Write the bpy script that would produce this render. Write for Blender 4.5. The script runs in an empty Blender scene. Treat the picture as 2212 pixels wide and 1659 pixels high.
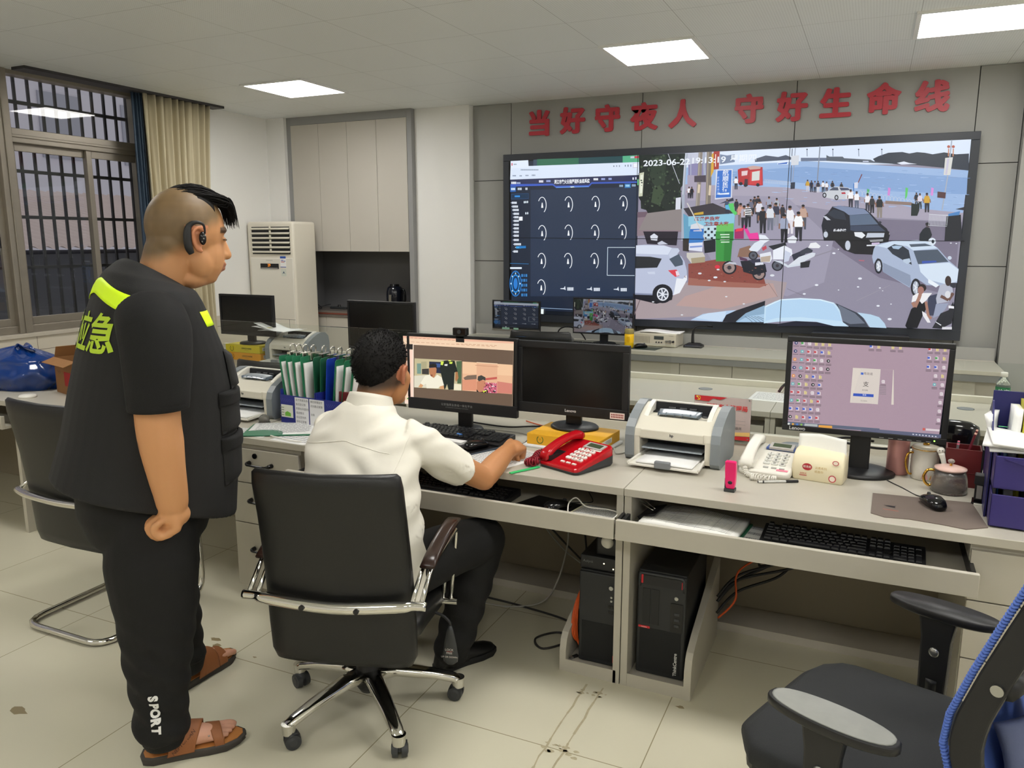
import bpy, math, random
from math import sin, cos, pi, radians as R
from mathutils import Vector as V, Matrix as M, noise
random.seed(7)
SC = bpy.context.scene
COL = SC.collection
# ---------- camera, world, exposure
CH = 1.6; PIT = R(-10.364); YAW = R(-24.6); FPX = 1688.4
cd = bpy.data.cameras.new('camera'); cam = bpy.data.objects.new('camera', cd); COL.objects.link(cam)
cam.location = (0, 0, CH); cam.rotation_euler = (pi/2 + PIT, 0, -YAW)
cd.sensor_width = 36; cd.lens = FPX/2212*36; cd.clip_start = .05; cd.clip_end = 200
SC.camera = cam
W = bpy.data.worlds.new('dusk sky'); SC.world = W; W.use_nodes = True
W.node_tree.nodes['Background'].inputs[0].default_value = (.44, .43, .45, 1)
W.node_tree.nodes['Background'].inputs[1].default_value = 1.25
vs = SC.view_settings
vs.view_transform = 'Standard'; vs.look = 'None'; vs.gamma = 1; vs.use_curve_mapping = False; vs.exposure = 0
SC.display_settings.display_device = 'sRGB'
SC.cycles.use_denoising = True; SC.cycles.max_bounces = 8; SC.cycles.diffuse_bounces = 5
SC.cycles.sample_clamp_indirect = 6; SC.cycles.caustics_reflective = False; SC.cycles.caustics_refractive = False
LAMP = 24.0   # radiance of the ceiling lamp diffusers
# ---------- camera geometry: a pixel of the 2212x1659 photograph meets a plane of the room
_fw = V((sin(YAW)*cos(PIT), cos(YAW)*cos(PIT), sin(PIT))); _rt = V((cos(YAW), -sin(YAW), 0)); _up = _rt.cross(_fw)
def ray(x, y): return _fw + _rt*((x-1106)/FPX) - _up*((y-829.5)/FPX)
def onz(x, y, z): d = ray(x, y); return V((0, 0, CH)) + d*((z-CH)/d.z)
def ony(x, y, Y): d = ray(x, y); return V((0, 0, CH)) + d*(Y/d.y)
# ---------- materials
def lin(c):
    return tuple((v/12.92 if v <= .04045 else ((v+.055)/1.055)**2.4) for v in [x/255 for x in c])
MATS = {}
def mat(name, c=(200, 200, 200), rough=.5, metal=0, em=0, trans=0, spec=.5, bump=0, bs=200, var=0, vs_=8, coat=0, alpha=1, ior=1.45, attr=False):
    if name in MATS: return MATS[name]
    m = bpy.data.materials.new(name); m.use_nodes = True; MATS[name] = m
    nt = m.node_tree; b = nt.nodes['Principled BSDF']; I = b.inputs
    L = lin(c) if max(c) > 1.01 else c
    I['Base Color'].default_value = (*L, 1); I['Roughness'].default_value = rough; I['Metallic'].default_value = metal
    I['Specular IOR Level'].default_value = spec; I['Transmission Weight'].default_value = trans; I['IOR'].default_value = ior
    I['Coat Weight'].default_value = coat; I['Alpha'].default_value = alpha
    if em: I['Emission Color'].default_value = (*L, 1); I['Emission Strength'].default_value = em
    tc = nt.nodes.new('ShaderNodeTexCoord')
    if attr:
        a = nt.nodes.new('ShaderNodeVertexColor'); a.layer_name = 'Col'
        if em: nt.links.new(a.outputs[0], I['Emission Color']); I['Base Color'].default_value = (.01, .01, .012, 1)
        else: nt.links.new(a.outputs[0], I['Base Color'])
    if var or bump:
        n = nt.nodes.new('ShaderNodeTexNoise'); n.inputs['Scale'].default_value = vs_ if var else bs
        n.inputs['Detail'].default_value = 4; nt.links.new(tc.outputs['Object'], n.inputs['Vector'])
        if var and not attr:
            r = nt.nodes.new('ShaderNodeMapRange'); r.inputs[3].default_value = 1-var; r.inputs[4].default_value = 1+var
            mx = nt.nodes.new('ShaderNodeVectorMath'); mx.operation = 'SCALE'; mx.inputs[0].default_value = L
            nt.links.new(n.outputs[0], r.inputs[0]); nt.links.new(r.outputs[0], mx.inputs['Scale']); nt.links.new(mx.outputs[0], I['Base Color'])
        if bump:
            n2 = n
            if var: n2 = nt.nodes.new('ShaderNodeTexNoise'); n2.inputs['Scale'].default_value = bs; nt.links.new(tc.outputs['Object'], n2.inputs['Vector'])
            bp = nt.nodes.new('ShaderNodeBump'); bp.inputs['Strength'].default_value = bump; bp.inputs['Distance'].default_value = .002
            nt.links.new(n2.outputs[0], bp.inputs['Height']); nt.links.new(bp.outputs[0], I['Normal'])
    return m
def grid_mat(name, c, line, size, off=(0, 0), mortar=.004, rough=.4, var=.04, axes='xy', spec=.5, dots=0, size2=None):
    """a surface of square panels with thin joints, laid out in object (world) metres"""
    m = mat(name, c, rough, spec=spec); nt = m.node_tree; N = nt.nodes; b = N['Principled BSDF']
    tc = [n for n in N if n.type == 'TEX_COORD'][0]
    sp = N.new('ShaderNodeSeparateXYZ'); nt.links.new(tc.outputs['Object'], sp.inputs[0])
    fac = None
    for ax, o, s in zip(axes, off, (size, size2 or size)):
        a = N.new('ShaderNodeMath'); a.operation = 'SUBTRACT'; a.inputs[1].default_value = o
        nt.links.new(sp.outputs['xyz'.index(ax)], a.inputs[0])
        p = N.new('ShaderNodeMath'); p.operation = 'PINGPONG'; p.inputs[1].default_value = s/2; nt.links.new(a.outputs[0], p.inputs[0])
        l = N.new('ShaderNodeMath'); l.operation = 'LESS_THAN'; l.inputs[1].default_value = mortar/2; nt.links.new(p.outputs[0], l.inputs[0])
        if fac is None: fac = l
        else:
            mxn = N.new('ShaderNodeMath'); mxn.operation = 'MAXIMUM'; nt.links.new(fac.outputs[0], mxn.inputs[0]); nt.links.new(l.outputs[0], mxn.inputs[1]); fac = mxn
    n = N.new('ShaderNodeTexNoise'); n.inputs['Scale'].default_value = 1.7; n.inputs['Detail'].default_value = 6; nt.links.new(tc.outputs['Object'], n.inputs['Vector'])
    r = N.new('ShaderNodeMapRange'); r.inputs[3].default_value = 1-var; r.inputs[4].default_value = 1+var; nt.links.new(n.outputs[0], r.inputs[0])
    sc = N.new('ShaderNodeVectorMath'); sc.operation = 'SCALE'; sc.inputs[0].default_value = lin(c); nt.links.new(r.outputs[0], sc.inputs['Scale'])
    src = sc.outputs[0]
    if dots:
        v = N.new('ShaderNodeTexVoronoi'); v.inputs['Scale'].default_value = dots; v.inputs['Randomness'].default_value = 0; nt.links.new(tc.outputs['Object'], v.inputs['Vector'])
        d = N.new('ShaderNodeMath'); d.operation = 'LESS_THAN'; d.inputs[1].default_value = .2; nt.links.new(v.outputs['Distance'], d.inputs[0])
        g = N.new('ShaderNodeMix'); g.data_type = 'RGBA'; nt.links.new(d.outputs[0], g.inputs[0]); nt.links.new(src, g.inputs[6]); g.inputs[7].default_value = (*[x*.78 for x in lin(c)], 1)
        src = g.outputs[2]
    mx = N.new('ShaderNodeMix'); mx.data_type = 'RGBA'; nt.links.new(fac.outputs[0], mx.inputs[0]); nt.links.new(src, mx.inputs[6]); mx.inputs[7].default_value = (*lin(line), 1)
    nt.links.new(mx.outputs[2], b.inputs['Base Color'])
    return m
PRINT = mat('printed surface', (255, 255, 255), .6, attr=True)
GLOSSP = mat('printed film', (255, 255, 255), .25, attr=True)
SCREEN = mat('lit screen', (255, 255, 255), .25, em=1, attr=True)
def LM(n, *a, **k): return mat(n, *a, **k)
BLK = mat('black plastic', (24, 24, 26), .42, bump=.15, bs=900)
BLKG = mat('glossy black plastic', (14, 14, 16), .12)
DGR = mat('dark grey plastic', (52, 54, 56), .45)
WHT = mat('white plastic', (226, 223, 214), .38)
IVO = mat('ivory plastic', (214, 209, 194), .42)
GRY = mat('grey plastic', (128, 132, 134), .42)
CHR = mat('chrome', (214, 212, 206), .1, 1)
STEEL = mat('brushed steel', (170, 170, 168), .3, 1)
LAM = mat('beige laminate', (181, 176, 163), .38, var=.02, vs_=40)
LAMD = mat('grey laminate', (176, 170, 158), .45, var=.02, vs_=30)
PAPER = mat('white paper', (235, 235, 234), .75)
LEA = mat('black leather', (22, 22, 22), .38, bump=.25, bs=350)
GLASS = bpy.data.materials.new('clear glass'); GLASS.use_nodes = True   # thin sheet: Fresnel reflection over clear transmission
_n = GLASS.node_tree; _n.nodes.clear(); _o = _n.nodes.new('ShaderNodeOutputMaterial'); _m = _n.nodes.new('ShaderNodeMixShader'); _f = _n.nodes.new('ShaderNodeFresnel'); _f.inputs[0].default_value = 1.5
_b = _n.nodes.new('ShaderNodeNewGeometry'); _q = _n.nodes.new('ShaderNodeMapRange'); _q.inputs[3].default_value = 1.5; _q.inputs[4].default_value = 1.0; _n.links.new(_b.outputs['Backfacing'], _q.inputs[0]); _n.links.new(_q.outputs[0], _f.inputs[0])
_t = _n.nodes.new('ShaderNodeBsdfTransparent'); _t.inputs[0].default_value = (.95, .97, .96, 1); _g = _n.nodes.new('ShaderNodeBsdfGlossy'); _g.inputs['Roughness'].default_value = .01
_n.links.new(_f.outputs[0], _m.inputs[0]); _n.links.new(_t.outputs[0], _m.inputs[1]); _n.links.new(_g.outputs[0], _m.inputs[2]); _n.links.new(_m.outputs[0], _o.inputs[0])
# ---------- mesh builder
class MB:
    def __init__(s): s.v = []; s.f = []; s.m = []; s.sm = []; s.c = []; s.X = M.Identity(4)
    def add(s, vs, fs, mi=0, sm=False, col=None):
        b = len(s.v); s.v += [s.X @ V(p) for p in vs]
        for f in fs: s.f.append([b+i for i in f]); s.m.append(mi); s.sm.append(sm); s.c.append(col)
        return s
    def at(s, loc=(0, 0, 0), rx=0, ry=0, rz=0):
        s.X = M.Translation(loc) @ M.Rotation(rz, 4, 'Z') @ M.Rotation(ry, 4, 'Y') @ M.Rotation(rx, 4, 'X'); return s
    def box(s, x0, x1, y0, y1, z0, z1, mi=0, col=None):
        s.add([(x0, y0, z0), (x1, y0, z0), (x1, y1, z0), (x0, y1, z0), (x0, y0, z1), (x1, y0, z1), (x1, y1, z1), (x0, y1, z1)],
              [(3, 2, 1, 0), (4, 5, 6, 7), (0, 1, 5, 4), (1, 2, 6, 5), (2, 3, 7, 6), (3, 0, 4, 7)], mi, False, col); return s
    def loft(s, rings, mi=0, cap=True, sm=True, closed=True, col=None):
        n = len(rings[0]); vs = [p for r in rings for p in r]; fs = []
        for k in range(len(rings)-1):
            for i in range(n if closed else n-1):
                j = (i+1) % n; fs.append((k*n+i, k*n+j, (k+1)*n+j, (k+1)*n+i))
        if cap:
            fs.append(tuple(reversed(range(n)))); fs.append(tuple((len(rings)-1)*n+i for i in range(n)))
        return s.add(vs, fs, mi, sm, col)
    def cyl(s, p0, p1, r0, r1=None, n=16, mi=0, cap=True, col=None):
        p0 = V(p0); p1 = V(p1); r1 = r0 if r1 is None else r1; d = (p1-p0).normalized()
        a = d.orthogonal().normalized(); b = d.cross(a)
        rg = lambda p, r: [p + a*(r*cos(2*pi*i/n)) + b*(r*sin(2*pi*i/n)) for i in range(n)]
        A = rg(p0, r0); B = rg(p1, r1)
        s.add(A+B, [(i, (i+1) % n, n+(i+1) % n, n+i) for i in range(n)], mi, True, col)
        if cap: s.add(A, [tuple(reversed(range(n)))], mi, False, col); s.add(B, [tuple(range(n))], mi, False, col)
        return s
    def tube(s, pts, r, n=8, mi=0, smooth=0, closed=False, flat=None, col=None):
        P = [V(p) for p in pts]; rr = list(r) if hasattr(r, '__len__') else [r]*len(P)
        if smooth:
            Q = []; q = []
            for i in range(len(P)-1):
                a, b, c, d = P[max(i-1, 0)], P[i], P[i+1], P[min(i+2, len(P)-1)]
                for k in range(smooth):
                    t = k/smooth; Q.append(.5*((2*b)+(c-a)*t+(2*a-5*b+4*c-d)*t*t+(3*b-a-3*c+d)*t**3)); q.append(rr[i]*(1-t)+rr[i+1]*t)
            Q.append(P[-1]); q.append(rr[-1]); P, rr = Q, q
        t0 = (P[1]-P[0]).normalized(); u = (V((0, 0, 1)) if abs(t0.z) < .9 else V((1, 0, 0))); u = (u - t0*u.dot(t0)).normalized(); rings = []
        for i, p in enumerate(P):
            t = (P[min(i+1, len(P)-1)]-P[max(i-1, 0)]).normalized(); u = (u - t*u.dot(t)).normalized(); w = t.cross(u)
            fu, fw_ = (1, 1) if not flat else flat
            rings.append([p + u*(rr[i]*fu*cos(2*pi*k/n)) + w*(rr[i]*fw_*sin(2*pi*k/n)) for k in range(n)])
        return s.loft(rings, mi, True, True, True, col)
    def lathe(s, prof, n=24, mi=0, c=(0, 0, 0), cap=True, col=None):
        c = V(c); return s.loft([[c + V((max(r, 1e-4)*cos(2*pi*i/n), max(r, 1e-4)*sin(2*pi*i/n), z)) for i in range(n)] for r, z in prof], mi, cap, True, True, col)
    def ell(s, c, r, nu=16, nv=10, mi=0, rot=None, e=1, col=None):
        c = V(c); r = (r, r, r) if not hasattr(r, '__len__') else r; rot = rot or M.Identity(3); rings = []
        pw = lambda x: math.copysign(abs(x)**e, x)
        for j in range(nv+1):
            t = -pi/2 + pi*j/nv; ct, st = pw(max(cos(t), 1e-3)), pw(sin(t))
            rings.append([c + rot @ V((r[0]*ct*pw(cos(2*pi*i/nu)), r[1]*ct*pw(sin(2*pi*i/nu)), r[2]*st)) for i in range(nu)])
        return s.loft(rings, mi, True, True, True, col)
    def prism(s, poly, h0, h1, ax='z', mi=0, sm=False, col=None):
        f = {'z': lambda a, b, h: (a, b, h), 'y': lambda a, b, h: (a, h, b), 'x': lambda a, b, h: (h, a, b)}[ax]; n = len(poly)
        A = [f(a, b, h0) for a, b in poly]; B = [f(a, b, h1) for a, b in poly]
        ar = sum(poly[i][0]*poly[(i+1) % n][1]-poly[(i+1) % n][0]*poly[i][1] for i in range(n)); flip = (ar < 0) != (ax == 'y'); flip = flip != (h1 < h0)
        side = [(i, (i+1) % n, n+(i+1) % n, n+i) for i in range(n)]; caps = [tuple(reversed(range(n))), tuple(range(n, 2*n))]
        if flip: side = [tuple(reversed(q)) for q in side]; caps = [tuple(reversed(q)) for q in caps]
        s.add(A+B, side, mi, sm, col); s.add(A+B, caps, mi, False, col); return s
    def poly(s, pts, mi=0, col=None): return s.add(pts, [tuple(range(len(pts)))], mi, False, col)
    def grid(s, fn, nu, nv, mi=0, sm=True, col=None):
        return s.add([fn(i/nu, j/nv) for j in range(nv+1) for i in range(nu+1)],
                     [(j*(nu+1)+i, j*(nu+1)+i+1, (j+1)*(nu+1)+i+1, (j+1)*(nu+1)+i) for j in range(nv) for i in range(nu)], mi, sm, col)
    def slab(s, fn, nu, nv, th, mi=0, col=None):
        """a closed sheet of thickness th (vector) over fn(u, v)"""
        th = V(th); top = [V(fn(i/nu, j/nv)) for j in range(nv+1) for i in range(nu+1)]; n = len(top); w = nu+1
        fs = [(j*w+i, j*w+i+1, (j+1)*w+i+1, (j+1)*w+i) for j in range(nv) for i in range(nu)]
        bd = [i for i in range(w)] + [j*w+nu for j in range(1, nv+1)] + [nv*w+i for i in range(nu-1, -1, -1)] + [j*w for j in range(nv-1, 0, -1)]
        fs2 = [tuple(reversed([n+i for i in f])) for f in fs]; sd = [(bd[(k+1) % len(bd)], bd[k], n+bd[k], n+bd[(k+1) % len(bd)]) for k in range(len(bd))]
        return s.add(top+[p-th for p in top], fs+fs2+sd, mi, True, col)
    def text(s, txt, size, origin, ux, uy, ext=0, mi=0, col=None, align='CENTER', fat=0, ww=1, sp=1):
        vs, fs = text_mesh(txt, size, ext, align, fat, sp); o = V(origin); ux = V(ux); uy = V(uy); un = ux.cross(uy)
        return s.add([o + ux*(p[0]*ww) + uy*p[1] + un*p[2] for p in vs], fs, mi, False, col)
    def build(s, name, mats, parent=None, bev=0, seg=2, angle=35, weld=False):
        me = bpy.data.meshes.new(name); me.from_pydata([tuple(p) for p in s.v], [], s.f)
        for m in (mats if isinstance(mats, (list, tuple)) else [mats]): me.materials.append(m)
        me.polygons.foreach_set('material_index', s.m); me.polygons.foreach_set('use_smooth', s.sm)
        if any(c is not None for c in s.c):
            a = me.color_attributes.new('Col', 'FLOAT_COLOR', 'CORNER'); d = []
            for f, c in zip(s.f, s.c):
                d += [*(lin(c) if c else (.8, .8, .8)), 1]*len(f)
            a.data.foreach_set('color', d)
        me.validate(); me.update()
        o = bpy.data.objects.new(name, me); COL.objects.link(o)
        if parent: o.parent = parent
        if bev:
            b = o.modifiers.new('soft edges', 'BEVEL'); b.width = bev; b.segments = seg; b.limit_method = 'ANGLE'; b.angle_limit = R(angle)
        return o
_TX = {}
TMP = bpy.data.scenes.new('workbench')      # lettering and fused skins are evaluated here, away from the heavy scene
def evaluated(o, fn):
    TMP.collection.objects.link(o); vl = TMP.view_layers[0]; vl.update(); r = fn(o.evaluated_get(vl.depsgraph)); TMP.collection.objects.unlink(o); return r
def text_mesh(t, size, ext, align, fat, sp):
    k = (t, size, ext, align, fat, sp)
    if k not in _TX:
        cu = bpy.data.curves.new('txt', 'FONT'); cu.body = t; cu.size = size; cu.extrude = ext; cu.align_x = align; cu.align_y = 'CENTER'; cu.offset = fat
        cu.space_character = sp; cu.resolution_u = 3
        o = bpy.data.objects.new('txt', cu)
        def get(e): me = e.to_mesh(); r = ([tuple(v.co) for v in me.vertices], [tuple(p.vertices) for p in me.polygons]); e.to_mesh_clear(); return r
        _TX[k] = evaluated(o, get)
        bpy.data.objects.remove(o); bpy.data.curves.remove(cu)
    return _TX[k]
def rrect(x0, x1, y0, y1, r, n=4):
    return [(cx + r*cos(a0+pi/2*i/n), cy + r*sin(a0+pi/2*i/n)) for cx, cy, a0 in ((x1-r, y1-r, 0), (x0+r, y1-r, pi/2), (x0+r, y0+r, pi), (x1-r, y0+r, 3*pi/2)) for i in range(n+1)]
def ring(c, a, b, rx, ry, n=20, e=1):
    c = V(c); a = V(a); b = V(b); pw = lambda x: math.copysign(abs(x)**e, x)
    return [c + a*(rx*pw(cos(2*pi*i/n))) + b*(ry*pw(sin(2*pi*i/n))) for i in range(n)]
def thing(name, label, cat, loc=(0, 0, 0), rz=0, group=None):
    o = bpy.data.objects.new(name, None); COL.objects.link(o); o.empty_display_size = .05
    o.location = loc; o.rotation_euler = (0, 0, rz); return tag(o, label, cat, group)
def tag(o, label, cat, group=None):
    o['label'] = label; o['category'] = cat
    if group: o['group'] = group
    return o
def struct(o): o['kind'] = 'structure'; return o
def place(o, loc, rz=0): o.location = loc; o.rotation_euler = (0, 0, rz); return o
def dup(root, loc, rz, label=None, group=None):
    r = root.copy(); COL.objects.link(r); r.location = loc; r.rotation_euler = (0, 0, rz)
    if label: r['label'] = label
    if group: r['group'] = group
    for ch in list(root.children):
        c = ch.copy(); COL.objects.link(c); c.parent = r
        for g in ch.children:
            d = g.copy(); COL.objects.link(d); d.parent = c
    return r
X1, Y1, Z1 = (1, 0, 0), (0, 1, 0), (0, 0, 1)
# ================= the room shell
HC = 2.8; XW = -5.64; YB = 6.58; XR = 3.0; YF = -2.6
FLOOR = grid_mat('cream floor tiles', (207, 202, 180), (150, 141, 114), .8165, (-2.172, 2.105), .0035, .2, .05)
CEIL = grid_mat('perforated ceiling panels', (230, 233, 234), (170, 171, 170), .6, (-1.67, 4.97), .003, .5, .03, dots=70)
PLA = mat('white wall plaster', (232, 231, 228), .8, var=.02, vs_=2)
struct(MB().box(XW-.3, XR, YF, YB+.5, -.1, 0).build('floor', FLOOR))
struct(MB().box(XW-.05, XR, YF, YB+.5, HC, HC+.1).build('ceiling', CEIL))
# repaired trench in the floor tiles in front of the desk
t = MB(); MORT = mat('trench mortar', (172, 162, 134), .6, var=.2, vs_=60)
for xa in (-.843, -.782):
    pts = [(xa + random.uniform(-.003, .003), y) for y in [1.0+.05*i for i in range(31)]]
    for (a, b), (c, d) in zip(pts, pts[1:]):
        w = random.uniform(.002, .0045); t.poly([(a-w, b, .0006), (a+w, b, .0006), (c+w, d, .0006), (c-w, d, .0006)])
for k in range(26):
    x, y, r = random.uniform(-.86, -.74), random.choice((2.105, 2.105, 2.45))+random.uniform(-.02, .02), random.uniform(.003, .012)
    t.poly([(x + r*random.uniform(.6, 1.5)*cos(a), y + r*random.uniform(.4, 1)*sin(a), .0008) for a in [i*pi/4 for i in range(8)]])
struct(t.build('trim_1', MORT))
DIRT = mat('floor stain', (138, 124, 92), .5)
t = MB()
for px, py, r in ((466, 1381, .012), (468, 1394, .011), (550, 1420, .005), (40, 1535, .02), (1470, 1528, .008), (596, 1320, .006)):
    p = onz(px, py, 0); t.poly([(p.x + 2*r*random.uniform(.6, 1.3)*cos(a), p.y + r*random.uniform(.6, 1.3)*sin(a), .0005) for a in [i*pi/5 for i in range(10)]])
struct(t.build('trim_2', DIRT))
# left wall: window opening y 0.4..4.86, sill 0.93
TILE = grid_mat('cream wall tiles', (208, 200, 184), (120, 110, 96), .8, (3.0, .80), .004, .25, .05, 'yz')
w = MB(); w.box(XW-.24, XW, YF, 6.9, 0, .90, 1); w.box(XW-.24, XW, 5.0, 6.9, .90, HC); w.box(XW-.24, XW, YF, .3, .90, HC)
struct(w.build('wall_left', [PLA, TILE]))
struct(MB().box(XW-.24, XW+.015, .3, 5.0, .90, .93).build('trim_3', mat('window sill stone', (190, 182, 168), .35, var=.08, vs_=20), bev=.004))
# window: aluminium frame, panes, sliding sashes
ALU = mat('aged aluminium', (150, 142, 130), .38, .55, var=.08, vs_=14)
XG = XW-.10
win = struct(bpy.data.objects.new('window_1', None)); COL.objects.link(win)
fr = MB()
fr.box(XG-.05, XG+.06, .3, 5.0, .93, .985); fr.box(XG-.05, XG+.06, .3, 5.0, HC-.03, HC)
fr.box(XG-.05, XG+.06, .3, 5.0, 2.30, 2.40); fr.box(XG+.06, XG+.07, .3, 5.0, 2.335, 2.355)
for y in (3.745, .35, 1.5, 2.65, 4.94): fr.box(XG-.05, XG+.08, y-.05, y+.05, .93, HC)
fr.box(XG+.08, XG+.088, 3.735, 3.742, .93, HC)
fr.build('window_frame', ALU, win, bev=.004)
for y0, y1, dx in ((3.80, 4.45, .0), (4.40, 4.9, .03), (3.05, 3.70, .03), (2.7, 3.1, 0)):
    s = MB(); xx = XG+dx
    for a, b in ((y0, y0+.045), (y1-.045, y1)): s.box(xx-.012, xx+.012, a, b, .985, 2.30)
    for a, b in ((.985, 1.04), (2.245, 2.30)): s.box(xx-.012, xx+.012, y0+.045, y1-.045, a, b)
    so = s.build('sash', ALU, win, bev=.002)
    MB().box(xx-.003, xx+.003, y0+.045, y1-.045, 1.04, 2.245).build('pane', GLASS, so)
MB().box(XG-.003, XG+.003, 3.795, 4.89, 2.40, HC-.03).build('pane', GLASS, win)
MB().box(XG-.003, XG+.003, 2.70, 3.695, 2.40, HC-.03).build('pane', GLASS, win)
g = MB(); g.box(XG+.02, XG+.034, 3.655, 3.668, 1.55, 1.63); g.build('latch', BLK, win)
# burglar bars outside the window
BAR = mat('dark painted bars', (58, 56, 58), .5)
b = MB()
for i in range(44): y = .45+.108*i; b.box(-5.925, -5.907, y-.009, y+.009, .75, 2.95)
for z in (.80, 1.40, 2.12, 2.62, 2.93, 1.78): b.box(-5.93, -5.90, .3, 5.15, z-.012, z+.012)
tag(b.build('security_grille', BAR), 'dark vertical burglar bars fixed outside the window', 'window bars')
# what lies outside: neighbour with a pinkish corrugated roof over a dark wall, pale block above
ROOF = mat('pinkish corrugated roofing', (204, 186, 180), .6, var=.08, vs_=3)
nb = thing('neighbour_house', 'low neighbouring house with pinkish corrugated roof outside the window', 'house', (-11, 8, 0))
r = MB()
r.grid(lambda u, v: (-3+v*5.0, -9+u*20, 2.50 - v*.98 + .02*sin(u*110*2*pi)), 880, 2)
r.build('roof', ROOF, nb)
MB().box(-2.8, 1.75, -8.9, 10.9, -1, 1.44).build('wall', mat('dim render wall', (74, 74, 78), .8), nb)
tb = thing('pale_apartment_block', 'tall pale lilac block rising behind the pink roof outside', 'building', (-26, 12, 0))
MB().box(-2, 2, -26, 20, -1, 14).build('wall', mat('lilac render', (206, 202, 212), .8), tb)
for i in range(4, 12): MB().box(2, 2.05, -22+3*i, -20.6+3*i, 4.2, 6.2).build('shutter', mat('grey shutters', (160, 160, 172), .6), tb)
# back wall: white strip behind the air conditioner, column, grey panelled display wall
w = MB(); w.box(XW-.24, -5.42, 6.40, 7.0, 0, HC); w.box(-3.97, -3.40, 6.50, 7.0, 0, HC)
struct(w.build('wall_column', PLA))
GP = mat('grey wall panel', (152, 152, 148), .5, var=.01, vs_=3)
w = MB()
xs = [-3.40, -3.02, -1.83, -.63, .575, .86]
zs = [0, .72, 1.42, 2.14, HC]
for i in range(5):
    if i in (0, 4):
        for a, c in zip(zs, zs[1:]): w.box(xs[i]+.003, xs[i+1]-.003, YB, YB+.02, a+.003, c-.003)
    else: w.box(xs[i]+.003, xs[i+1]-.003, YB, YB+.02, .003, HC)
struct(w.build('wall_back', GP))
struct(MB().box(-3.42, .9, YB+.018, YB+.05, 0, HC).build('trim_4', mat('panel joint backing', (40, 40, 42), .8)))
struct(MB().box(.862, XR, YB-.10, YB+.05, 0, HC).build('wall_return', GP))
struct(MB().box(XR, XR+.1, YF, YB+.5, 0, HC).build('wall_right', PLA))
struct(MB().box(XW-.24, XR, YF-.1, YF, 0, HC).build('wall_front', PLA))
# ---------- ceiling lamps
DIF = mat('lamp diffuser', (255, 253, 249), .5, em=LAMP); LF = mat('white lamp rim', (230, 230, 228), .4)
lab = {(-4.30, 5.24): 'lit square ceiling lamp nearest the window curtain', (-1.37, 5.27): 'lit square ceiling lamp above the left slogan characters',
       (.41, 5.27): 'lit square ceiling lamp at the right edge, above the slogan end'}
lamp0 = None
for y in (5.27, 2.3, -.7):
    for x in (-4.30, -1.37, .41, 2.2):
        if (x, y) == (-4.3, 5.27): x, y = -4.30, 5.24
        if (x, y) == (2.2, 5.27): continue
        L = lab.get((x, y), 'lit square ceiling lamp over the near part of the room, out of frame')
        if lamp0 is None:
            lamp0 = thing('ceiling_lamp', L, 'ceiling light', (x, y, HC), 0, 'square ceiling lamps')
            f = MB(); [f.box(*q, -.012, .002) for q in ((-.3, .3, -.3, -.275), (-.3, .3, .275, .3), (-.3, -.275, -.275, .275), (.275, .3, -.275, .275))]
            f.build('frame', LF, lamp0); MB().box(-.275, .275, -.275, .275, -.006, .001).build('diffuser', DIF, lamp0)
        else: dup(lamp0, (x, y, HC), 0, L, 'square ceiling lamps')
# ---------- curtain
def curtain(name, y0, y1, x, m, label, folds, amp, taper):
    c = MB()
    def fn(u, v):
        z = .06 + v*(HC-.08); sq = 1 - taper*(1-abs(v*2-1)**2) if taper else 1
        return V((x + amp*sin(u*folds*2*pi + .8*sin(3*v+u*5)) + .3*amp*sin(u*folds*4.7*pi+v), y0+(y1-y0)*(u*sq), z))
    c.slab(fn, folds*14, 16, (.003, 0, 0)); return tag(c.build(name, m), label, 'curtain')
curtain('curtain', 4.80, 5.50, -5.50, mat('cream curtain cloth', (196, 186, 158), .85, bump=.1, bs=500), 'cream pleated curtain hanging between the window and the corner', 9, .030, .1)
curtain('curtain_lining', 4.715, 4.81, -5.53, mat('dark blue lining cloth', (66, 84, 104), .55), 'narrow blue-grey lining curtain gathered at the window side of the cream curtain', 3, .018, 0)
t = MB(); t.box(-5.60, -5.46, 3.8, 5.66, HC-.02, HC); tag(t.build('curtain_track', mat('dark track', (60, 58, 60), .5)), 'dark curtain track along the ceiling above the curtain', 'curtain rail')
# ---------- tall cabinet with niche
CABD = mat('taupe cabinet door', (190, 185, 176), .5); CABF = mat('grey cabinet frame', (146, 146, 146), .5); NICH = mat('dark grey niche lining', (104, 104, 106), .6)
cb = thing('built_in_cabinet', 'tall built-in grey cabinet with four doors above an open niche', 'cabinet', (-5.42, 6.44, 0))
f = MB(); f.box(0, .05, 0, .5, 0, HC); f.box(1.40, 1.45, 0, .5, 0, HC); f.box(.05, 1.40, 0, .5, 2.725, HC); f.box(.05, 1.40, .05, .5, 1.50, 1.52)
f.build('carcass', CABF, cb, bev=.002)
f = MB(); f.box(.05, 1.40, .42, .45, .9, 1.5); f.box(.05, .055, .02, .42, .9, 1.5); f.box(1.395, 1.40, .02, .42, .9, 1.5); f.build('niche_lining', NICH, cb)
for i in range(4):
    x0 = .052+.337*i; MB().box(x0+.0015, x0+.3355, -.004, .016, 1.50, 2.723).build('door', CABD, cb, bev=.0015)
f = MB(); f.box(.05, 1.40, -.01, .42, .865, .905); f.box(.05, 1.40, -.012, .0, .845, .865); f.build('niche_shelf', mat('stone shelf', (112, 104, 98), .35, var=.1, vs_=30), cb, bev=.003)
MB().box(.05, 1.40, -.0135, -.0105, .872, .886).build('shelf_edge_strip', mat('red-brown strip', (120, 58, 44), .5), cb)
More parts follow.
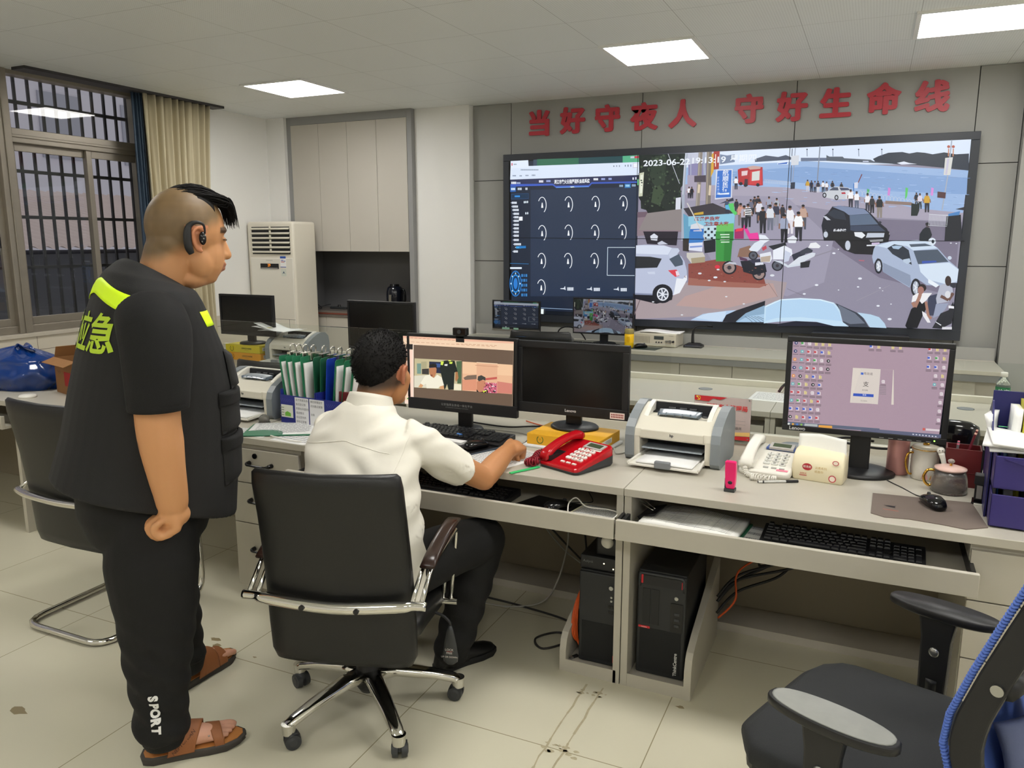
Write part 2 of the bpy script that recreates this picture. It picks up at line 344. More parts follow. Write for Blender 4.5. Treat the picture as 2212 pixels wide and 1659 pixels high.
for i in range(4):
    x0 = .052+.337*i; MB().box(x0+.0015, x0+.3355, 0, .016, .745, .842).build('drawer_front', CABD, cb, bev=.0015); MB().box(x0+.0015, x0+.3355, 0, .016, .08, .738).build('door', CABD, cb, bev=.0015)
MB().box(.05, 1.4, .03, .5, 0, .08).build('plinth', CABF, cb)
o = thing('wall_socket', 'white square wall socket in the cabinet niche with a black plug', 'socket', tuple(ony(689, 620, 6.852)))
MB().box(-.043, .043, -.008, 0, -.043, .043).build('plate', WHT, o, bev=.004)
t = MB(); [t.box(x-.002, x+.002, -.0085, -.0075, .015, .026) for x in (-.01, .01)]; t.build('slot', BLK, o)
p = MB(); p.cyl((0, -.008, -.012), (0, -.04, -.016), .016, .011); p.build('plug', BLK, o)
a = ony(689, 625, 6.81); q = MB(); q.tube([a, ony(690, 640, 6.78), ony(682, 652, 6.7), (-5.22, 6.62, .912), ony(680, 668, 6.50), ony(694, 662, 6.6), ony(714, 657, 6.66)], .004, smooth=6)
tag(q.build('adapter_cable', BLK), 'black cable running from the niche socket down to the adapter', 'cable')
o = thing('power_adapter', 'small dark adapter box lying on the niche shelf', 'adapter', (*ony(733, 659, 6.66)[:2], .905))
MB().box(-.10, .10, -.03, .03, 0, .022).build('body', DGR, o, bev=.006); MB().cyl((0, 0, .02), (0, 0, .045), .018, .014).build('knob', BLK, o)
o = thing('thermos_jug', 'glossy dark thermos jug with handle in the cabinet niche', 'thermos', (*ony(853, 640, 6.66)[:2], .905))
t = MB(); t.lathe([(.07, 0), (.085, .01), (.085, .16), (.083, .2), (.074, .235), (.06, .25), (.03, .255), (0, .255)], 28); t.build('body', mat('deep navy lacquer', (18, 22, 34), .12, coat=.5), o)
t = MB(); t.cyl((0, 0, .25), (0, 0, .272), .05, .045); t.build('lid', BLKG, o)
t = MB(); t.box(-.01, .016, -.092, -.083, .02, .17); t.build('window_strip', STEEL, o)
t = MB(); t.tube([(.06, 0, .22), (.11, 0, .21), (.118, 0, .12), (.084, 0, .05)], .011, smooth=5); t.build('handle', BLKG, o)
# ---------- floor-standing air conditioner
ac = thing('air_conditioner', 'white floor-standing air conditioner in the corner, display lit orange', 'air conditioner', (-5.335, 6.02, 0))
BAC = mat('cream air conditioner shell', (222, 216, 202), .4)
t = MB(); t.box(-.285, .285, 0, .34, 0, 1.785); t.build('body', BAC, ac, bev=.025, seg=3)
t = MB(); t.box(-.245, .275, -.012, .0, .06, 1.44); t.build('front_panel', mat('white front panel', (228, 224, 214), .3), ac, bev=.006)
t = MB(); t.box(-.22, .245, -.003, .002, 1.475, 1.735); t.build('grille_recess', mat('dark vent', (26, 28, 32), .6), ac)
for i in range(6):
    z = 1.493+.044*i; t = MB(); t.add([(-.22, -.02, z), (.245, -.02, z), (.245, .0, z+.016), (-.22, 0, z+.016), (-.22, -.014, z-.006), (.245, -.014, z-.006), (.245, .0, z+.01), (-.22, 0, z+.01)], [(0, 1, 2, 3), (7, 6, 5, 4), (4, 5, 1, 0), (3, 2, 6, 7), (0, 3, 7, 4), (1, 5, 6, 2)]); t.build('louver', IVO, ac)
t = MB(); [t.box(.012, .022, -.022, -.004, 1.497+.044*i, 1.525+.044*i) for i in range(6)]; t.build('louver_link', IVO, ac)
t = MB(); t.box(-.12, .105, -.018, -.011, 1.335, 1.385); d = t.build('display', BLKG, ac, bev=.003)
t = MB(); t.text('29', .035, (-.01, -.0185, 1.368), X1, Z1, col=(255, 150, 40), fat=.001); t.build('digits', SCREEN, d)
MB().box(-.11, .095, -.0195, -.018, 1.337, 1.345).build('silver_strip', STEEL, d)
t = MB(); t.text('CHANGHONG', .012, (-.01, -.0125, 1.415), X1, Z1, col=(110, 110, 112)); t.build('brand_lettering', PRINT, ac)
t = MB(); t.box(.125, .195, -.0132, -.0122, 1.35, 1.455, col=(238, 238, 240)); t.box(.125, .195, -.0136, -.013, 1.435, 1.455, col=(40, 80, 170)); t.box(.125, .195, -.0136, -.013, 1.35, 1.356, col=(40, 80, 170))
for i, c in enumerate(((90, 110, 190), (170, 140, 160), (200, 120, 120))): t.box(.135, .165+.006*i, -.0136, -.013, 1.415-.009*i, 1.421-.009*i, col=c)
t.poly([(.17, -.0137, 1.41), (.186, -.0137, 1.417), (.186, -.0137, 1.403)], col=(40, 90, 170)); t.build('energy_sticker', PRINT, ac)
t = MB(); t.box(.13, .195, -.0132, -.0122, 1.265, 1.335, col=(214, 218, 208)); t.poly([(.145, -.0136, 1.285), (.162, -.0136, 1.315), (.18, -.0136, 1.285), (.163, -.0136, 1.297)], col=(60, 80, 110)); t.build('sticker', PRINT, ac)
t = MB(); t.box(-.245, .275, -.0125, -.0115, .846, .849); t.box(.2, .203, -.0125, -.0115, .06, .846); t.box(-.245, .275, -.0125, -.0115, .70, .703); t.build('panel_joint', DGR, ac)
# wall slogan
SLO = mat('red acrylic characters', (178, 52, 64), .4)
for i, (ch, px, py, h, wd) in enumerate((('当', 1166, 274, 58, 'first from left'), ('好', 1238, 268, 62, 'second from left, above the menu'), ('守', 1313, 264, 62, 'third from left, above the menu'), ('夜', 1392, 260, 64, 'fourth from the left'), ('人', 1475, 254, 68, 'fifth from the left, just two strokes'), ('守', 1618, 244, 68, 'sixth from the left, after the gap'), ('好', 1711, 239, 68, 'seventh from left'), ('生', 1805, 232, 68, 'eighth from the left'), ('命', 1908, 223, 70, 'ninth from the left'), ('线', 2013, 218, 72, 'last on the right'))):
    c = ony(px, py, YB); t = MB(); [t.text(ch, .222, (dx, -.009-.0001*k, .012+dz), X1, Z1, ext=.006, fat=.0016) for k, (dx, dz) in enumerate([(0, 0)]+[(.0095*cos(a*pi/4), .007*sin(a*pi/4)) for a in range(8)])]
    o = t.build('slogan_character', SLO); o.location = (c.x, YB-.002, c.z)
    tag(o, 'red raised slogan character on the grey wall, %s' % wd, 'wall lettering', 'red slogan characters above the display')
# ================= desks of the front row
DF = 2.545; DB = 3.40; DZ = .75; EDGE = mat('beige edge band', (188, 182, 166), .45)
def glide(t, x0, x1, z): t.box(x0, x1, DF+.02, DF+.40, z, z+.03)
# drawer pedestal
o = thing('drawer_pedestal', 'beige three-drawer pedestal with black handles behind the standing man', 'drawer cabinet', (-2.355, DF, 0))
t = MB(); t.box(-.19, .19, .02, .60, .05, .722); t.box(-.19, .19, .80, .82, 0, .722); t.build('carcass', LAM, o)
MB().box(-.18, .18, .05, .58, 0, .05).build('plinth', LAMD, o)
MB().box(-.192, .192, 0, DB-DF, .722, .75).build('top', LAM, o, bev=.0015)
for z0, z1 in ((.545, .70), (.357, .541), (.052, .353)):
    d = MB().box(-.188, .188, 0, .018, z0, z1).build('drawer', LAM, o, bev=.0015)
    zh = z0 + (z1-z0)*(.62 if z1 < .4 else .60); x = -.02
    h = MB(); h.tube([(x-.062, -.002, zh), (x-.06, -.022, zh), (x-.04, -.026, zh-.004), (x+.04, -.026, zh-.004), (x+.06, -.022, zh), (x+.062, -.002, zh)], [.011, .009, .005, .005, .009, .011], smooth=3); h.build('handle', BLKG, d)
    if z0 > .5: k = MB(); k.cyl((-.05, 0, .672), (-.05, -.006, .672), .012); k.build('lock', BLKG, d)
# two computer desks: worktop, side panels, keyboard drawer, back panel, low computer bay
def desk(label, x0, x1, bay, kx0, kx1, left_panel, right_panel):
    o = thing('computer_desk', label, 'desk', ((x0+x1)/2, DF, 0)); c = (x0+x1)/2
    MB().box(x0-c+.001, x1-c-.001, 0, DB-DF, .722, .75).build('worktop', LAM, o, bev=.002)
    MB().box(x0-c+.001, x1-c-.001, DB-DF-.001, DB-DF+.035, .70, .785).build('rear_ledge', IVO, o, bev=.002)
    MB().box(x0-c+.02, x1-c-.02, .765, .785, .0, .70).build('modesty_panel', mat('brown-grey panel', (140, 130, 112), .6), o)
    MB().box(x0-c+.02, x1-c-.02, .575, .76, 0, .035).build('floor_tread', LAMD, o)
    for xp in (left_panel, right_panel):
        if xp is not None: MB().box(xp-c-.0125, xp-c+.0125, .004, .76, 0, .722).build('side_panel', LAM, o, bev=.001)
    k = MB(); k.box(kx0-c, kx1-c, -.12, .40, .608, .622); kd = k.build('keyboard_drawer', LAM, o)
    MB().box(kx0-c-.0, kx1-c+.0, -.138, -.12, .612, .682).build('drawer_front', LAM, kd, bev=.002)
    for a in (kx0-c+.006, kx1-c-.006): MB().box(a-.006, a+.006, -.115, .40, .622, .660).build('drawer_rail', BLK, kd)
    b0, b1 = bay; MB().box(b0-c, b1-c, .008, .50, .012, .035).build('bay_floor', LAMD, o); MB().box(b0-c, b1-c, .004, .0075, 0, .05).build('bay_front_edge', LAM, o)
    return o, c
o, c = desk('middle beige computer desk with pulled-out keyboard drawer, worked at by the man in white', -2.165, -.735, (-.945, -.75), -2.12, -.728, None, -.749)
cur = lambda y0, y1, h0, h1: [(y0, 0), (y1, 0), (y1, h1)] + [(y0 + (y1-y0)*(1-t)*1, h0 + (h1-h0)*((1-t)**1.0)*1) for t in (.3, .6, .8)] + [(y0+.03, h0), (y0+.012, h0-.02), (y0, h0-.06)]
p = MB(); p.prism(cur(.005, .50, .145, .30), -.97-c, -.945-c, 'x'); p.build('bay_side_panel', LAM, o, bev=.0015)
o, c = desk('right-hand beige computer desk with keyboard drawer pulled out beside the blue chair', -.735, 1.15, (-.707, -.50), -.722, .335, -.72, None)
p = MB(); p.prism(cur(.0, .52, .17, .34), -.50-c, -.475-c, 'x'); p.build('bay_side_panel', LAM, o, bev=.0015)
o = thing('corner_pedestal', 'beige drawer unit under the right desk, behind the far arm of the blue chair', 'drawer cabinet', (.60, DF, 0))
t = MB(); t.box(-.275, .275, .03, .74, .04, .721); t.build('carcass', LAM, o)
for z0, z1 in ((.545, .70), (.357, .541), (.052, .353)): MB().box(-.273, .273, .012, .03, z0, z1).build('drawer', LAM, o, bev=.0015)
MB().box(-.26, .26, .05, .72, 0, .04).build('plinth', LAMD, o)
# left desk by the window
o = thing('window_side_desk', 'beige desk at far left under the blue bag, black gap above its drawer', 'desk', (-4.08, 2.62, 0))
MB().box(-1.52, 1.52, 0, .78, .722, .75).build('worktop', LAM, o, bev=.002)
for xp in (-1.5, -.1, 1.507): MB().box(xp-.0125, xp+.0125, .02, .76, 0, .722).build('side_panel', LAM, o)
MB().box(-1.48, 1.48, .70, .72, 0, .70).build('modesty_panel', MATS['brown-grey panel'], o)
k = MB().box(-1.48, -.12, -.02, .4, .60, .615).build('keyboard_drawer', LAM, o); MB().box(-1.48, -.12, -.04, -.02, .60, .672).build('drawer_front', LAM, k, bev=.002)
k = MB().box(-.08, 1.48, .02, .4, .60, .615).build('keyboard_drawer', LAM, o); MB().box(-.08, 1.48, .0, .02, .60, .672).build('drawer_front', LAM, k, bev=.002)
MB().box(-1.52, 1.52, .779, .815, .70, .785).build('rear_ledge', IVO, o, bev=.002)
# glass screens along the front row
for i, (a, b, wd) in enumerate(((-4.6, -2.46, 'left'), (-2.455, -1.345, 'middle'), (-1.34, .12, 'right of centre'), (.125, 1.15, 'far right'))):
    t = MB(); t.box(a, b, 3.414, 3.42, .785, 1.148); tag(t.build('glass_screen', GLASS), 'low clear glass screen along the back of the front desks, %s panel' % wd, 'glass screen', 'glass screens behind the front desks')
# ================= second row
S0, S1 = 4.05, 4.745
for x0, x1, lb in ((-4.75, -3.30, 'left beige desk of the second row, under the older monitor and printer'), (-3.30, -1.86, 'middle beige desk of the second row behind the seated man'), (-1.86, -.42, 'second row desk behind the switched-off monitor with yellow carton'), (-.42, 1.15, 'right desk of the second row, holding the loose printed sheet')):
    o = thing('row_desk', lb, 'desk', ((x0+x1)/2, S0, 0)); h = (x1-x0)/2-.001
    MB().box(-h, h, 0, S1-S0, .722, .75).build('worktop', LAM, o, bev=.002)
    MB().box(-h, h, S1-S0, S1-S0+.035, .70, .785).build('rear_ledge', IVO, o, bev=.002)
    for s in (-1, 1): MB().box(s*h-.012*s-.012, s*h-.012*s+.012, .01, .62, 0, .722).build('side_panel', LAM, o)
    MB().box(-h+.025, h-.025, .60, .62, 0, .70).build('modesty_panel', LAMD, o)
    k = MB().box(-h+.03, h-.03, .03, .4, .60, .615).build('keyboard_drawer', LAM, o); MB().box(-h+.03, h-.03, .01, .028, .60, .672).build('drawer_front', LAM, k)
    t = MB(); t.lathe([(.04, .748), (.04, .753), (.03, .7535), (0, .7525)], 24, c=(.30 if x0 < -1 else .12, .50, 0)); t.build('grommet', GRY, o)
# ================= rear counter below the display wall
o = thing('rear_counter', 'long low counter with pale doors running under the display wall', 'counter', (-1.30, 5.95, 0))
MB().box(-2.05, 2.14, 0, .58, .722, .75).build('worktop', LAM, o, bev=.002)
MB().box(-2.05, 2.14, .002, .55, .675, .722).build('grey_edge', mat('grey counter apron', (120, 120, 118), .5), o)
for i in range(10):
    x0 = -2.03+.398*i+.075 - .045; MB().box(x0+.002, x0+.396, .03, .05, .06, .672).build('door', LAM, o, bev=.001)
MB().box(-2.03, 2.13, .05, .57, .0, .672).build('carcass', LAMD, o)
t = MB(); t.box(-2.05, 2.14, .56, .578, .75, .84); t.build('upstand', GP, o)
# ================= chairs
def star_base(par, r, n, a0, m_arm, m_whl, zc=.105, hub=.035):
    for k in range(n):
        a = a0 + 2*pi*k/n; d = V((cos(a), sin(a), 0)); s = V((-sin(a), cos(a), 0)); t = MB(); rings = []
        for u, wd, zt, th in ((.02, .034, zc+.052, .05), (.3, .03, zc+.048, .036), (.7, .024, zc+.018, .03), (.93, .021, zc-.004, .03), (1.0, .02, zc-.016, .04), (1.03, .014, zc-.028, .028)):
            c = d*(r*u) + V((0, 0, zt-th/2)); rings.append(ring(c, s, Z1, wd, th/2, 14, .6))
        t.loft(rings); t.cyl(d*(r*.985)+V((0, 0, .05)), d*(r*.985)+V((0, 0, .085)), .021, .023); arm = t.build('base_arm', m_arm, par)
        w = MB(); q = R(70)+a; e = V((cos(q), sin(q), 0)); c = d*r + V((0, 0, .027)); back = V((-sin(q), cos(q), 0))*.014
        for sg in (-1, 1):
            w.cyl(c+back+e*(sg*.006), c+back+e*(sg*.024), .027, .025, 20); w.cyl(c+back+e*(sg*.024), c+back+e*(sg*.027), .02, .012, 16)
        w.ell(c+back+V((0, 0, .012)), (.022, .022, .022), 14, 8); w.build('caster', m_whl, par)
    t = MB(); t.lathe([(.03, .07), (.042, .09), (.044, .15), (.036, .165), (.028, .18), (.028, .36), (.0, .36)], 20); t.build('gas_column', BLK, par)
def back_panel(t, stn, e=.35):
    """stations (z, y, half width, half thickness, edge-forward curl)"""
    rings = []
    for z, y, hw, th, cu in stn:
        R_ = []
        for i in range(36):
            a = 2*pi*i/36; pw = lambda x, q: math.copysign(abs(x)**q, x); x = hw*pw(cos(a), .22); R_.append(V((x, y + th*pw(sin(a), .7) + cu*(x/hw)**2, z)))
        rings.append(R_)
    t.loft(rings)
def bent_tube(t, pts, r, rad=.05, n=12, mi=0):
    P = [V(p) for p in pts]; out = [P[0]]
    for i in range(1, len(P)-1):
        a, b, c = P[i-1], P[i], P[i+1]; r0 = min(rad, (a-b).length*.49, (c-b).length*.49); p = b+(a-b).normalized()*r0; q = b+(c-b).normalized()*r0
        out += [p*(1-u)**2 + b*2*u*(1-u) + q*u*u for u in (0, .25, .5, .75, 1)]
    out.append(P[-1]); t.tube(out, r, n, mi)
# --- swivel chair of the seated man
CHO = (-1.485, 2.05, 0); CHR_Z = R(16)
ch = thing('swivel_chair', 'black leather swivel chair with chrome star base under the seated man', 'chair', CHO, CHR_Z)
star_base(ch, .315, 5, R(-112)-CHR_Z+R(2), CHR, DGR)
t = MB(); back_panel(t, [(.296, -.225, .19, .006, .012), (.300, -.226, .222, .022, .016), (.33, -.228, .236, .028, .02), (.42, -.236, .238, .03, .022), (.55, -.25, .236, .032, .024), (.68, -.272, .233, .032, .026), (.80, -.30, .231, .030, .03), (.90, -.328, .230, .028, .034), (.935, -.340, .226, .02, .038), (.945, -.344, .216, .006, .042)]); t.build('backrest', LEA, ch)
t = MB(); t.tube([(-.268+.536*i/20, -.318-.012, .938 + .004*math.cos(i/20*6.28)) for i in range(21)], .0); 
t = MB(); rings = []
for u in range(13):
    y = -.22 + .48*u/12; zc = .392 + .02*cos(u/12*pi*1.2) - (.02 if u == 12 else 0); hw = .245 if 0 < u < 12 else .225
    rings.append(ring((0, y, zc), X1, Z1, hw, .042 if 0 < u < 12 else .025, 24, .45))
t.loft(rings); t.build('seat', LEA, ch)
t = MB(); t.box(-.12, .12, -.12, .12, .355, .40); t.build('mechanism', BLK, ch, bev=.01)
t = MB(); t.tube([(.08, .02, .375), (.24, .0, .372), (.29, -.01, .35), (.295, -.01, .325)], .005, smooth=4); lv = t.build('lever_rod', BLK, ch)
t = MB(); rings = [ring((.295, -.012, z), X1, Y1, w, .009, 16) for z, w in ((.335, .006), (.315, .012), (.27, .021), (.225, .027), (.205, .024), (.197, .012))]; t.loft(rings); lg = t.build('lever_grip', DGR, lv)
t = MB()
for s_, z, w_ in (('LOCK', .252, .011), ('FREE', .240, .010), ('UP OR DOWN', .226, .0085)): t.text(s_, w_, (.293, -.0225, z), X1, Z1, col=(215, 210, 205))
t.box(.284, .304, -.0226, -.0222, .2455, .2465, col=(170, 60, 50)); t.build('lever_lettering', PRINT, lg)
t = MB(); bz = .535
t.tube([(-.288, -.285, bz), (-.245, -.288, bz), (-.2, -.295, bz-.004), (0, -.305, bz-.016), (.2, -.295, bz-.004), (.245, -.288, bz), (.288, -.285, bz)], [.0145, .0145, .019, .019, .019, .0145, .0145], 14, smooth=4)
br = t.build('back_bar', CHR, ch)
for s in (-.085, .085): t = MB(); t.cyl((s, -.318, bz-.013), (s, -.326, bz-.013), .0085); t.build('bolt', BLK, br)
for s in (-1, 1):
    t = MB()
    for k in (0, 1):
        x = s*(.272 - .028*k); bent_tube(t, [(x, -.285, bz), (x + s*.005, -.17, bz+.075), (x+s*.02, .12+.02*k, .632), (x-s*.0, .10, .37)], .0075, .03)
    t.cyl((s*.215, .10, .368), (s*.295, .10, .368), .012); t.cyl((s*.13, .10, .368), (s*.23, .10, .368), .009)
    t.build('arm_frame', CHR, ch)
    t = MB(); rings = []
    for u in range(9):
        f = u/8; rings.append(ring((s*(.268+.016*f), -.19+.31*f, bz+.068+.045*f+.014+.012*sin(pi*f)), X1, Z1, .024, .013 if 0 < u < 8 else .006, 14, .7))
    t.loft(rings); t.build('arm_pad', mat('brown-black wooden armrest', (46, 30, 24), .25), ch)
# --- cantilever visitor chair behind the standing man
cv = thing('cantilever_chair', 'black chair with chrome sled legs behind the standing man', 'chair', (-2.915, 2.2, 0))
t = MB()
bent_tube(t, [(-.235, .24, .635), (-.235, .26, .02), (-.235, -.27, .016), (.235, -.27, .016), (.235, .26, .02), (.235, .24, .635)], .0135, .09)
t.build('sled_frame', CHR, cv)
t = MB(); back_panel(t, [(.355, -.17, .20, .006, .012), (.36, -.17, .225, .02, .014), (.40, -.172, .242, .024, .016), (.55, -.18, .25, .026, .02), (.75, -.205, .256, .026, .024), (.92, -.24, .262, .024, .03), (.965, -.252, .26, .016, .034), (.975, -.256, .25, .005, .038)]); t.build('backrest', LEA, cv)
t = MB(); t.loft([ring((0, -.18+.42*u/10, .445+.012*cos(u/10*pi)), X1, Z1, .225 if 0 < u < 10 else .2, .034 if 0 < u < 10 else .02, 24, .45) for u in range(11)]); t.build('seat', LEA, cv)
t = MB(); t.tube([(-.285, -.20, .575), (-.2, -.222, .572), (0, -.23, .565), (.2, -.222, .572), (.285, -.20, .575)], .015, 12, smooth=4); t.build('back_bar', CHR, cv)
for s in (-1, 1):
    t = MB(); bent_tube(t, [(s*.28, -.20, .575), (s*.275, -.06, .64), (s*.235, .24, .64)], .009, .04); t.build('arm_frame', CHR, cv)
    t = MB(); t.loft([ring((s*(.275-.035*u/6), -.08+.3*u/6, .655), X1, Z1, .022, .012 if 0 < u < 6 else .006, 12, .7) for u in range(7)]); t.build('arm_pad', BLK, cv)
# --- mesh office chair at the lower right
mc = thing('mesh_office_chair', 'black office chair with blue mesh backrest at the lower right', 'chair', (.10, 1.83, 0), R(68.8))
FAB = mat('black woven seat fabric', (34, 36, 38), .8, bump=.5, bs=700); BLUE = mat('blue mesh', (84, 112, 190), .75, bump=.4, bs=600)
star_base(mc, .31, 5, R(20), BLK, DGR)
t = MB(); rings = []
for u in range(17):
    f = u/16; y = -.25+.51*f; hw = .258*(1-.9*max(0, f-.86)**1.1*3.2 - .6*max(0, .08-f)*2); th = .040 if 0 < u < 16 else .018
    rings.append(ring((0, y, .468+.008*cos(f*3)-.03*max(0, f-.75)), X1, Z1, hw, th, 30, .42))
t.loft(rings); t.build('seat', FAB, mc)
t = MB(); t.prism(rrect(-.235, .235, -.235, .235, .06), .405, .43); t.build('seat_shell', BLK, mc)
MB().box(-.11, .11, -.12, .12, .36, .405).build('mechanism', BLK, mc, bev=.01)
for s in (-1, 1):
    t = MB(); t.tube([(s*.10, 0, .41), (s*.29, 0, .40), (s*.325, 0, .43), (s*.328, 0, .49)], .02, 10, smooth=4); ab = t.build('arm_bracket', BLK, mc)
    t = MB(); t.loft([[V((s*.328+a*.014, b*w, z)) for a, b in ((-1, -1), (1, -1), (1, 1), (-1, 1))] for z, w in ((.44, .033), (.60, .036), (.664, .046))], sm=False); ap = t.build('arm_post', BLK, mc, bev=.006)
    for q in (-1, 1): t = MB(); t.ell((s*.328+q*.015, .0, .566), (.005, .013, .013), 14, 8); t.build('button', STEEL, ap)
    t = MB(); pts = [(.046*math.copysign(abs(cos(a))**.8, cos(a)), .130*sin(a)) for a in [2*pi*i/32 for i in range(32)]]
    rg = [[V((s*.328+x*k, y*k-.01, z + .02*(y/.14)**2*0)) for x, y in pts] for z, k in ((.664, .86), (.670, 1), (.684, 1), (.6875, .97))]
    t.loft(rg); pd = t.build('arm_pad', BLK, mc)
    if s < 0: t = MB(); t.loft([[V((s*.328+x*k, y*k-.01, z)) for x, y in pts] for z, k in ((.6872, .93), (.6895, .93), (.69, .9))]); w = t.build('pad_top', mat('worn grey pad', (138, 139, 135), .6, var=.16, vs_=26), pd); w['label'] = 'worn pale grey top of the arm pad'
# backrest: side spars with blue mesh wrapped over them
def spine(v):   # v 0..1 from seat to top -> (y, z)
    z = .44+.60*v; T = [(.42, -.262), (.50, -.238), (.56, -.214), (.616, -.192), (.664, -.178), (.727, -.184), (.825, -.214), (.925, -.249), (1.06, -.298)]
    for (z0, y0), (z1, y1) in zip(T, T[1:]):
        if z <= z1: return (y0+(y1-y0)*(z-z0)/(z1-z0), z)
    return (T[-1][1], z)
t = MB(); t.slab(lambda u, v: V((-.205+.41*u, spine(v)[0] + .03*((u-.5)*2)**2 - .045, spine(v)[1])), 14, 26, (0, .006, 0)); t.build('mesh_back', BLUE, mc)
for s in (-1, 1):
    t = MB(); P = [V((s*.222, spine(k/20)[0]-.012, spine(k/20)[1])) for k in range(21)]
    t.loft([[p+V((a*.012, b, 0)) for a, b in ((-1, .0), (1, .0), (1, -.055), (-1, -.055))] for p in P], sm=False); t.build('back_spar', BLK, mc, bev=.004)
    t = MB(); n = 90
    for k in range(n):
        y, z = spine(k/n); t.ell((s*.222, y-.002, z), (.0150, .0075, .0040), 8, 5)
    t.build('mesh_rim', BLUE, mc)
t = MB(); t.tube([(-.222, spine(.62)[0]-.06, spine(.62)[1]), (0, spine(.62)[0]-.085, spine(.62)[1]), (.222, spine(.62)[0]-.06, spine(.62)[1])], .022, 10, smooth=4); t.build('cross_brace', BLK, mc)
for s in (-1, 1): t = MB(); t.cyl((s*.232, spine(.62)[0]-.05, spine(.62)[1]), (s*.240, spine(.62)[0]-.05, spine(.62)[1]), .011); t.build('screw', STEEL, mc)
t = MB(); t.loft([ring((0, y, z), X1, V((0, .8, .6)), w, .014, 16, .6) for y, z, w in ((-.14, .40, .04), (-.25, .42, .045), (-.29, .52, .05), (-.29, .70, .055), (-.32, .86, .03))]); t.build('back_upright', BLK, mc)
t = MB(); t.slab(lambda u, v: V((-.15+.3*u, -.290-.03*sin(pi*v)+.05*((u-.5)*2)**2, .50+.2*v)), 12, 8, (0, .02, 0)); t.build('lumbar_pad', mat('grey-blue lumbar mesh', (84, 92, 122), .8, bump=.4, bs=500), mc)
# --- chairs in the farther rows: only their tops show
def far_chair(label, x, y, rz, wd, ztop):
    o = thing('office_chair', label, 'chair', (x, y, 0), rz)
    t = MB(); back_panel(t, [(.45, -.2, wd*.8, .01, .02), (.50, -.2, wd*.95, .025, .02), (.7, -.21, wd, .028, .03), (ztop-.06, -.24, wd, .028, .04), (ztop-.01, -.25, wd*.97, .018, .045), (ztop, -.252, wd*.92, .006, .045)]); t.build('backrest', LEA, o)
    t = MB(); t.loft([ring((0, -.2+.42*u/8, .46), X1, Z1, .235 if 0 < u < 8 else .2, .035 if 0 < u < 8 else .02, 20, .5) for u in range(9)]); t.build('seat', LEA, o)
    t = MB(); t.box(-.05, .05, -.26, -.12, .40, .6); t.build('back_bracket', BLK, o)
    star_base(o, .30, 5, R(10), BLK, DGR)
far_chair('black chair tucked in behind the left front printer, only its top edge showing', -3.42, 3.98, 0, .25, .86)
far_chair('black chair facing the rear counter, seen below the small left screen', -2.26, 5.62, R(4), .245, .935)
# ================= monitors
def monitor(label, loc, rz, w, h, z0, chin=.018, side=.016, th=.035, stand='disc', logo=None, rb=.115, name='monitor', my=0, shell=None):
    o = thing(name, label, 'monitor', loc, rz); sh = shell or BLK
    t = MB(); t.box(-w/2, w/2, my, my+th*.55, z0, z0+h); t.loft([[V((x, my+y, z)) for x, z in ((-w/2*k, z0+h/2-h/2*k), (w/2*k, z0+h/2-h/2*k), (w/2*k, z0+h/2+h/2*k), (-w/2*k, z0+h/2+h/2*k))] for y, k in ((th*.55, .96), (th*1.3, .7))], sm=False)
    # front bezel ring
    for q in ((-w/2, w/2, z0, z0+chin), (-w/2, w/2, z0+h-side, z0+h), (-w/2, -w/2+side, z0+chin, z0+h-side), (w/2-side, w/2, z0+chin, z0+h-side)): t.box(q[0], q[1], my-.006, my+.002, q[2], q[3])
    t.build('housing', sh, o, bev=.0025)
    t = MB(); t.box(-w/2+side, w/2-side, my-.0015, my+.001, z0+chin, z0+h-side); s = t.build('display_panel', mat('dark panel glass', (9, 10, 12), .22), o)
    t = MB(); t.box(-.035, .035, my+th*.9, my+th*1.5, .012, z0+h*.35); t.build('stand_neck', sh, o, bev=.004)
    t = MB(); zz = [(1.0, .0), (1.0, .008), (.93, .014), (.5, .02), (.0, .021)]
    t.loft([[V((rb*max(k, .001)*cos(2*pi*i/40), my+.05+rb*.85*max(k, .001)*sin(2*pi*i/40), z)) for i in range(40)] for k, z in zz]); t.build('stand_base', sh, o)
    if logo: t = MB(); t.text(logo[0], logo[1], (logo[2], my-.0065, z0+chin*.5), X1, Z1, col=(190, 190, 192), fat=.0004); t.build('maker_lettering', PRINT, o)
    return o, s
mon_r, scr_r = monitor('switched-on wide monitor with a mauve desktop on the right desk', (.004, 3.05, DZ), 0, .548, .355, .148, logo=('Lenovo', .019, -.22), chin=.021, side=.019, rb=.125)
t = MB(); t.cyl((.236, -.0062, .158), (.236, -.0075, .158), .0025); t.build('power_light', mat('green light', (150, 255, 90), em=3), mon_r)
t = MB(); [t.box(.06+.03*i, .075+.03*i, -.0066, -.006, .152, .154, col=(140, 140, 140)) for i in range(6)]; t.build('button_marks', PRINT, mon_r)
mon_l, _s = monitor('switched-off black monitor standing on a yellow paper carton', (-1.122, 3.05, .808), 0, .502, .312, .062, chin=.045, side=.028, logo=('Lenovo', .017, 0), rb=.105)
t = MB(); t.box(.175, .237, -.0068, -.006, .068, .094, col=(244, 226, 218))
for k in range(2): [t.box(.18+.0068*i, .1845+.0068*i, -.0072, -.0066, .073+.0095*k, .080+.0095*k, col=(150, 60, 56)) for i in range(8)]
t.build('sticker', PRINT, mon_l)
aio, scr_a = monitor('switched-on monitor with a video call in front of the seated man', (-1.638, 3.03, DZ), 0, .552, .348, .09, chin=.052, side=.012, rb=.08)
t = MB(); t.text('公安指挥业务线一体化平台', .0125, (-.02, -.0065, .122), X1, Z1, col=(150, 150, 150), sp=1.15); t.text('INTEGRATED COMMAND PLATFORM', .006, (-.02, -.0065, .110), X1, Z1, col=(130, 130, 130), sp=1.2); t.build('title_lettering', PRINT, aio)
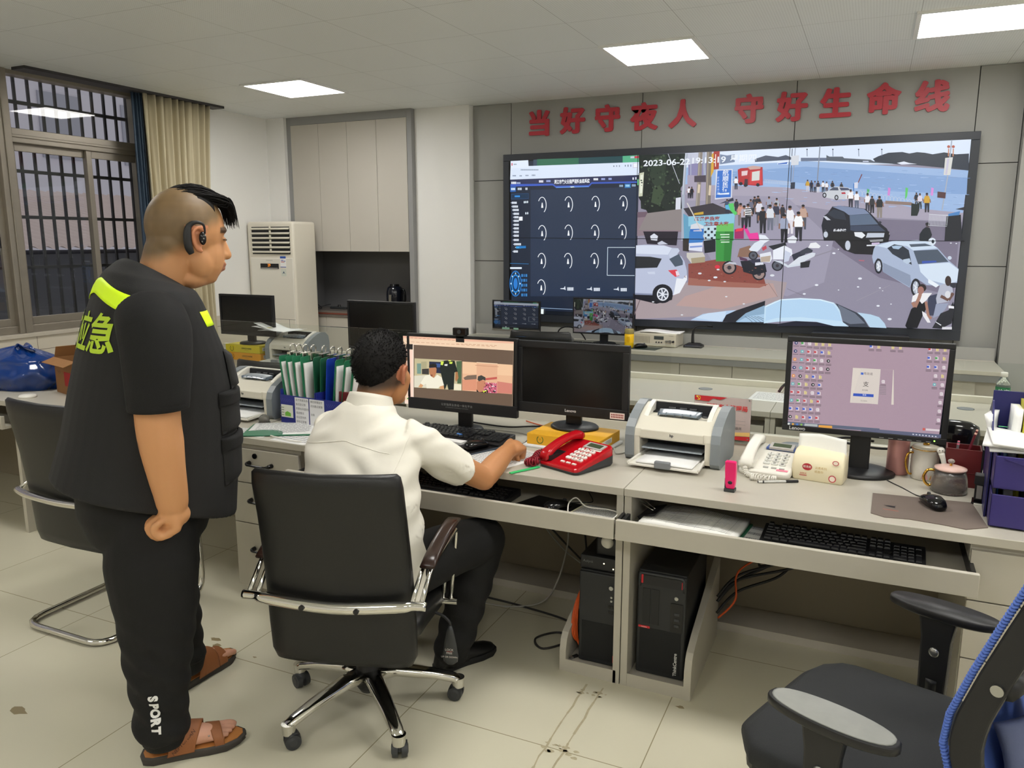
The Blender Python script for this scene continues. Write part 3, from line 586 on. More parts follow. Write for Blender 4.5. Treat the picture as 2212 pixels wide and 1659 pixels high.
o = thing('webcam', 'small black webcam clipped on top of the video-call monitor', 'camera', (-1.638, 3.03, DZ+.44))
MB().box(-.034, .034, -.012, .018, 0, .034).build('body', BLKG, o, bev=.004); t = MB(); t.cyl((0, -.012, .017), (0, -.016, .017), .009); t.build('lens', DGR, o); MB().box(-.02, .02, -.006, .025, -.03, 0).build('clip', BLK, o)
monitor('older switched-off monitor on two office paper cartons, second row left', (-4.09, 4.33, .862), 0, .50, .295, .065, chin=.022, side=.016, rb=.10)
monitor('wide switched-off monitor directly behind the seated man’s head', (-2.95, 4.35, DZ), 0, .53, .33, .128, chin=.02, side=.014, rb=.11)
dk, scr_d = monitor('small switched-on display with a silver chin on the rear counter, left', (-2.80, 6.2, DZ), 0, .455, .27, .072, chin=.03, side=.010, rb=.09)
t = MB(); t.box(-.228, .228, -.008, -.006, .072, .092); t.build('silver_chin', STEEL, dk)
t = MB(); t.box(-.13, -.06, -.0085, -.0062, .088, .105, col=(130, 170, 150)); t.build('sticker', PRINT, dk); t = MB(); t.box(-.02, .025, -.0085, -.0062, .088, .105, col=(130, 170, 150)); t.build('sticker', PRINT, dk)
d2, scr_e = monitor('small switched-on display with the street view on the rear counter, right', (-2.01, 6.2, DZ), 0, .525, .30, .085, chin=.012, side=.008, rb=.10)
# ================= paper cartons
YEL = mat('yellow carton', (226, 168, 34), .5); LEMON = mat('lemon carton', (204, 186, 40), .5); ORG = mat('orange carton', (214, 150, 34), .5)
def carton(label, x, y, z, rz, w, d, h, m, inkc):
    o = thing('paper_carton', label, 'carton', (x, y, z), rz)
    MB().box(-w/2, w/2, -d/2, d/2, 0, h).build('box', m, o, bev=.002)
    t = MB(); f = -d/2-.0006; t.text('OFFICE PAPER', h*.27, (w*.12, f, h*.56), X1, Z1, col=inkc, fat=.0006, ww=1.05)
    t.text('HIGH QUALITY', h*.11, (w*.12, f, h*.30), X1, Z1, col=inkc)
    for i in range(26):
        a = R(-50)+R(280)*i/25 - R(90)*0; a = R(130)+R(280)*i/25 - 0; cx, cz = -w*.31+h*.30*cos(a), h*.5+h*.33*sin(a); e = V((cos(a+.9), 0, sin(a+.9)))*h*.085; q = V((-e.z, 0, e.x))*.35; c = V((cx, f, cz)); t.poly([c-e, c+q, c+e, c-q], col=inkc)
    t.text('T', h*.3, (-w*.31, f, h*.48), X1, Z1, col=inkc); t.build('printing', PRINT, o)
    t = MB(); t.box(w/2, w/2+.0008, -d*.38, d*.1, h*.3, h*.75, col=(232, 230, 220)); t.text('A4', h*.3, (w/2+.0012, -d*.31, h*.52), Y1, Z1, col=(60, 60, 60))
    for i in range(4): t.box(w/2+.0006, w/2+.0012, -d*.2, d*.06, h*(.36+.09*i), h*(.39+.09*i), col=(120, 120, 116))
    t.build('side_label', PRINT, o); return o
INK = (74, 104, 36)
carton('yellow paper carton under the switched-off monitor, behind the red telephone', -1.102, 3.035, .762, R(-4), .325, .235, .046, YEL, INK)
t = MB(); t.slab(lambda u, v: V((-.175+.35*u, -.125+.25*v, .012)), 2, 2, (0, 0, .0115)); o = t.build('paper_ream', PAPER); place(o, (-1.102, 3.03, DZ), R(-4)); tag(o, 'white paper ream lying under the yellow carton', 'paper')
carton('lemon-yellow paper carton, upper of the two under the older monitor', -4.10, 4.40, .806, R(-2), .33, .235, .055, LEMON, (90, 96, 30))
carton('orange-yellow paper carton, lower of the two under the older monitor', -4.10, 4.40, .750, R(-1), .335, .235, .055, ORG, (120, 90, 30))
# ================= laser printers
def printer(label, x, y, z, rz, papers=True):
    o = thing('laser_printer', label, 'printer', (x, y, z), rz)
    P = [(-.118, .012), (-.122, .10), (-.116, .128), (-.05, .172), (-.005, .192), (.04, .205), (.10, .198), (.122, .16), (.122, .012)]
    t = MB(); t.prism(P[:1]+[(-.118, .012)]+P[1:], -.150, -.128, 'x'); t.prism(P, .128, .150, 'x')                       # cheeks beside the tray opening
    t.prism([(-.118, .092), (-.122, .10), (-.116, .128), (-.055, .168), (.050, .172), (.052, .209), (.10, .198), (.122, .16), (.122, .012), (.0, .012), (.0, .092)], -.128, .128, 'x'); t.box(-.128, .128, -.118, .0, .006, .014)
    t.build('body', IVO, o, bev=.004)
    t = MB(); t.box(-.126, .126, -.02, -.001, .014, .092); t.box(-.126, .126, -.11, -.02, .088, .0915); t.build('tray_opening', mat('dark slot', (20, 22, 26), .6), o)
    C = [(-.112, .0)]+[(-.126+.012*(1-cos(a*pi/2/4)), .012*0+.02+.0*a) for a in range(1)]+[(-.127, .10), (-.118, .132), (-.09, .16), (-.04, .186), (.0, .202), (.045, .213), (.09, .208), (.122, .18), (.132, .13), (.130, .02), (.115, 0)]
    for s in (-1, 1): t = MB(); t.prism(C, s*.150, s*.186, 'x'); t.build('end_cover', mat('printer grey', (128, 134, 138), .4), o, bev=.008, seg=3)
    t = MB(); t.prism([(.005, .1725), (.051, .1735), (.051, .2075), (.045, .2075), (.040, .176), (.005, .1745)], -.116, .116, 'x'); t.build('output_slot', MATS['dark slot'], o)
    t = MB(); [t.cyl((xx-.014, .036, .188), (xx+.014, .036, .188), .006) for xx in (-.045, 0, .04)]; t.build('roller', DGR, o)
    t = MB(); t.prism([(.05, .208), (.062, .208), (.062, .213), (.05, .212)], -.132, .132, 'x')
    for s in (-1, 1): t.prism([(-.058, .165), (.056, .172), (.060, .214), (.04, .213), (-.01, .196), (-.05, .174)], s*.116, s*.134, 'x')
    t.build('slot_surround', WHT, o)
    t = MB(); t.slab(lambda u, v: V((-.085+.17*u*(1-.12*v)+.01*v, .0-.052*v, .190-.012*v*v+.004*sin(u*pi))), 10, 5, (0, 0, .003)); [t.box(-.08+.032*i, -.078+.032*i, -.05, -.004, .172, .186) for i in range(6)]; t.build('output_flap', mat('smoky clear flap', (128, 144, 162), .35, trans=.5, spec=.25), o)
    t = MB(); t.prism([(-.1235, .094), (-.1285, .098), (-.127, .128), (-.122, .131)], -.122, .122, 'x'); t.build('front_door', mat('ivory door', (206, 201, 186), .4), o, bev=.002)
    t = MB(); t.text('hp', .015, (0, -.1289, .115), X1, Z1, col=(40, 44, 52), fat=.0004); t.build('maker_badge', PRINT, o)
    t = MB(); t.loft([[V((xx, yy, zz)) for xx, yy, zz in ((-.118, -.02, .016), (.118, -.02, .016), (.135, -.235, .012), (-.135, -.235, .012))], [V((xx, yy, zz)) for xx, yy, zz in ((-.118, -.02, .020), (.118, -.02, .020), (.135, -.235, .018), (-.135, -.235, .018))]], sm=False)
    for s in (-1, 1): t.loft([[V((s*(.118+.017*f)-.004, -.02-.215*f, .018)) for f in (0, 1)]+[V((s*(.118+.017*f)+.004, -.02-.215*f, .018)) for f in (1, 0)], [V((s*(.118+.017*f)-.004, -.02-.215*f, .034-.01*f)) for f in (0, 1)]+[V((s*(.118+.017*f)+.004, -.02-.215*f, .034-.01*f)) for f in (1, 0)]], sm=False)
    t.build('paper_tray', WHT, o)
    MB().box(-.03, .03, -.245, -.225, .012, .04).build('paper_stop', mat('clear grey stop', (120, 124, 128), .3), o, bev=.004)
    MB().box(-.118, .118, -.125, -.02, .054, .058).build('upper_tray', mat('pale blue-grey tray', (150, 158, 164), .4), o)
    if papers: t = MB(); t.slab(lambda u, v: V((-.108+.216*u, -.222+.2*v, .026+.002*sin(u*3))), 4, 4, (0, 0, .006)); t.build('paper_stack', PAPER, o)
    t = MB(); t.ell((.104, -.040, .180), (.012, .007, .004), 12, 6); t.build('release_button', DGR, o)
    return o
printer('ivory and grey laser printer on the right desk, beside the red telephone', -.650, 3.03, DZ, R(-3))
printer('ivory and grey laser printer at the left, beside the blue clipboard rack', -2.765, 3.0, DZ, R(-2))
printer('grey-looking laser printer in the second row with loose papers on top', -3.72, 4.42, DZ, R(-1), False)
o = thing('loose_papers', 'loose white papers with a yellow tab lying on the second-row printer', 'papers', (-3.77, 4.36, .964))
for k, (dx, dy, a) in enumerate(((0, 0, 0), (-.06, .01, .12), (-.03, -.01, -.1))):
    t = MB(); t.at((dx, dy, .008*k), 0, 0, a); t.slab(lambda u, v: V((-.16+.3*u, -.10+.17*v, .012-.03*(u-.5)*(k-.5) + .018*abs(u-.55) + .005*sin(5*u+k))), 8, 4, (0, 0, .0012)); t.build('sheet', PAPER, o)
t = MB(); t.box(-.115, -.075, -.085, -.045, .034, .0348, col=(232, 222, 90)); t.build('yellow_tab', PRINT, o)
# ================= keyboards and mice
_KM = {}
def keymesh(w, d):
    k = (round(w, 4), round(d, 4))
    if k not in _KM:
        t = MB(); a = (.0012, .003); t.loft([[V((s*(w/2-i), q*(d/2-i) + (.0008 if i else 0), z)) for s, q in ((-1, -1), (1, -1), (1, 1), (-1, 1))] for z, i in ((0, .0006), (.0045, .0008), (.0075, .0026))], sm=False)
        o = t.build('key', mat('black keycap', (20, 20, 22), .3)); _KM[k] = o.data; bpy.data.objects.remove(o)
    return _KM[k]
ROWS = [[1, -1, 1, 1, 1, 1, -.5, 1, 1, 1, 1, -.5, 1, 1, 1, 1], [1]*13+[2], [1.5]+[1]*12+[1.5], [1.75]+[1]*11+[2.25], [2.25]+[1]*10+[2.75], [1.25, 1.25, 1.25, 6.25, 1.25, 1.25, 1.25, 1.25]]
def keyboard(label, loc, rz, hi=False, tilt=.05):
    o = thing('keyboard', label, 'keyboard', loc, rz); P = .0187; W_, D_ = .445, .142
    t = MB(); t.loft([[V((s*W_/2, -D_/2, 0)), V((W_/2, -D_/2, 0))] if 0 else [V((-W_/2, -D_/2, z)), V((W_/2, -D_/2, z)), V((W_/2, D_/2, z*1.9)), V((-W_/2, D_/2, z*1.9))] for s, z in ((1, 0), (1, .011))], sm=False)
    t.build('case', BLK, o, bev=.003)
    def put(x, y, w, d=1):
        k = bpy.data.objects.new('key', keymesh(w*P-.001, d*P-.001)); COL.objects.link(k); k.parent = o; k.location = (x, y, .0112+.0098*(y+D_/2)/D_); k.rotation_euler = (.068, 0, 0)
    x0, y0 = -W_/2+.012, D_/2-.016
    for r, row in enumerate(ROWS):
        x = x0; y = y0-P*r-(.004 if r else 0)
        for w in row:
            if w > 0: put(x+w*P/2, y, w)
            x += abs(w)*P
    xn = x0+P*15+.006
    for r, n in ((0, 3), (1, 3), (2, 3), (5, 3)):
        for i in range(n): put(xn+P*(i+.5), y0-P*r-(.004 if r else 0), 1)
    put(xn+P*1.5, y0-P*4-.004, 1); xp = xn+P*3+.006
    for r in range(1, 5):
        for i in range(4 if r in (1,) else 3): put(xp+P*(i+.5), y0-P*r-.004, 1)
    put(xp+P*3.5, y0-P*2.5-.004, 1, 2); put(xp+P*3.5, y0-P*4.5-.004, 1, 2); put(xp+P, y0-P*5-.004, 2); put(xp+P*2.5, y0-P*5-.004, 1)
    return o
keyboard('black keyboard on the desktop in front of the video-call monitor', (-1.60, 2.945, DZ+.001), R(-3)).scale = (1.06, 1.1, 1.1)
keyboard('black keyboard in the middle desk’s drawer, under the seated man’s elbow', (-1.425, 2.60, .623), R(-2)).scale = (1.08, 1.08, 1.4)
keyboard('black keyboard in the right desk’s drawer, beside the clipboard', (-.03, 2.585, .623), R(-2)).scale = (1.09, 1.12, 1.5)
keyboard('black keyboard on the rear counter before the street-view display', (-2.06, 6.06, DZ), 0)
def mouse(label, loc, rz, cable=None):
    o = thing('mouse', label, 'mouse', loc, rz)
    t = MB(); t.loft([ring((0, y, z), X1, Z1, w, h, 18, .8) for y, z, w, h in ((-.056, .010, .012, .008), (-.05, .014, .022, .0135), (-.03, .018, .029, .0178), (0, .0195, .031, .019), (.03, .016, .029, .0158), (.05, .012, .023, .0115), (.056, .009, .012, .007))]); t.build('shell', BLKG, o)
    t = MB(); t.cyl((-.003, .032, .029), (.003, .032, .029), .009); t.build('wheel', DGR, o)
    if cable:
        t = MB(); r = M.Rotation(-rz, 4, 'Z'); t.tube([r @ (V(p)-V(loc)) for p in cable], .0019, 6, smooth=6); t.build('mouse_cable', BLK, o)
    return o
mouse('black mouse on the grey-brown mat at the right, near the glass teacup', (.232, 2.775, DZ+.003), R(20), [(.215, 2.83, .765), (.19, 2.88, .752), (.15, 2.95, .752), (.1, 3.03, .753), (.04, 3.2, .753)])
mouse('black mouse beside the seated man’s hand, on the desktop', (-1.445, 2.80, DZ+.003), R(-25), [(-1.42, 2.86, .765), (-1.39, 2.89, .757), (-1.34, 2.91, .753), (-1.3, 2.96, .752), (-1.33, 3.1, .752)])
mouse('glossy black mouse in the middle desk’s drawer, beside a notepad', (-.995, 2.575, .625), R(-35), [(-.97, 2.62, .64), (-.93, 2.66, .635), (-.9, 2.7, .63), (-.95, 2.8, .63)])
mouse('small mouse on the dark pad of the rear counter', (-1.66, 6.12, DZ+.003), R(-40))
def matt(name, label, cat, pts, z, th, m):
    t = MB(); t.prism(pts, z, z+th); return tag(t.build(name, m, bev=.0008), label, cat)
t = MB(); t.grid(lambda u, v: V((0, 0, 0)), 1, 1)
o = thing('mouse_mat', 'grey-brown cloth mouse mat on the right desk', 'mouse mat', (0, 0, DZ))
TAU = mat('grey-brown cloth', (112, 100, 92), .85, bump=.4, bs=900)
MB().prism([(.055, 2.845), (.05, 2.625), (.09, 2.60), (.16, 2.612), (.25, 2.60), (.31, 2.585), (.372, 2.63), (.352, 2.87), (.24, 2.86)], 0, .0025).build('cloth', TAU, o)
t = MB(); t.poly([(.085+.035*a, 2.715+.03*b, .0028) for a, b in ((0, .5), (.25, .2), (.5, .35), (.9, .3), (1.15, .5), (1, .0), (1.1, -.3), (.6, -.25), (.3, -.05))], col=(38, 36, 38)); t.poly([(.085+.035*a, 2.675+.03*b, .0028) for a, b in ((0, .3), (1.3, .1), (1.3, -.1), (0, .1))], col=(150, 86, 70)); t.build('printed_figure', PRINT, o)
matt('mouse_pad', 'black mouse pad in the middle desk’s drawer', 'mouse mat', [(-1.165, 2.575), (-.93, 2.545), (-.905, 2.66), (-1.12, 2.70)], .6225, .0022, BLK)
matt('mouse_pad', 'dark mouse pad under the mouse by the seated man’s hand', 'mouse mat', [(-1.60, 2.80), (-1.40, 2.70), (-1.33, 2.86), (-1.52, 2.93)], DZ, .0022, BLK)
matt('mouse_pad', 'dark green-black mouse pad on the rear counter', 'mouse mat', [(-1.76, 6.04), (-1.52, 6.03), (-1.50, 6.2), (-1.72, 6.2)], DZ, .0025, mat('dark green rubber', (48, 58, 54), .5))
# ================= papers and clipboards
def sheet(t, w, d, lines, z=0, th=.0008, wav=.002, head=True, table=False, seed=1):
    rd = random.Random(seed); f = lambda u, v: wav*sin(u*3.1+seed)*cos(v*2.3)
    t.slab(lambda u, v: V((-w/2+w*u, -d/2+d*v, z+f(u, v))), 6, 6, (0, 0, th), col=(238, 238, 236))
    for i in range(lines):
        v = .90-.82*i/lines; x = .08; y = -d/2+d*v
        if table: xs_ = [(.05, .95)]
        else:
            xs_ = [];
            while x < .9: l = rd.uniform(.03, .09); xs_.append((x, min(x+l, .93))); x += l+.014
        for a, b in xs_: t.add([(-w/2+w*q, y+e*d/lines*.17, z+f(q, v)+.0006) for q, e in ((a, -1), (b, -1), (b, 1 if not table else -.6), (a, 1 if not table else -.6))], [(0, 1, 2, 3)], 0, False, (165, 165, 168) if not table else (150, 150, 152))
    if table:
        for q in (.05, .2, .35, .5, .65, .8, .95): t.add([(-w/2+w*q+e*.0006, -d/2+d*g, z+f(q, g)+.0006) for e, g in ((-1, .08), (1, .08), (1, .9), (-1, .9))], [(0, 1, 2, 3)], 0, False, (150, 150, 152))
GRN = mat('green clipboard', (36, 112, 78), .4); DGN = mat('dark green clipboard', (34, 92, 66), .4); BLB = mat('blue clipboard', (28, 62, 172), .4)
# clipboard with a form by the left printer
o = thing('clipboard', 'green clipboard with a printed list lying behind the seated man’s left shoulder', 'clipboard', (-2.395, 2.722, DZ+.003), R(28))
MB().prism(rrect(-.16, .16, -.115, .115, .015), 0, .003).build('board', GRN, o)
t = MB(); t.at((0, .005, .004)); sheet(t, .30, .215, 14, .001, .006, .004, seed=4); t.build('list_sheets', PRINT, o)
for i, (x, y, a, lb) in enumerate(((-2.50, 2.63, .2, 'white sheet sticking out under the left side of the green clipboard'), (-2.23, 2.625, -.1, 'white sheet between the green clipboard and the seated man'))):
    t = MB(); sheet(t, .2, .14, 5, .001, .0008, .001, seed=i+9); o = t.build('paper_sheet', PRINT); place(o, (x, y, DZ), a); tag(o, lb, 'paper')
t = MB(); t.tube([(-2.36, 2.60, .757), (-2.30, 2.585, .757), (-2.22, 2.57, .756), (-2.17, 2.575, .756)], .003, 6, smooth=4); tag(t.build('charging_cable', WHT), 'short white cord lying on the sheets at the desk edge', 'cable')
o = thing('paperweight', 'small grey glass paperweight in front of the left printer', 'paperweight', (-2.575, 2.80, DZ)); t = MB(); t.ell((0, 0, .018), (.026, .026, .024), 20, 10); t.build('dome', mat('smoky glass', (130, 128, 122), .08, trans=.5), o); t = MB(); t.cyl((0, 0, 0), (0, 0, .006), .028, .027, 24); t.build('base', DGR, o)
# papers under the writing hand
o = thing('report_sheets', 'stapled white report the seated man is writing on', 'papers', (-1.285, 2.715, DZ+.002), R(-22))
t = MB(); sheet(t, .22, .30, 18, .002, .005, .004, seed=21); t.build('sheets', PRINT, o)
t = MB(); t.at((.0, 0, 0)); t.box(-.112, -.104, -.13, .13, .002, .008); t.build('dark_spine', mat('dark slate cover', (58, 70, 82), .5), o)
t = MB(); sheet(t, .20, .20, 12, .0006, .0006, .0008, seed=22); o = t.build('paper_sheet', PRINT); place(o, (-1.12, 2.80, DZ), R(-14)); tag(o, 'white printed sheet between the writing hand and the red telephone', 'paper')
o = thing('highlighter_strip', 'bright green plastic strip pointing over the desk edge', 'ruler', (-1.135, 2.595, DZ+.002), R(62)); MB().box(-.07, .07, -.007, .007, 0, .004).build('strip', mat('bright green plastic', (52, 190, 110), .4), o, bev=.001)
o = thing('card_stack', 'small stack of white cards with a blue binder clip', 'cards', (-1.575, 2.87, DZ), R(-12)); MB().box(-.055, .055, -.04, .04, 0, .012).build('cards', PAPER, o)
t = MB(); t.prism([(-.010, -.001), (.010, -.001), (.010, .003), (.002, .016), (-.002, .016), (-.010, .003)], -.028, -.002, 'x'); t.X = M.Identity(4); bc = t.build('binder_clip', mat('blue clip metal', (70, 120, 190), .35), o); bc.location = (0, .036, .012)
t = MB(); bent_tube(t, [(-.02, 0, .014), (-.02, .006, .034), (-.01, .006, .034), (-.01, 0, .014)], .0009, .003); t.build('clip_wire', BLK, bc)
# right drawer: clipboard of forms with black clip, notes
o = thing('clipboard', 'green clipboard of stacked forms with a black clip in the right drawer', 'clipboard', (-.50, 2.615, .6235), R(-6))
MB().prism(rrect(-.185, .175, -.12, .12, .012), 0, .003).build('board', GRN, o)
t = MB(); t.slab(lambda u, v: V((-.165+.33*u, -.108+.216*v, .022+.008*sin(u*3)+.003*sin(9*u+4*v))), 10, 5, (0, 0, .017), col=(232, 231, 226)); 
for i in range(15):
    v = .93-.86*i/15
    for a, b in ((.05, .95),): t.add([(-.165+.33*q, -.108+.216*(v+e), .0228+.008*sin(q*3)+.003*sin(9*q+4*(v+e))) for q, e in [(.05+.1*k, 0) for k in range(10)]+[(.95-.1*k, .006) for k in range(10)]], [tuple(range(20))], 0, False, (150, 150, 150))
for q in (.12, .28, .42, .58, .74, .9): t.add([(-.165+.33*(q+e), -.108+.216*v, .0228+.008*sin(q*3)+.003*sin(9*q+4*v)) for e, v in ((0, .07), (.003, .07), (.003, .3), (.003, .6), (.003, .93), (0, .93), (0, .6), (0, .3))], [tuple(range(8))], 0, False, (150, 150, 150))
t.build('forms', PRINT, o)
t = MB(); t.prism([(-.175, .003), (-.122, .036), (-.122, .042), (-.190, .018)], -.055, .06, 'y'); cl = t.build('bulldog_clip', BLK, o, bev=.002)
t = MB(); t.tube([(-.15, .02, .03), (-.19, .035, .045), (-.215, .04, .05), (-.222, .03, .05), (-.21, .018, .048), (-.15, .0, .03)], .0025, 8, smooth=4); t.build('clip_lever', CHR, cl)
o = thing('metal_clip', 'loose pale metal clip in the left corner of the right drawer', 'clip', (-.665, 2.56, .6235), R(20)); t = MB(); t.box(-.02, .02, -.012, .012, 0, .004); t.cyl((-.012, -.014, .006), (-.012, .014, .006), .006); t.box(-.03, -.012, -.008, .008, .008, .012); t.build('body', STEEL, o, bev=.001)
t = MB(); sheet(t, .09, .2, 3, .001, .0008, .001, seed=31); o = t.build('paper_slip', PRINT); place(o, (-.30, 2.60, .6235), R(-8)); tag(o, 'narrow white slip between the clipboard and keyboard in the right drawer', 'paper')
o = thing('notepad', 'pale notepad in the middle desk’s drawer, beside the mouse', 'notepad', (-.845, 2.585, .6235), R(-10)); t = MB(); t.box(-.085, .075, -.07, .07, 0, .008, col=(232, 228, 200)); t.build('pad', PRINT, o); t = MB(); t.at((0, 0, .0085)); sheet(t, .15, .13, 9, .001, .0006, .0005, seed=33); t.build('top_sheet', PRINT, o)
t = MB(); t.tube([(-.93, 2.515, .63), (-.945, 2.56, .66), (-.93, 2.60, .672), (-.88, 2.57, .655), (-.80, 2.58, .652), (-.76, 2.56, .65), (-.775, 2.51, .64), (-.84, 2.53, .637)], .0025, 6, smooth=6); tag(t.build('white_cable', WHT), 'thin white cable looped over the notepad in the middle drawer', 'cable')
# second-row sheet with cable
t = MB(); sheet(t, .21, .26, 12, .0008, .0008, .0006, seed=40); o = t.build('paper_sheet', PRINT); place(o, (-.46, 4.46, DZ), R(-3)); tag(o, 'printed white sheet lying on the right second-row desk', 'paper')
t = MB(); t.tube([(-.44, 4.62, .752), (-.40, 4.64, .80), (-.30, 4.60, .80), (-.1, 4.5, .76), (.05, 4.45, .753)], .008, 8, smooth=6); tag(t.build('black_cable', BLK), 'thick black cable arching from the grommet behind the mauve monitor', 'cable')
# ================= clipboard rack
RB = mat('royal blue board', (34, 44, 130), .45)
o = thing('file_rack', 'blue three-slot rack full of clipboards behind the seated man', 'file rack', (-2.262, 2.955, DZ), R(-5))
for i in range(2):
    a = -.245+.225*i; t = MB(); t.box(a, a+.22, -.125, -.122, 0, .135); t.box(a, a+.22, .122, .125, 0, .24); t.box(a, a+.004, -.122, .122, 0, .16); t.box(a+.108, a+.111, -.122, .122, 0, .12); t.box(a+.216, a+.22, -.122, .122, 0, .16); t.box(a, a+.22, -.122, .122, 0, .004); t.build('tray_box', RB, o)
t = MB()
for a, lines, wd in ((-.150, ('医疗救援及各点', '备班登记表', '防御台风值班表', '值班情况', '会议签到表', '接处记录簿'), .085), (-.058, ('城区街镇驻守', '点执勤记录簿', '', '台账'), .09)):
    t.box(a, a+wd, -.1262, -.1252, .004, .130, col=(234, 234, 236))
    for k, s in enumerate(lines):
        if s: t.text(s, .0125, (a+.006, -.1266, .118-.0205*k), X1, Z1, col=(110, 110, 116), align='LEFT')
t.box(-.24, -.165, -.1262, -.1252, .028, .088, col=(226, 228, 214)); t.poly([(-.216, -.1266, .034), (-.179, -.1266, .034), (-.179, -.1266, .05), (-.2, -.1266, .058), (-.216, -.1266, .05)], col=(120, 190, 70))
for k in range(4): t.box(-.246, -.222, -.1266, -.1260, .036+.012*k, .040+.012*k, col=(140, 150, 130))
for q in (-.245, .045):
    for k in range(7): t.poly([(q+.012*k, -.126, .118), (q+.012*k+.002, -.126, .118), (q+.012*k+.014, -.126, .102), (q+.012*k+.012, -.126, .102)], col=(90, 96, 170))
t.build('paper_labels', PRINT, o)
def clipb(i, label, x, lean, yaw, m, paper, h=.312, tilt=0, num=None):
    c = thing('clipboard', label, 'clipboard', (x, 2.966, DZ+.006), R(-5)+yaw, 'clipboards standing in the blue rack')
    S = lambda t: t.at((0, 0, 0), 0, lean, 0)
    t = S(MB()); t.prism(rrect(-.098, .095, 0, h, .012), 0, .003, 'x'); t.build('board', m, c)
    if paper: t = S(MB()); t.slab(lambda u, v: V((.004+paper+.004*sin(5*v+i)+.006*v*(1-v), -.090+.175*u, .005+(h-.035)*v)), 4, 10, (paper, 0, 0)); t.build('paper_stack', PAPER, c)
    t = S(MB()); t.box(-.004, .016, -.04, .03, h-.022, h+.012); 
    k = t.build('clip_plate', CHR, c, bev=.002)
    t = S(MB()); t.tube([(.006, -.022, h+.005), (.010, -.028, h+.035), (.012, -.012, h+.046), (.012, .004, h+.035), (.008, .002, h+.006)], .0035, 8, smooth=4); t.build('clip_ring', CHR, k)
rk = [(-2.478, -.12, .0, GRN, .010, 'first green clipboard from the left in the blue rack'), (-2.440, -.11, .02, GRN, .012, 'second green clipboard from the left in the blue rack'), (-2.400, -.10, .0, GRN, .012, 'third green clipboard from the left in the blue rack'), (-2.360, -.07, .05, GRN, .012, 'fourth green clipboard from the left in the blue rack'),
      (-2.318, -.01, .22, DGN, 0, 'bare dark green clipboard turned outward mid-rack, left of its like'), (-2.286, .05, .16, DGN, 0, 'bare dark green clipboard touching the blue one'), (-2.250, .08, .10, BLB, 0, 'only bright blue clipboard in the rack'), (-2.205, .12, .06, GRN, .014, 'green clipboard right of the blue one in the rack'), (-2.150, .13, .03, GRN, .012, 'green clipboard with thick papers beside the seated man’s hair'), (-2.100, .14, .0, GRN, .010, 'rightmost green clipboard, mostly hidden behind the seated man’s head')]
for i, (x, l, yw, m, pp, lb) in enumerate(rk): clipb(i, lb, -2.485+(x+2.478)*.92, l, yw, m, pp)
o = thing('red_notebook', 'dark red notebook leaning in the rack next to the seated man’s neck', 'notebook', (-2.115, 2.868, DZ+.006), R(-8)); MB().box(-.075, .06, -.006, .006, 0, .165).build('cover', mat('maroon cover', (104, 26, 34), .5), o, bev=.002); t = MB(); t.box(-.045, -.015, -.0068, -.006, .12, .125, col=(190, 160, 90)); t.box(-.045, -.02, -.0068, -.006, .108, .112, col=(190, 160, 90)); t.build('gilt_title', PRINT, o)
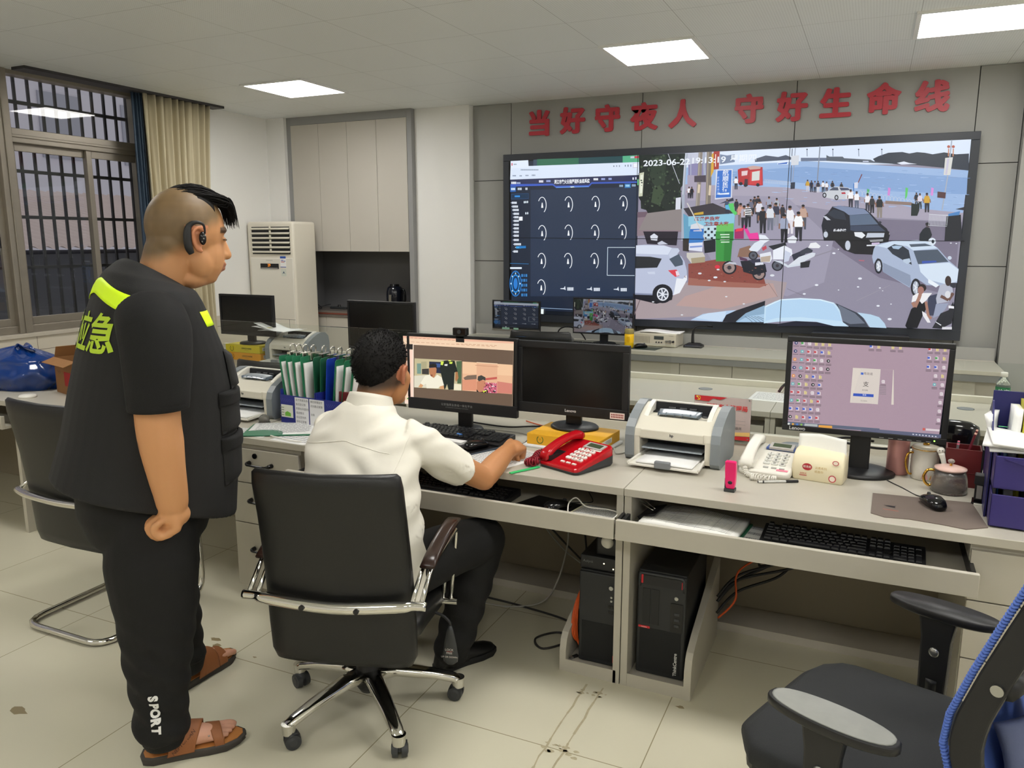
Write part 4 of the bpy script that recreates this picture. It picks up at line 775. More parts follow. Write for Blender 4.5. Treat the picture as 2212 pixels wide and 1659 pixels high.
# ================= telephones
RED = mat('glossy red plastic', (176, 14, 26), .18); KEYW = mat('white phone key', (232, 228, 222), .35)
def coil(t, pts, r, turns, wr, mi=0):
    P = [V(p) for p in pts]; out = []; n = turns*9
    for i in range(n+1):
        f = i/n*(len(P)-1); k = min(int(f), len(P)-2); u = f-k; a, b, c, d = P[max(k-1, 0)], P[k], P[k+1], P[min(k+2, len(P)-1)]
        q = .5*((2*b)+(c-a)*u+(2*a-5*b+4*c-d)*u*u+(3*b-a-3*c+d)*u**3); tg = (c-a).normalized() if (c-a).length > 0 else (c-b).normalized(); s = tg.cross(V((0, 0, 1))); s = s.normalized() if s.length > .01 else V((1, 0, 0)); w = s.cross(tg)
        ph = i/9*2*pi; out.append(q+s*(r*cos(ph))+w*(r*sin(ph)))
    t.tube(out, wr, 6, mi)
def phone(label, loc, rz, m, side, cordm, big):
    o = thing('telephone', label, 'telephone', loc, rz); s = side
    w, d = (.20, .22) if not big else (.185, .215)
    f = lambda y: .018+.052*(y+d/2)/d
    t = MB(); rg = [[V((x*k, y*k, (z if z is not None else f(y)))) for x, y in rrect(-w/2, w/2, -d/2, d/2, .022)] for z, k in ((0, .96), (.010, 1.0), (None, 1.0))]
    rg.append([p*1 for p in [V((x*.965, y*.965, f(y)+.006)) for x, y in rrect(-w/2, w/2, -d/2, d/2, .022)]]); t.loft(rg, sm=False); t.build('base', m, o, bev=.003)
    if not big: t = MB(); t.loft([[V((x*k, y*k, z if z is not None else f(y)*.62)) for x, y in rrect(-w/2-.001, w/2+.001, -d/2-.001, d/2+.001, .022)] for z, k in ((0, .95), (.01, 1.0), (None, 1.0))], sm=False); t.build('lower_shell', DGR, o)
    else: t = MB(); t.box(-.028, .086, .052, .100, f(.07)+.004, f(.07)+.014); q = t.build('display_surround', mat('blue phone panel', (62, 84, 140), .3), o, bev=.002); q.rotation_euler = (0, 0, 0)
    sl = math.atan2(.052, d); T = lambda t, x, y, dz=0: t.at((x, y, f(y)+.006+dz), sl, 0, 0)
    t = T(MB(), .035 if not big else .028, .068, .0 if not big else .011); t.box(-.044, .044, -.020, .024, -.004, .004); t.build('display_frame', mat('silver display frame', (176, 172, 168), .35), o)
    t = T(MB(), .035 if not big else .028, .069, .0041 if not big else .0151); t.box(-.033, .033, -.012, .015, 0, .0008); t.build('display', mat('lcd green', (70, 82, 60), .2), o)
    n = 0; lab = '123456789*0#'
    for r in range(4):
        for c in range(3):
            x, y = -.008+.0285*c + (.006 if big else .010), .026-.0235*r - (.004 if big else 0)
            t = T(MB(), x, y); rg = [[V((a*k, b*k, z)) for a, b in rrect(-.0125, .0125, -.0085, .0085, .006)] for z, k in ((-.002, 1), (.004, .96), (.0052, .86))]; t.loft(rg, sm=False); t.text(lab[r*3+c], .0135 if not big else .016, (0, 0, .0055), X1, Y1, mi=1, fat=.0004); t.build('key', [KEYW if not big else mat('grey phone key', (206, 206, 200), .35), BLK], o)
    for c in range(3): t = T(MB(), -.008+.0285*c+.010, -.078); t.box(-.009, .009, -.004, .004, -.002, .003); t.build('function_key', KEYW if not big else mat('grey key', (170, 170, 166), .4), o)
    for c in range(4): t = T(MB(), .0+.02*c, .042); t.box(-.006, .006, -.002, .002, -.002, .0025); t.build('menu_key', KEYW, o)
    t = T(MB(), .062, -.088 if big else .048); t.box(-.02, .02, -.006, .006, 0, .0008, col=(226, 130, 150) if big else (224, 216, 206)); t.build('sticker', PRINT, o)
    # handset across the left side
    xh = -w/2+.028; hp = []
    t = MB(); N = 15
    for k in range(N):
        u = k/(N-1); y = -.108+.216*u; e = abs(u-.5)*2; z = f(y)+.020+.020*(1-e**2) + .004; hw = .021+.006*e**3; th = .011+.011*e**2.5
        if k in (0, N-1): hw *= .75; th *= .6
        hp.append(ring((xh, y, z-.004*e**3), X1, Z1, hw, th, 18, .6))
    t.loft(hp); t.build('handset', m, o)
    t = MB(); t.box(xh-.028, xh+.028, -.10, .10, .03, f(0)+.004); t.build('cradle', m if big else BLK, o)
    return o
p = phone('red desk telephone with white keys in front of the yellow carton', (-.985, 2.745, DZ), R(-22), RED, 1, RED, False)
t = MB(); coil(t, [(-.078, -.125, .028), (-.12, -.145, .016), (-.145, -.08, .014), (-.185, -.02, .014), (-.17, .03, .022), (-.14, -.01, .03), (-.125, -.09, .03), (-.09, -.145, .018)], .0115, 38, .0032); t.build('coiled_cord', mat('dark red cord', (134, 20, 38), .35), p)
p = phone('white desk telephone with large grey keys between printer and tissues', (-.300, 2.99, DZ), R(-6), WHT, 1, WHT, True)
t = MB(); coil(t, [(-.065, -.118, .03), (-.05, -.135, .012), (-.02, -.14, .011), (.03, -.145, .011), (.05, -.135, .011), (.0, -.16, .011), (-.03, -.165, .011)], .008, 26, .0024); t.build('coiled_cord', WHT, p)
# ================= small things on the right desk
PNK = mat('hot pink plastic', (240, 30, 112), .3)
o = thing('stapler', 'hot pink stapler standing upright at the front of the right desk', 'stapler', (-.392, 2.665, DZ), R(-4))
t = MB(); t.loft([[V((a*w, y0+b*d, z)) for a, b in ((-1, -1), (1, -1), (1, 1), (-1, 1))] for z, w, y0, d in ((.012, .014, .002, .012), (.03, .0165, .0, .014), (.08, .0185, -.004, .013), (.108, .0185, -.010, .010), (.113, .016, -.012, .007))], sm=False); t.build('arm', PNK, o, bev=.004)
t = MB(); t.box(-.020, .016, -.012, .020, 0, .012); t.box(-.022, -.016, .004, .018, 0, .045); t.build('base', DGR, o, bev=.002); t = MB(); t.ell((.001, -.015, .036), (.008, .004, .006), 14, 8); t.build('button', BLK, o)
o = thing('ballpoint_pen', 'clear and black pen lying by the white telephone’s cord', 'pen', (-.255, 2.835, DZ+.005), R(28)); t = MB(); t.cyl((-.07, 0, 0), (.03, 0, 0), .0045, n=12); t.build('barrel', mat('clear barrel', (196, 196, 192), .2), o); t = MB(); t.cyl((-.072, 0, 0), (-.05, 0, 0), .003, .005, 12); t.cyl((.03, 0, 0), (.075, 0, 0), .0052, n=12); t.build('cap', BLK, o)
o = thing('tissue_pack', 'cream soft tissue pack with red emblems and one sheet pulled up', 'tissue pack', (-.122, 2.95, DZ), R(-8))
TIS = mat('cream film', (232, 222, 190), .35)
t = MB(); rg = []
for z, kx, ky in ((0, .96, .94), (.006, 1.0, 1.0), (.05, 1.01, 1.02), (.088, .98, .96), (.104, .93, .62), (.110, .85, .25)):
    rg.append([V((x*kx+.002*sin(7*x*60+z*90), y*ky + (0 if z < .09 else .008), z+.003*sin(x*50)*(z > .08))) for x, y in rrect(-.088, .088, -.048, .048, .010, 3)])
t.loft(rg); t.build('pack', TIS, o)
t = MB(); t.slab(lambda u, v: V((-.082+.168*u*(1-.03*v), .006+.006*sin(u*5)+.01*v, .09+(.072-.014*abs(u-.45))*v)), 12, 6, (0, .002, 0)); t.build('pulled_tissue', mat('soft tissue', (232, 232, 228), .9), o)
t = MB(); f = -.0495
def disc(t, c, rx, rz, col, n=20, y=None): t.poly([(c[0]+rx*cos(2*pi*i/n), (y if y is not None else f), c[1]+rz*sin(2*pi*i/n)) for i in range(n)], col=col)
disc(t, (-.035, .052), .017, .013, (176, 40, 52)); t.text('顺清柔', .0095, (-.035, f-.0006, .052), X1, Z1, col=(240, 230, 220)); disc(t, (.052, .020), .013, .013, (190, 70, 78)); disc(t, (.052, .020), .0095, .0095, (236, 220, 205), y=f-.0004)
t.text('云柔系列', .010, (.012, f-.0004, .052), X1, Z1, col=(200, 172, 110)); t.text('纸面巾', .010, (.006, f-.0004, .038), X1, Z1, col=(200, 172, 110)); t.box(-.06, -.035, f-.0004, f, .018, .0205, col=(190, 70, 78)); t.text('抽取式', .008, (-.047, f-.0004, .026), X1, Z1, col=(200, 120, 90)); disc(t, (.06, .079), .011, .009, (196, 92, 96), y=f+.0005-.0015); disc(t, (.06, .079), .008, .0065, (236, 222, 206), y=f-.0014)
t.build('printing', PRINT, o)
o = thing('snack_tub', 'round clear-lidded tub half hidden behind the tissue pack', 'tub', (-.235, 3.14, DZ)); t = MB(); t.lathe([(.042, 0), (.045, .004), (.048, .05)], 24); t.build('cup', mat('red tub', (186, 60, 60), .4), o); t = MB(); t.lathe([(.0475, .03), (.050, .055), (.05, .066), (.044, .07), (0, .071)], 24); t.build('lid', mat('frosted lid', (214, 220, 222), .2, trans=.4), o); t = MB(); t.lathe([(.0486, .018), (.0492, .026)], 24, cap=False); t.build('green_band', mat('green band', (70, 130, 90), .4), o)
o = thing('pink_tumbler', 'plain pink tumbler under the right corner of the mauve monitor', 'cup', (.135, 3.15, DZ)); t = MB(); t.lathe([(.036, 0), (.038, .003), (.037, .12), (.036, .165), (.034, .166), (.033, .155), (0, .15)], 28); t.build('body', mat('dusty pink steel', (206, 150, 146), .3, .3), o); t = MB(); t.lathe([(.0382, .155), (.0372, .168), (.02, .172), (0, .172)], 28); t.build('lid', mat('pink lid', (200, 158, 154), .4), o)
GOLD = mat('polished gold', (214, 164, 72), .15, 1)
o = thing('lidded_mug', 'white marble mug with gold rim, lid and gold handle', 'mug', (.222, 3.115, DZ), R(10))
t = MB(); t.lathe([(.040, 0), (.044, .004), (.047, .04), (.045, .105), (.0435, .112), (.040, .112), (.038, .02), (0, .02)], 32); t.build('cup', mat('white marbled glaze', (214, 208, 198), .15, var=.06, vs_=60), o)
t = MB(); t.lathe([(.0455, .108), (.047, .114), (.045, .120), (.03, .124), (0, .125)], 32); ld = t.build('lid', mat('cream lid', (226, 216, 196), .2), o); t = MB(); t.tube([(.0465*cos(a), .0465*sin(a), .1135) for a in [2*pi*i/32 for i in range(33)]], .0016, 6); t.build('gold_rim', GOLD, ld)
t = MB(); t.ell((0, 0, .128), (.012, .006, .006), 12, 6); t.build('gold_knob', GOLD, ld)
t = MB(); t.tube([(-.044, -.012, .098), (-.064, -.02, .092), (-.068, -.022, .055), (-.056, -.018, .022), (-.045, -.013, .018)], .004, 8, smooth=5); t.build('gold_handle', GOLD, o)
t = MB()
for a, c, h in ((-1.9, (188, 150, 140), .02), (-1.62, (206, 150, 150), .025), (-1.3, (196, 150, 90), .018), (-1.0, (176, 160, 150), .022)): t.poly([(.0464*cos(a+b), .0464*sin(a+b), .008+z) for b, z in ((-.11, 0), (.11, 0), (.0, h))], col=c)
t.build('painted_peaks', PRINT, o)
o = thing('spoon_whisk', 'white cat-eared spoon leaning between mug and glass teapot', 'spoon', (.262, 3.05, DZ)); t = MB(); t.tube([(.03, -.01, .004), (.015, 0, .08), (.004, .004, .115)], [.007, .008, .010], 10, smooth=3); t.ell((.002, .005, .124), (.013, .011, .013), 14, 8); t.build('handle', WHT, o); t = MB(); [t.ell((.002+s*.005, -.0055, .126), .0018, 8, 6) for s in (-1, 1)]; t.build('eye', BLK, o)
o = thing('glass_teapot_cup', 'hammered glass cup with pale pink lid and gold handle near the mouse', 'glass cup', (.292, 2.975, DZ), R(-12))
gl = MB(); rings = []
pr = [(.050, 0), (.056, .004), (.058, .025), (.053, .055), (.046, .078)]
for r, z in pr: rings.append([V(((r+.0012*sin(i*2.1+z*400))*cos(2*pi*i/40), (r+.0012*sin(i*2.1+z*400))*sin(2*pi*i/40), z)) for i in range(40)])
for r, z in [(.044, .078), (.050, .055), (.0545, .025), (.052, .008), (.001, .008)]: rings.append([V((r*cos(2*pi*i/40), r*sin(2*pi*i/40), z)) for i in range(40)])
gl.loft(rings); gl.build('glass_body', mat('hammered glass', (228, 220, 214), .06, trans=.9, bump=.6, bs=160), o)
t = MB(); t.lathe([(.047, .079), (.050, .082), (.050, .086), (.03, .092), (0, .093)], 32); ld = t.build('pink_lid', mat('pale pink ceramic', (226, 190, 178), .25), o); t = MB(); t.cyl((0, 0, .092), (0, 0, .103), .004); t.build('gold_stem', GOLD, ld); t = MB(); t.ell((0, 0, .109), (.011, .011, .008), 14, 8); t.build('crystal_knob', mat('crystal', (230, 224, 214), .05, trans=.7), ld)
t = MB(); t.tube([(-.044, -.006, .070), (-.066, -.012, .070), (-.077, -.016, .05), (-.074, -.015, .028), (-.062, -.012, .016), (-.054, -.008, .018)], .0048, 10, smooth=5); t.build('gold_handle', GOLD, o)
WOOD = mat('dark red wood', (96, 30, 32), .35, var=.25, vs_=22)
o = thing('pen_box', 'dark red wooden pen box behind the glass cup', 'pen holder', (.335, 3.10, DZ), R(-4))
t = MB(); t.box(-.052, .058, -.045, -.040, 0, .135); t.box(-.052, .058, .04, .045, 0, .135); t.box(-.052, -.047, -.04, .04, 0, .135); t.box(.053, .058, -.04, .04, 0, .135); t.box(-.047, .053, -.04, .04, 0, .006); t.box(-.052, .058, -.0462, -.045, .05, .053); t.build('box', WOOD, o, bev=.002)
t = MB(); t.box(.058, .064, -.045, .045, 0, .14); t.build('black_side', BLK, o)
for nm, lb, a, b, m, c2 in (('pencil', 'slim maroon pencil standing in the pen box', (.325, 3.09, .77), (.372, 3.10, .945), mat('maroon lacquer', (110, 30, 44), .35), (236, 190, 170)), ('pencil', 'pink-tipped pencil at the left of the pen box', (.308, 3.075, .77), (.318, 3.08, .905), mat('grey lacquer', (120, 116, 118), .35), (236, 120, 150))):
    o = thing(nm, lb, 'pencil', a); t = MB(); t.cyl((0, 0, 0), V(b)-V(a), .0042, n=8); t.build('shaft', m, o); t = MB(); t.cyl((V(b)-V(a))*.93, (V(b)-V(a))*1.03, .0046, .0035, 8); t.build('tip', mat('tip %d' % c2[2], c2, .5), o)
o = thing('clip_holder', 'shiny black and clear holder standing at the right in the pen box', 'holder', (.376, 3.115, .757), R(20)); t = MB(); t.at((0, 0, 0), 0, .3, 0); t.box(-.014, .014, -.01, .01, 0, .165); t.build('body', BLKG, o, bev=.004); t = MB(); t.at((0, 0, 0), 0, .3, 0); t.tube([(-.016, -.012, .15), (-.022, -.014, .165), (-.014, -.014, .178), (-.004, -.012, .165)], .0025, 8, smooth=4); t.build('wire', CHR, o)
o = thing('desk_speaker', 'rounded black desk speaker behind the pen box', 'speaker', (.325, 3.26, DZ), R(-8)); t = MB(); t.loft([[V((.075*max(k, .01)*cos(2*pi*i/32)*1.05, .045*sin(2*pi*i/32)*max(k, .01), z)) for i in range(32)] for z, k in ((0, .7), (.01, .85), (.10, .95), (.15, 1.0), (.178, .92), (.192, .6), (.196, .0))]); t.build('body', BLKG, o); t = MB(); t.box(-.05, .05, -.043, -.036, .03, .12); t.build('front_cloth', BLK, o)
o = thing('stapler', 'small black stapler standing beside the purple trays', 'stapler', (.372, 2.885, DZ), R(-8)); t = MB(); t.box(-.02, .02, -.03, .03, 0, .008); t.build('base', BLKG, o, bev=.002); t = MB(); t.box(-.014, .014, -.015, .02, .012, .085); t.box(-.017, .017, -.02, .02, .066, .098); t.build('arm', BLK, o, bev=.003); t = MB(); t.box(-.008, .008, -.022, -.014, .02, .064); t.build('magazine', STEEL, o); t = MB(); t.box(-.012, .012, -.0315, -.03, .001, .006); t.build('front_plate', WHT, o)
# purple trays and rack with papers
PUR = mat('purple-blue plastic', (56, 48, 112), .35, bump=.1, bs=300)
o = thing('tray_organizer', 'two-tier purple paper tray with a rack, at the right edge', 'tray', (.372, 2.64, DZ), R(-4))
for k in range(2):
    z = .005+.118*k; t = MB(); t.box(0, .26, 0, .005, z, z+.10); t.box(0, .005, 0, .32, z, z+.10); t.box(.255, .26, 0, .32, z, z+.10); t.box(0, .26, .0, .32, z, z+.005); t.box(0, .26, .315, .32, z, z+.10)
    if k: t.prism([(.02, z+.095), (.26, z+.02), (.26, z+.095)], -.004, .0, 'y')
    t.build('tray', PUR, o, bev=.002)
t = MB(); t.prism([(.10, 0), (.34, 0), (.34, .30), (.26, .345), (.24, .345), (.10, .24)], -.008, -.003, 'x'); t.prism([(.10, 0), (.34, 0), (.34, .30), (.26, .345), (.24, .345), (.10, .24)], .262, .267, 'x'); t.box(-.003, .262, .335, .34, 0, .365); t.build('rack', mat('navy plastic', (34, 34, 92), .4), o, bev=.001)
o2 = thing('loose_papers', 'white papers heaped on top of the purple trays', 'papers', (.49, 2.75, DZ+.226), R(-4))
for k, (a, dx) in enumerate(((0, 0), (-.1, -.012), (.05, .0))): t = MB(); t.at((dx, -.01*k, .012*k), 0, 0, a); t.slab(lambda u, v: V((-.125+.25*u, -.09+.18*v, .006+.014*(1-u)*v+.004*sin(4*u+k))), 6, 6, (0, 0, .006)); t.build('sheet', PAPER, o2)
t = MB(); t.box(-.10, -.075, .05, .056, .052, .0525, col=(90, 190, 120)); t.build('green_mark', PRINT, o2)
for i, (nm, lb, x, m, th, h, cl) in enumerate((('paper_sheaf', 'curled white sheaf at the left of the purple rack', .383, PAPER, .020, .30, -.05), ('document_folder', 'bright blue folder edge in the purple rack', .405, mat('cyan folder', (40, 130, 196), .4), .006, .22, 0), ('paper_sheaf', 'thick white sheaf between blue and yellow folders in the rack', .428, PAPER, .024, .325, .0), ('document_folder', 'yellow translucent folder in the purple rack', .456, mat('yellow film', (196, 190, 60), .3), .014, .345, 0), ('paper_sheaf', 'white sheaf right of the yellow folder', .49, PAPER, .02, .30, 0), ('paper_sheaf', 'white sheaf at the photo’s right edge in the rack', .52, PAPER, .018, .30, 0))):
    q = thing(nm, lb, 'papers' if nm[0] == 'p' else 'folder', (x, 2.80, DZ+.012), R(-4)); t = MB(); t.slab(lambda u, v: V((cl*max(0, v-.6)**1.3*2*(1-u)+.003*sin(6*v+i), .01+.15*u, h*v*(1-.03*u))), 6, 12, (-th, 0, 0)); t.build('sheets' if nm[0] == 'p' else 'cover', m, q)
# acrylic sign
o = thing('acrylic_sign', 'clear acrylic stand with a pink and red notice behind the printer', 'sign', (-.545, 3.36, DZ), R(-2))
t = MB(); t.box(-.122, .122, -.0035, -.0015, .01, .195); t.box(-.122, .122, .0015, .0035, .01, .195); t.prism([(-.05, 0), (.05, 0), (.05, .004), (-.05, .004)], -.122, .122, 'x'); t.build('stand', GLASS, o)
t = MB(); t.box(-.12, .12, -.001, .001, .012, .193, col=(224, 196, 196)); y = -.0038
t.poly([(-.12, y, .193), (.02, y, .193), (-.01, y, .180), (-.04, y, .184), (-.06, y, .170), (-.12, y, .172)], col=(196, 40, 48)); t.poly([(-.12, y, .012), (.12, y, .012), (.12, y, .03), (0, y, .024), (-.12, y, .032)], col=(206, 44, 50)); t.poly([(-.0, y, .026), (.12, y, .032), (.12, y, .05), (.06, y, .044)], col=(238, 196, 120))
t.text('消防安全管理局', .025, (.02, y-.0004, .148), X1, Z1, col=(214, 60, 60), fat=.0006); t.text('责任人', .014, (.02, y-.0004, .112), X1, Z1, col=(90, 90, 90)); t.text('党员先锋岗', .014, (.05, y-.0004, .062), X1, Z1, col=(60, 60, 60))
for z in (.095, .08): t.box(-.04, .10, y-.0004, y, z, z+.001, col=(150, 140, 140))
t.poly([(-.10+.011*cos(a), y-.0004, .183+.009*sin(a)) for a in [i*pi/6 for i in range(12)]], col=(196, 40, 48)); t.tube([(-.103+.008*cos(a), y-.0006, .182+.008*sin(a)) for a in [R(-120+20*i) for i in range(11)]], .0014, 5, col=(240, 206, 60)); t.tube([(-.110, y-.0006, .188), (-.096, y-.0006, .174)], .0014, 5, col=(240, 206, 60)); t.box(-.112, -.104, y-.001, y-.0004, .186, .191, col=(240, 206, 60))
t.build('notice', PRINT, o)
for sx in (-.112, .112):
    for z in (.02, .187): t = MB(); t.cyl((sx, -.0045, z), (sx, -.0015, z), .003); t.build('stud', STEEL, o)
# water bottle on the second row
o = thing('water_bottle', 'clear water bottle with green label beyond the glass, upper right of the papers', 'bottle', (.645, 4.60, DZ))
t = MB(); t.lathe([(.030, 0), (.033, .006), (.033, .05), (.031, .055), (.033, .06), (.033, .125), (.030, .14), (.018, .165), (.014, .172), (.014, .178)], 24); t.build('body', mat('bottle plastic', (226, 236, 232), .08, trans=.85), o); t = MB(); t.lathe([(.0335, .075), (.0338, .078), (.0338, .118), (.0335, .121)], 24, cap=False); t.build('label', mat('green film', (40, 116, 72), .4), o); t = MB(); t.lathe([(.0165, .172), (.0165, .192), (.014, .195), (0, .195)], 20); t.build('cap', WHT, o)
t = MB(); t.text('怡宝', .026, (0, -.0342, .098), X1, Z1, col=(236, 240, 236)); t.build('label_lettering', PRINT, o)
# ================= rear counter things
o = thing('yellow_bottle', 'bottle of yellow drink with clear lid on the rear counter', 'bottle', (-1.755, 6.11, DZ)); t = MB(); t.lathe([(.036, 0), (.038, .004), (.038, .11), (.036, .114), (0, .114)], 24); t.build('drink', mat('yellow drink', (236, 190, 20), .15), o); t = MB(); t.lathe([(.037, .114), (.038, .118), (.038, .148), (.034, .155), (0, .156)], 24); t.build('lid', mat('smoky yellow lid', (206, 190, 120), .15, trans=.6), o)
t = MB(); [t.box(x, x+.006, -.0388, -.038, .05, .095) for x in (-.008, .006)]; t.build('level_marks', mat('amber mark', (190, 140, 20), .4), o)
o = thing('radio_set', 'cream two-way radio set with knobs on the rear counter', 'radio', (-1.56, 6.36, DZ), R(-2))
t = MB(); t.box(-.20, .16, -.12, .12, .004, .108); t.build('case', mat('cream metal case', (200, 194, 176), .4), o, bev=.006)
t = MB(); t.box(-.02, .06, -.1215, -.12, .062, .09); t.build('display', mat('grey lcd', (70, 76, 74), .25), o)
for x, r in ((.085, .010), (.112, .013), (.14, .009)): t = MB(); t.cyl((x, -.12, .05), (x, -.138, .05), r, r*.9); t.build('knob', STEEL if r > .0095 else BLK, o)
for x in (0, .022, .044): t = MB(); t.cyl((x, -.12, .04), (x, -.126, .04), .006); t.build('button', DGR, o)
t = MB(); [t.box(-.18+.012*i, -.175+.012*i, -.1212, -.12, .03, .085) for i in range(11)]; t.build('speaker_slots', mat('slot shade', (150, 146, 130), .5), o)
t = MB(); t.text('TM-8250', .010, (.12, -.1212, .094), X1, Z1, col=(90, 90, 86)); t.build('model_lettering', PRINT, o)
o2 = thing('loose_papers', 'white papers lying on top of the cream radio set', 'papers', (-1.55, 6.36, DZ+.108)); t = MB(); t.slab(lambda u, v: V((-.16+.33*u, -.09+.18*v, .012+.005*sin(6*u))), 8, 4, (0, 0, .009)); t.build('sheets', PAPER, o2)
o = thing('gooseneck_microphone', 'black desk microphone with curved neck right of the radio set', 'microphone', (-1.285, 6.36, DZ)); t = MB(); t.loft([[V((x*k, y*k, z)) for x, y in rrect(-.075, .075, -.06, .06, .012)] for z, k in ((0, 1), (.018, .98), (.034, .6))], sm=False); t.build('base', BLK, o, bev=.003); t = MB(); t.tube([(-.01, .01, .03), (-.012, .01, .10), (-.002, .005, .15), (.04, -.01, .175), (.11, -.03, .18)], [.014, .011, .006, .005, .005], 10, smooth=5); t.build('neck', BLK, o); t = MB(); t.cyl((.11, -.03, .18), (.15, -.04, .178), .007, .008); t.build('capsule', BLKG, o)
o = thing('keyboard_dock', 'silver-white dock with small keys between the two rear displays', 'dock', (-2.40, 6.22, DZ)); t = MB(); t.loft([[V((x*k, y*k, z)) for x, y in rrect(-.10, .10, -.10, .10, .02)] for z, k in ((0, 1), (.02, 1), (.05, .8))], sm=False); t.build('body', mat('silver plastic', (170, 170, 168), .4), o, bev=.003)
for i in range(4): t = MB(); t.box(-.07+.036*i, -.05+.036*i, -.1015, -.098, .006, .015); t.build('key', WHT, o)
t = MB(); t.ell((-.02, 0, .055), (.05, .06, .012), 16, 8); t.build('top_cover', DGR, o)
t = MB(); t.tube([(-2.50, 6.40, .755), (-2.46, 6.38, .84), (-2.36, 6.36, .87), (-2.26, 6.36, .82), (-2.22, 6.38, .76)], .006, 8, smooth=6); tag(t.build('black_cable', BLK), 'black cable arching between the two rear displays', 'cable')
o = thing('sound_bar', 'flat black box under the display wall, behind the mauve monitor', 'speaker', (-.06, 6.40, DZ)); MB().box(-.335, .335, -.05, .05, .0, .165).build('case', BLK, o, bev=.006)
t = MB(); t.cyl((-1.99-.16, 6.13, .777), (-1.99-.16, 6.128, .777), .0)
# ================= under the desks: computers and cables
TWR = mat('black computer case', (26, 27, 28), .5, bump=.2, bs=500); TWF = mat('dark grey front', (38, 39, 40), .5)
def tower(label, x, y, z, w, h, d, style):
    o = thing('computer_tower', label, 'computer', (x, y, z)); MB().box(-w/2, w/2, .012, d, 0, h).build('case', TWR, o, bev=.004)
    MB().box(-w/2, w/2, 0, .014, .004, h-.004).build('front_panel', TWF, o, bev=.005)
    t = MB(); t.box(-w/2+.012, w/2-.012, -.001, .002, .02, h*.46); t.build('perforated_grille', mat('punched grille', (24, 25, 26), .6, bump=.8, bs=1200), o)
    if style == 0:
        t = MB(); t.cyl((w*.30, -.001, h*.86), (w*.30, -.005, h*.86), .008); t.build('power_button', STEEL, o)
        for k in range(2): t = MB(); t.cyl((w*.31, 0, h*(.76-.04*k)), (w*.31, -.003, h*(.76-.04*k)), .004); t.build('audio_jack', STEEL, o)
        for k in range(2):
            for q in (0, 1): t = MB(); t.box(w*.24+.012*q, w*.24+.012*q+.008, -.002, .0, h*(.64-.055*k), h*(.64-.055*k)+.010); t.build('usb_port', BLKG, o)
        t = MB(); t.box(w*.37, w*.46, -.002, 0, h*.055, h*.13, col=(196, 42, 48)); t.text('Lenovo', .009, (w*.415, -.0026, h*.0925), (0, 0, 1), (-1, 0, 0), col=(240, 230, 230)); t.build('red_badge', PRINT, o)
    else:
        t = MB(); bent_tube(t, [(-w/2+.008, -.004, h*.86), (-w/2+.008, -.004, h*.985), (w/2-.008, -.004, h*.985), (w/2-.008, -.004, h*.86)], .005, .012); t.build('handle_frame', DGR, o)
        t = MB(); t.box(-w/2+.016, w/2-.016, -.0015, .003, h*.875, h*.965); t.build('handle_recess', BLK, o); t = MB(); t.box(-w/2+.012, -w/2+.020, -.0025, .003, h*.885, h*.965, col=(196, 42, 48)); t.box(w/2-.016, w/2-.012, -.0025, .003, h*.885, h*.95, col=(196, 42, 48)); t.build('red_accent', PRINT, o)
        for k in range(2): t = MB(); t.box(-w/2+.02+.032*k, -w/2+.048+.032*k, -.002, .0, h*.5, h*.84); t.build('drive_bay', TWR, o, bev=.001)
        t = MB(); t.box(w*.2, w*.45, -.003, 0, h*.47, h*.74); t.build('port_panel', BLKG, o); t = MB(); t.cyl((w*.31, 0, h*.79), (w*.31, -.004, h*.79), .007); t.build('power_button', STEEL, o)
        for k in range(3): t = MB(); t.box(w*.28, w*.38, -.0045, -.003, h*(.52+.055*k), h*(.52+.055*k)+.009); t.build('usb_port', DGR, o)
        t = MB(); t.box(-w*.46, -w*.22, -.0018, 0, h*.455, h*.475, col=(196, 42, 48)); t.text('Lenovo', .007, (-w*.34, -.0024, h*.465), X1, Z1, col=(240, 230, 230)); t.text('ThinkCentre', .017, (w*.33, -.0024, h*.155), Z1, (-1, 0, 0), col=(206, 206, 202), fat=.0005); t.build('maker_badges', PRINT, o)
    return o
tower('black computer tower in the left bay, a small black box on top', -.832, 2.59, .035, .155, .365, .36, 0)
tower('black computer tower with a handle, in the right bay', -.602, 2.60, .035, .175, .40, .38, 1)
o = thing('network_box', 'black network box with lit lamps on top of the left tower', 'network box', (-.838, 2.61, .40)); t = MB(); t.box(-.076, .076, 0, .20, .0, .052); t.build('case', BLK, o, bev=.004); t = MB(); [t.box(x-.002, x+.002, -.0012, 0, z, z+.004) for x, z in ((.016, .028), (.052, .012))]; t.build('lamp', mat('warm white lamp', (255, 240, 190), em=4), o); t = MB(); t.text('Aolynk', .014, (-.045, -.0008, .03), X1, Z1, col=(110, 110, 110)); t.build('maker_lettering', PRINT, o)
o = thing('desk_camera', 'small black box with a white dome sitting on the network box', 'camera', (-.815, 2.66, .452)); t = MB(); t.box(-.045, .045, -.03, .05, 0, .07); t.build('case', BLK, o, bev=.006); t = MB(); t.ell((-.002, -.03, .055), (.024, .014, .024), 18, 10); t.build('white_dome', WHT, o)
def cable(label, pts, r, m, sm=8): t = MB(); t.tube(pts, r, 7, smooth=sm); return tag(t.build('floor_cable', m), label, 'cable')
GW = mat('grey-white cable', (170, 168, 160), .5); ORC = mat('orange cable', (206, 84, 30), .45)
cable('white cable hanging behind the seated man’s knee and curling on the floor', [(-1.20, 3.2, .62), (-1.17, 3.16, .45), (-1.15, 3.1, .25), (-1.20, 3.02, .05), (-1.32, 2.95, .006), (-1.50, 2.92, .006), (-1.62, 2.98, .006)], .0038, GW)
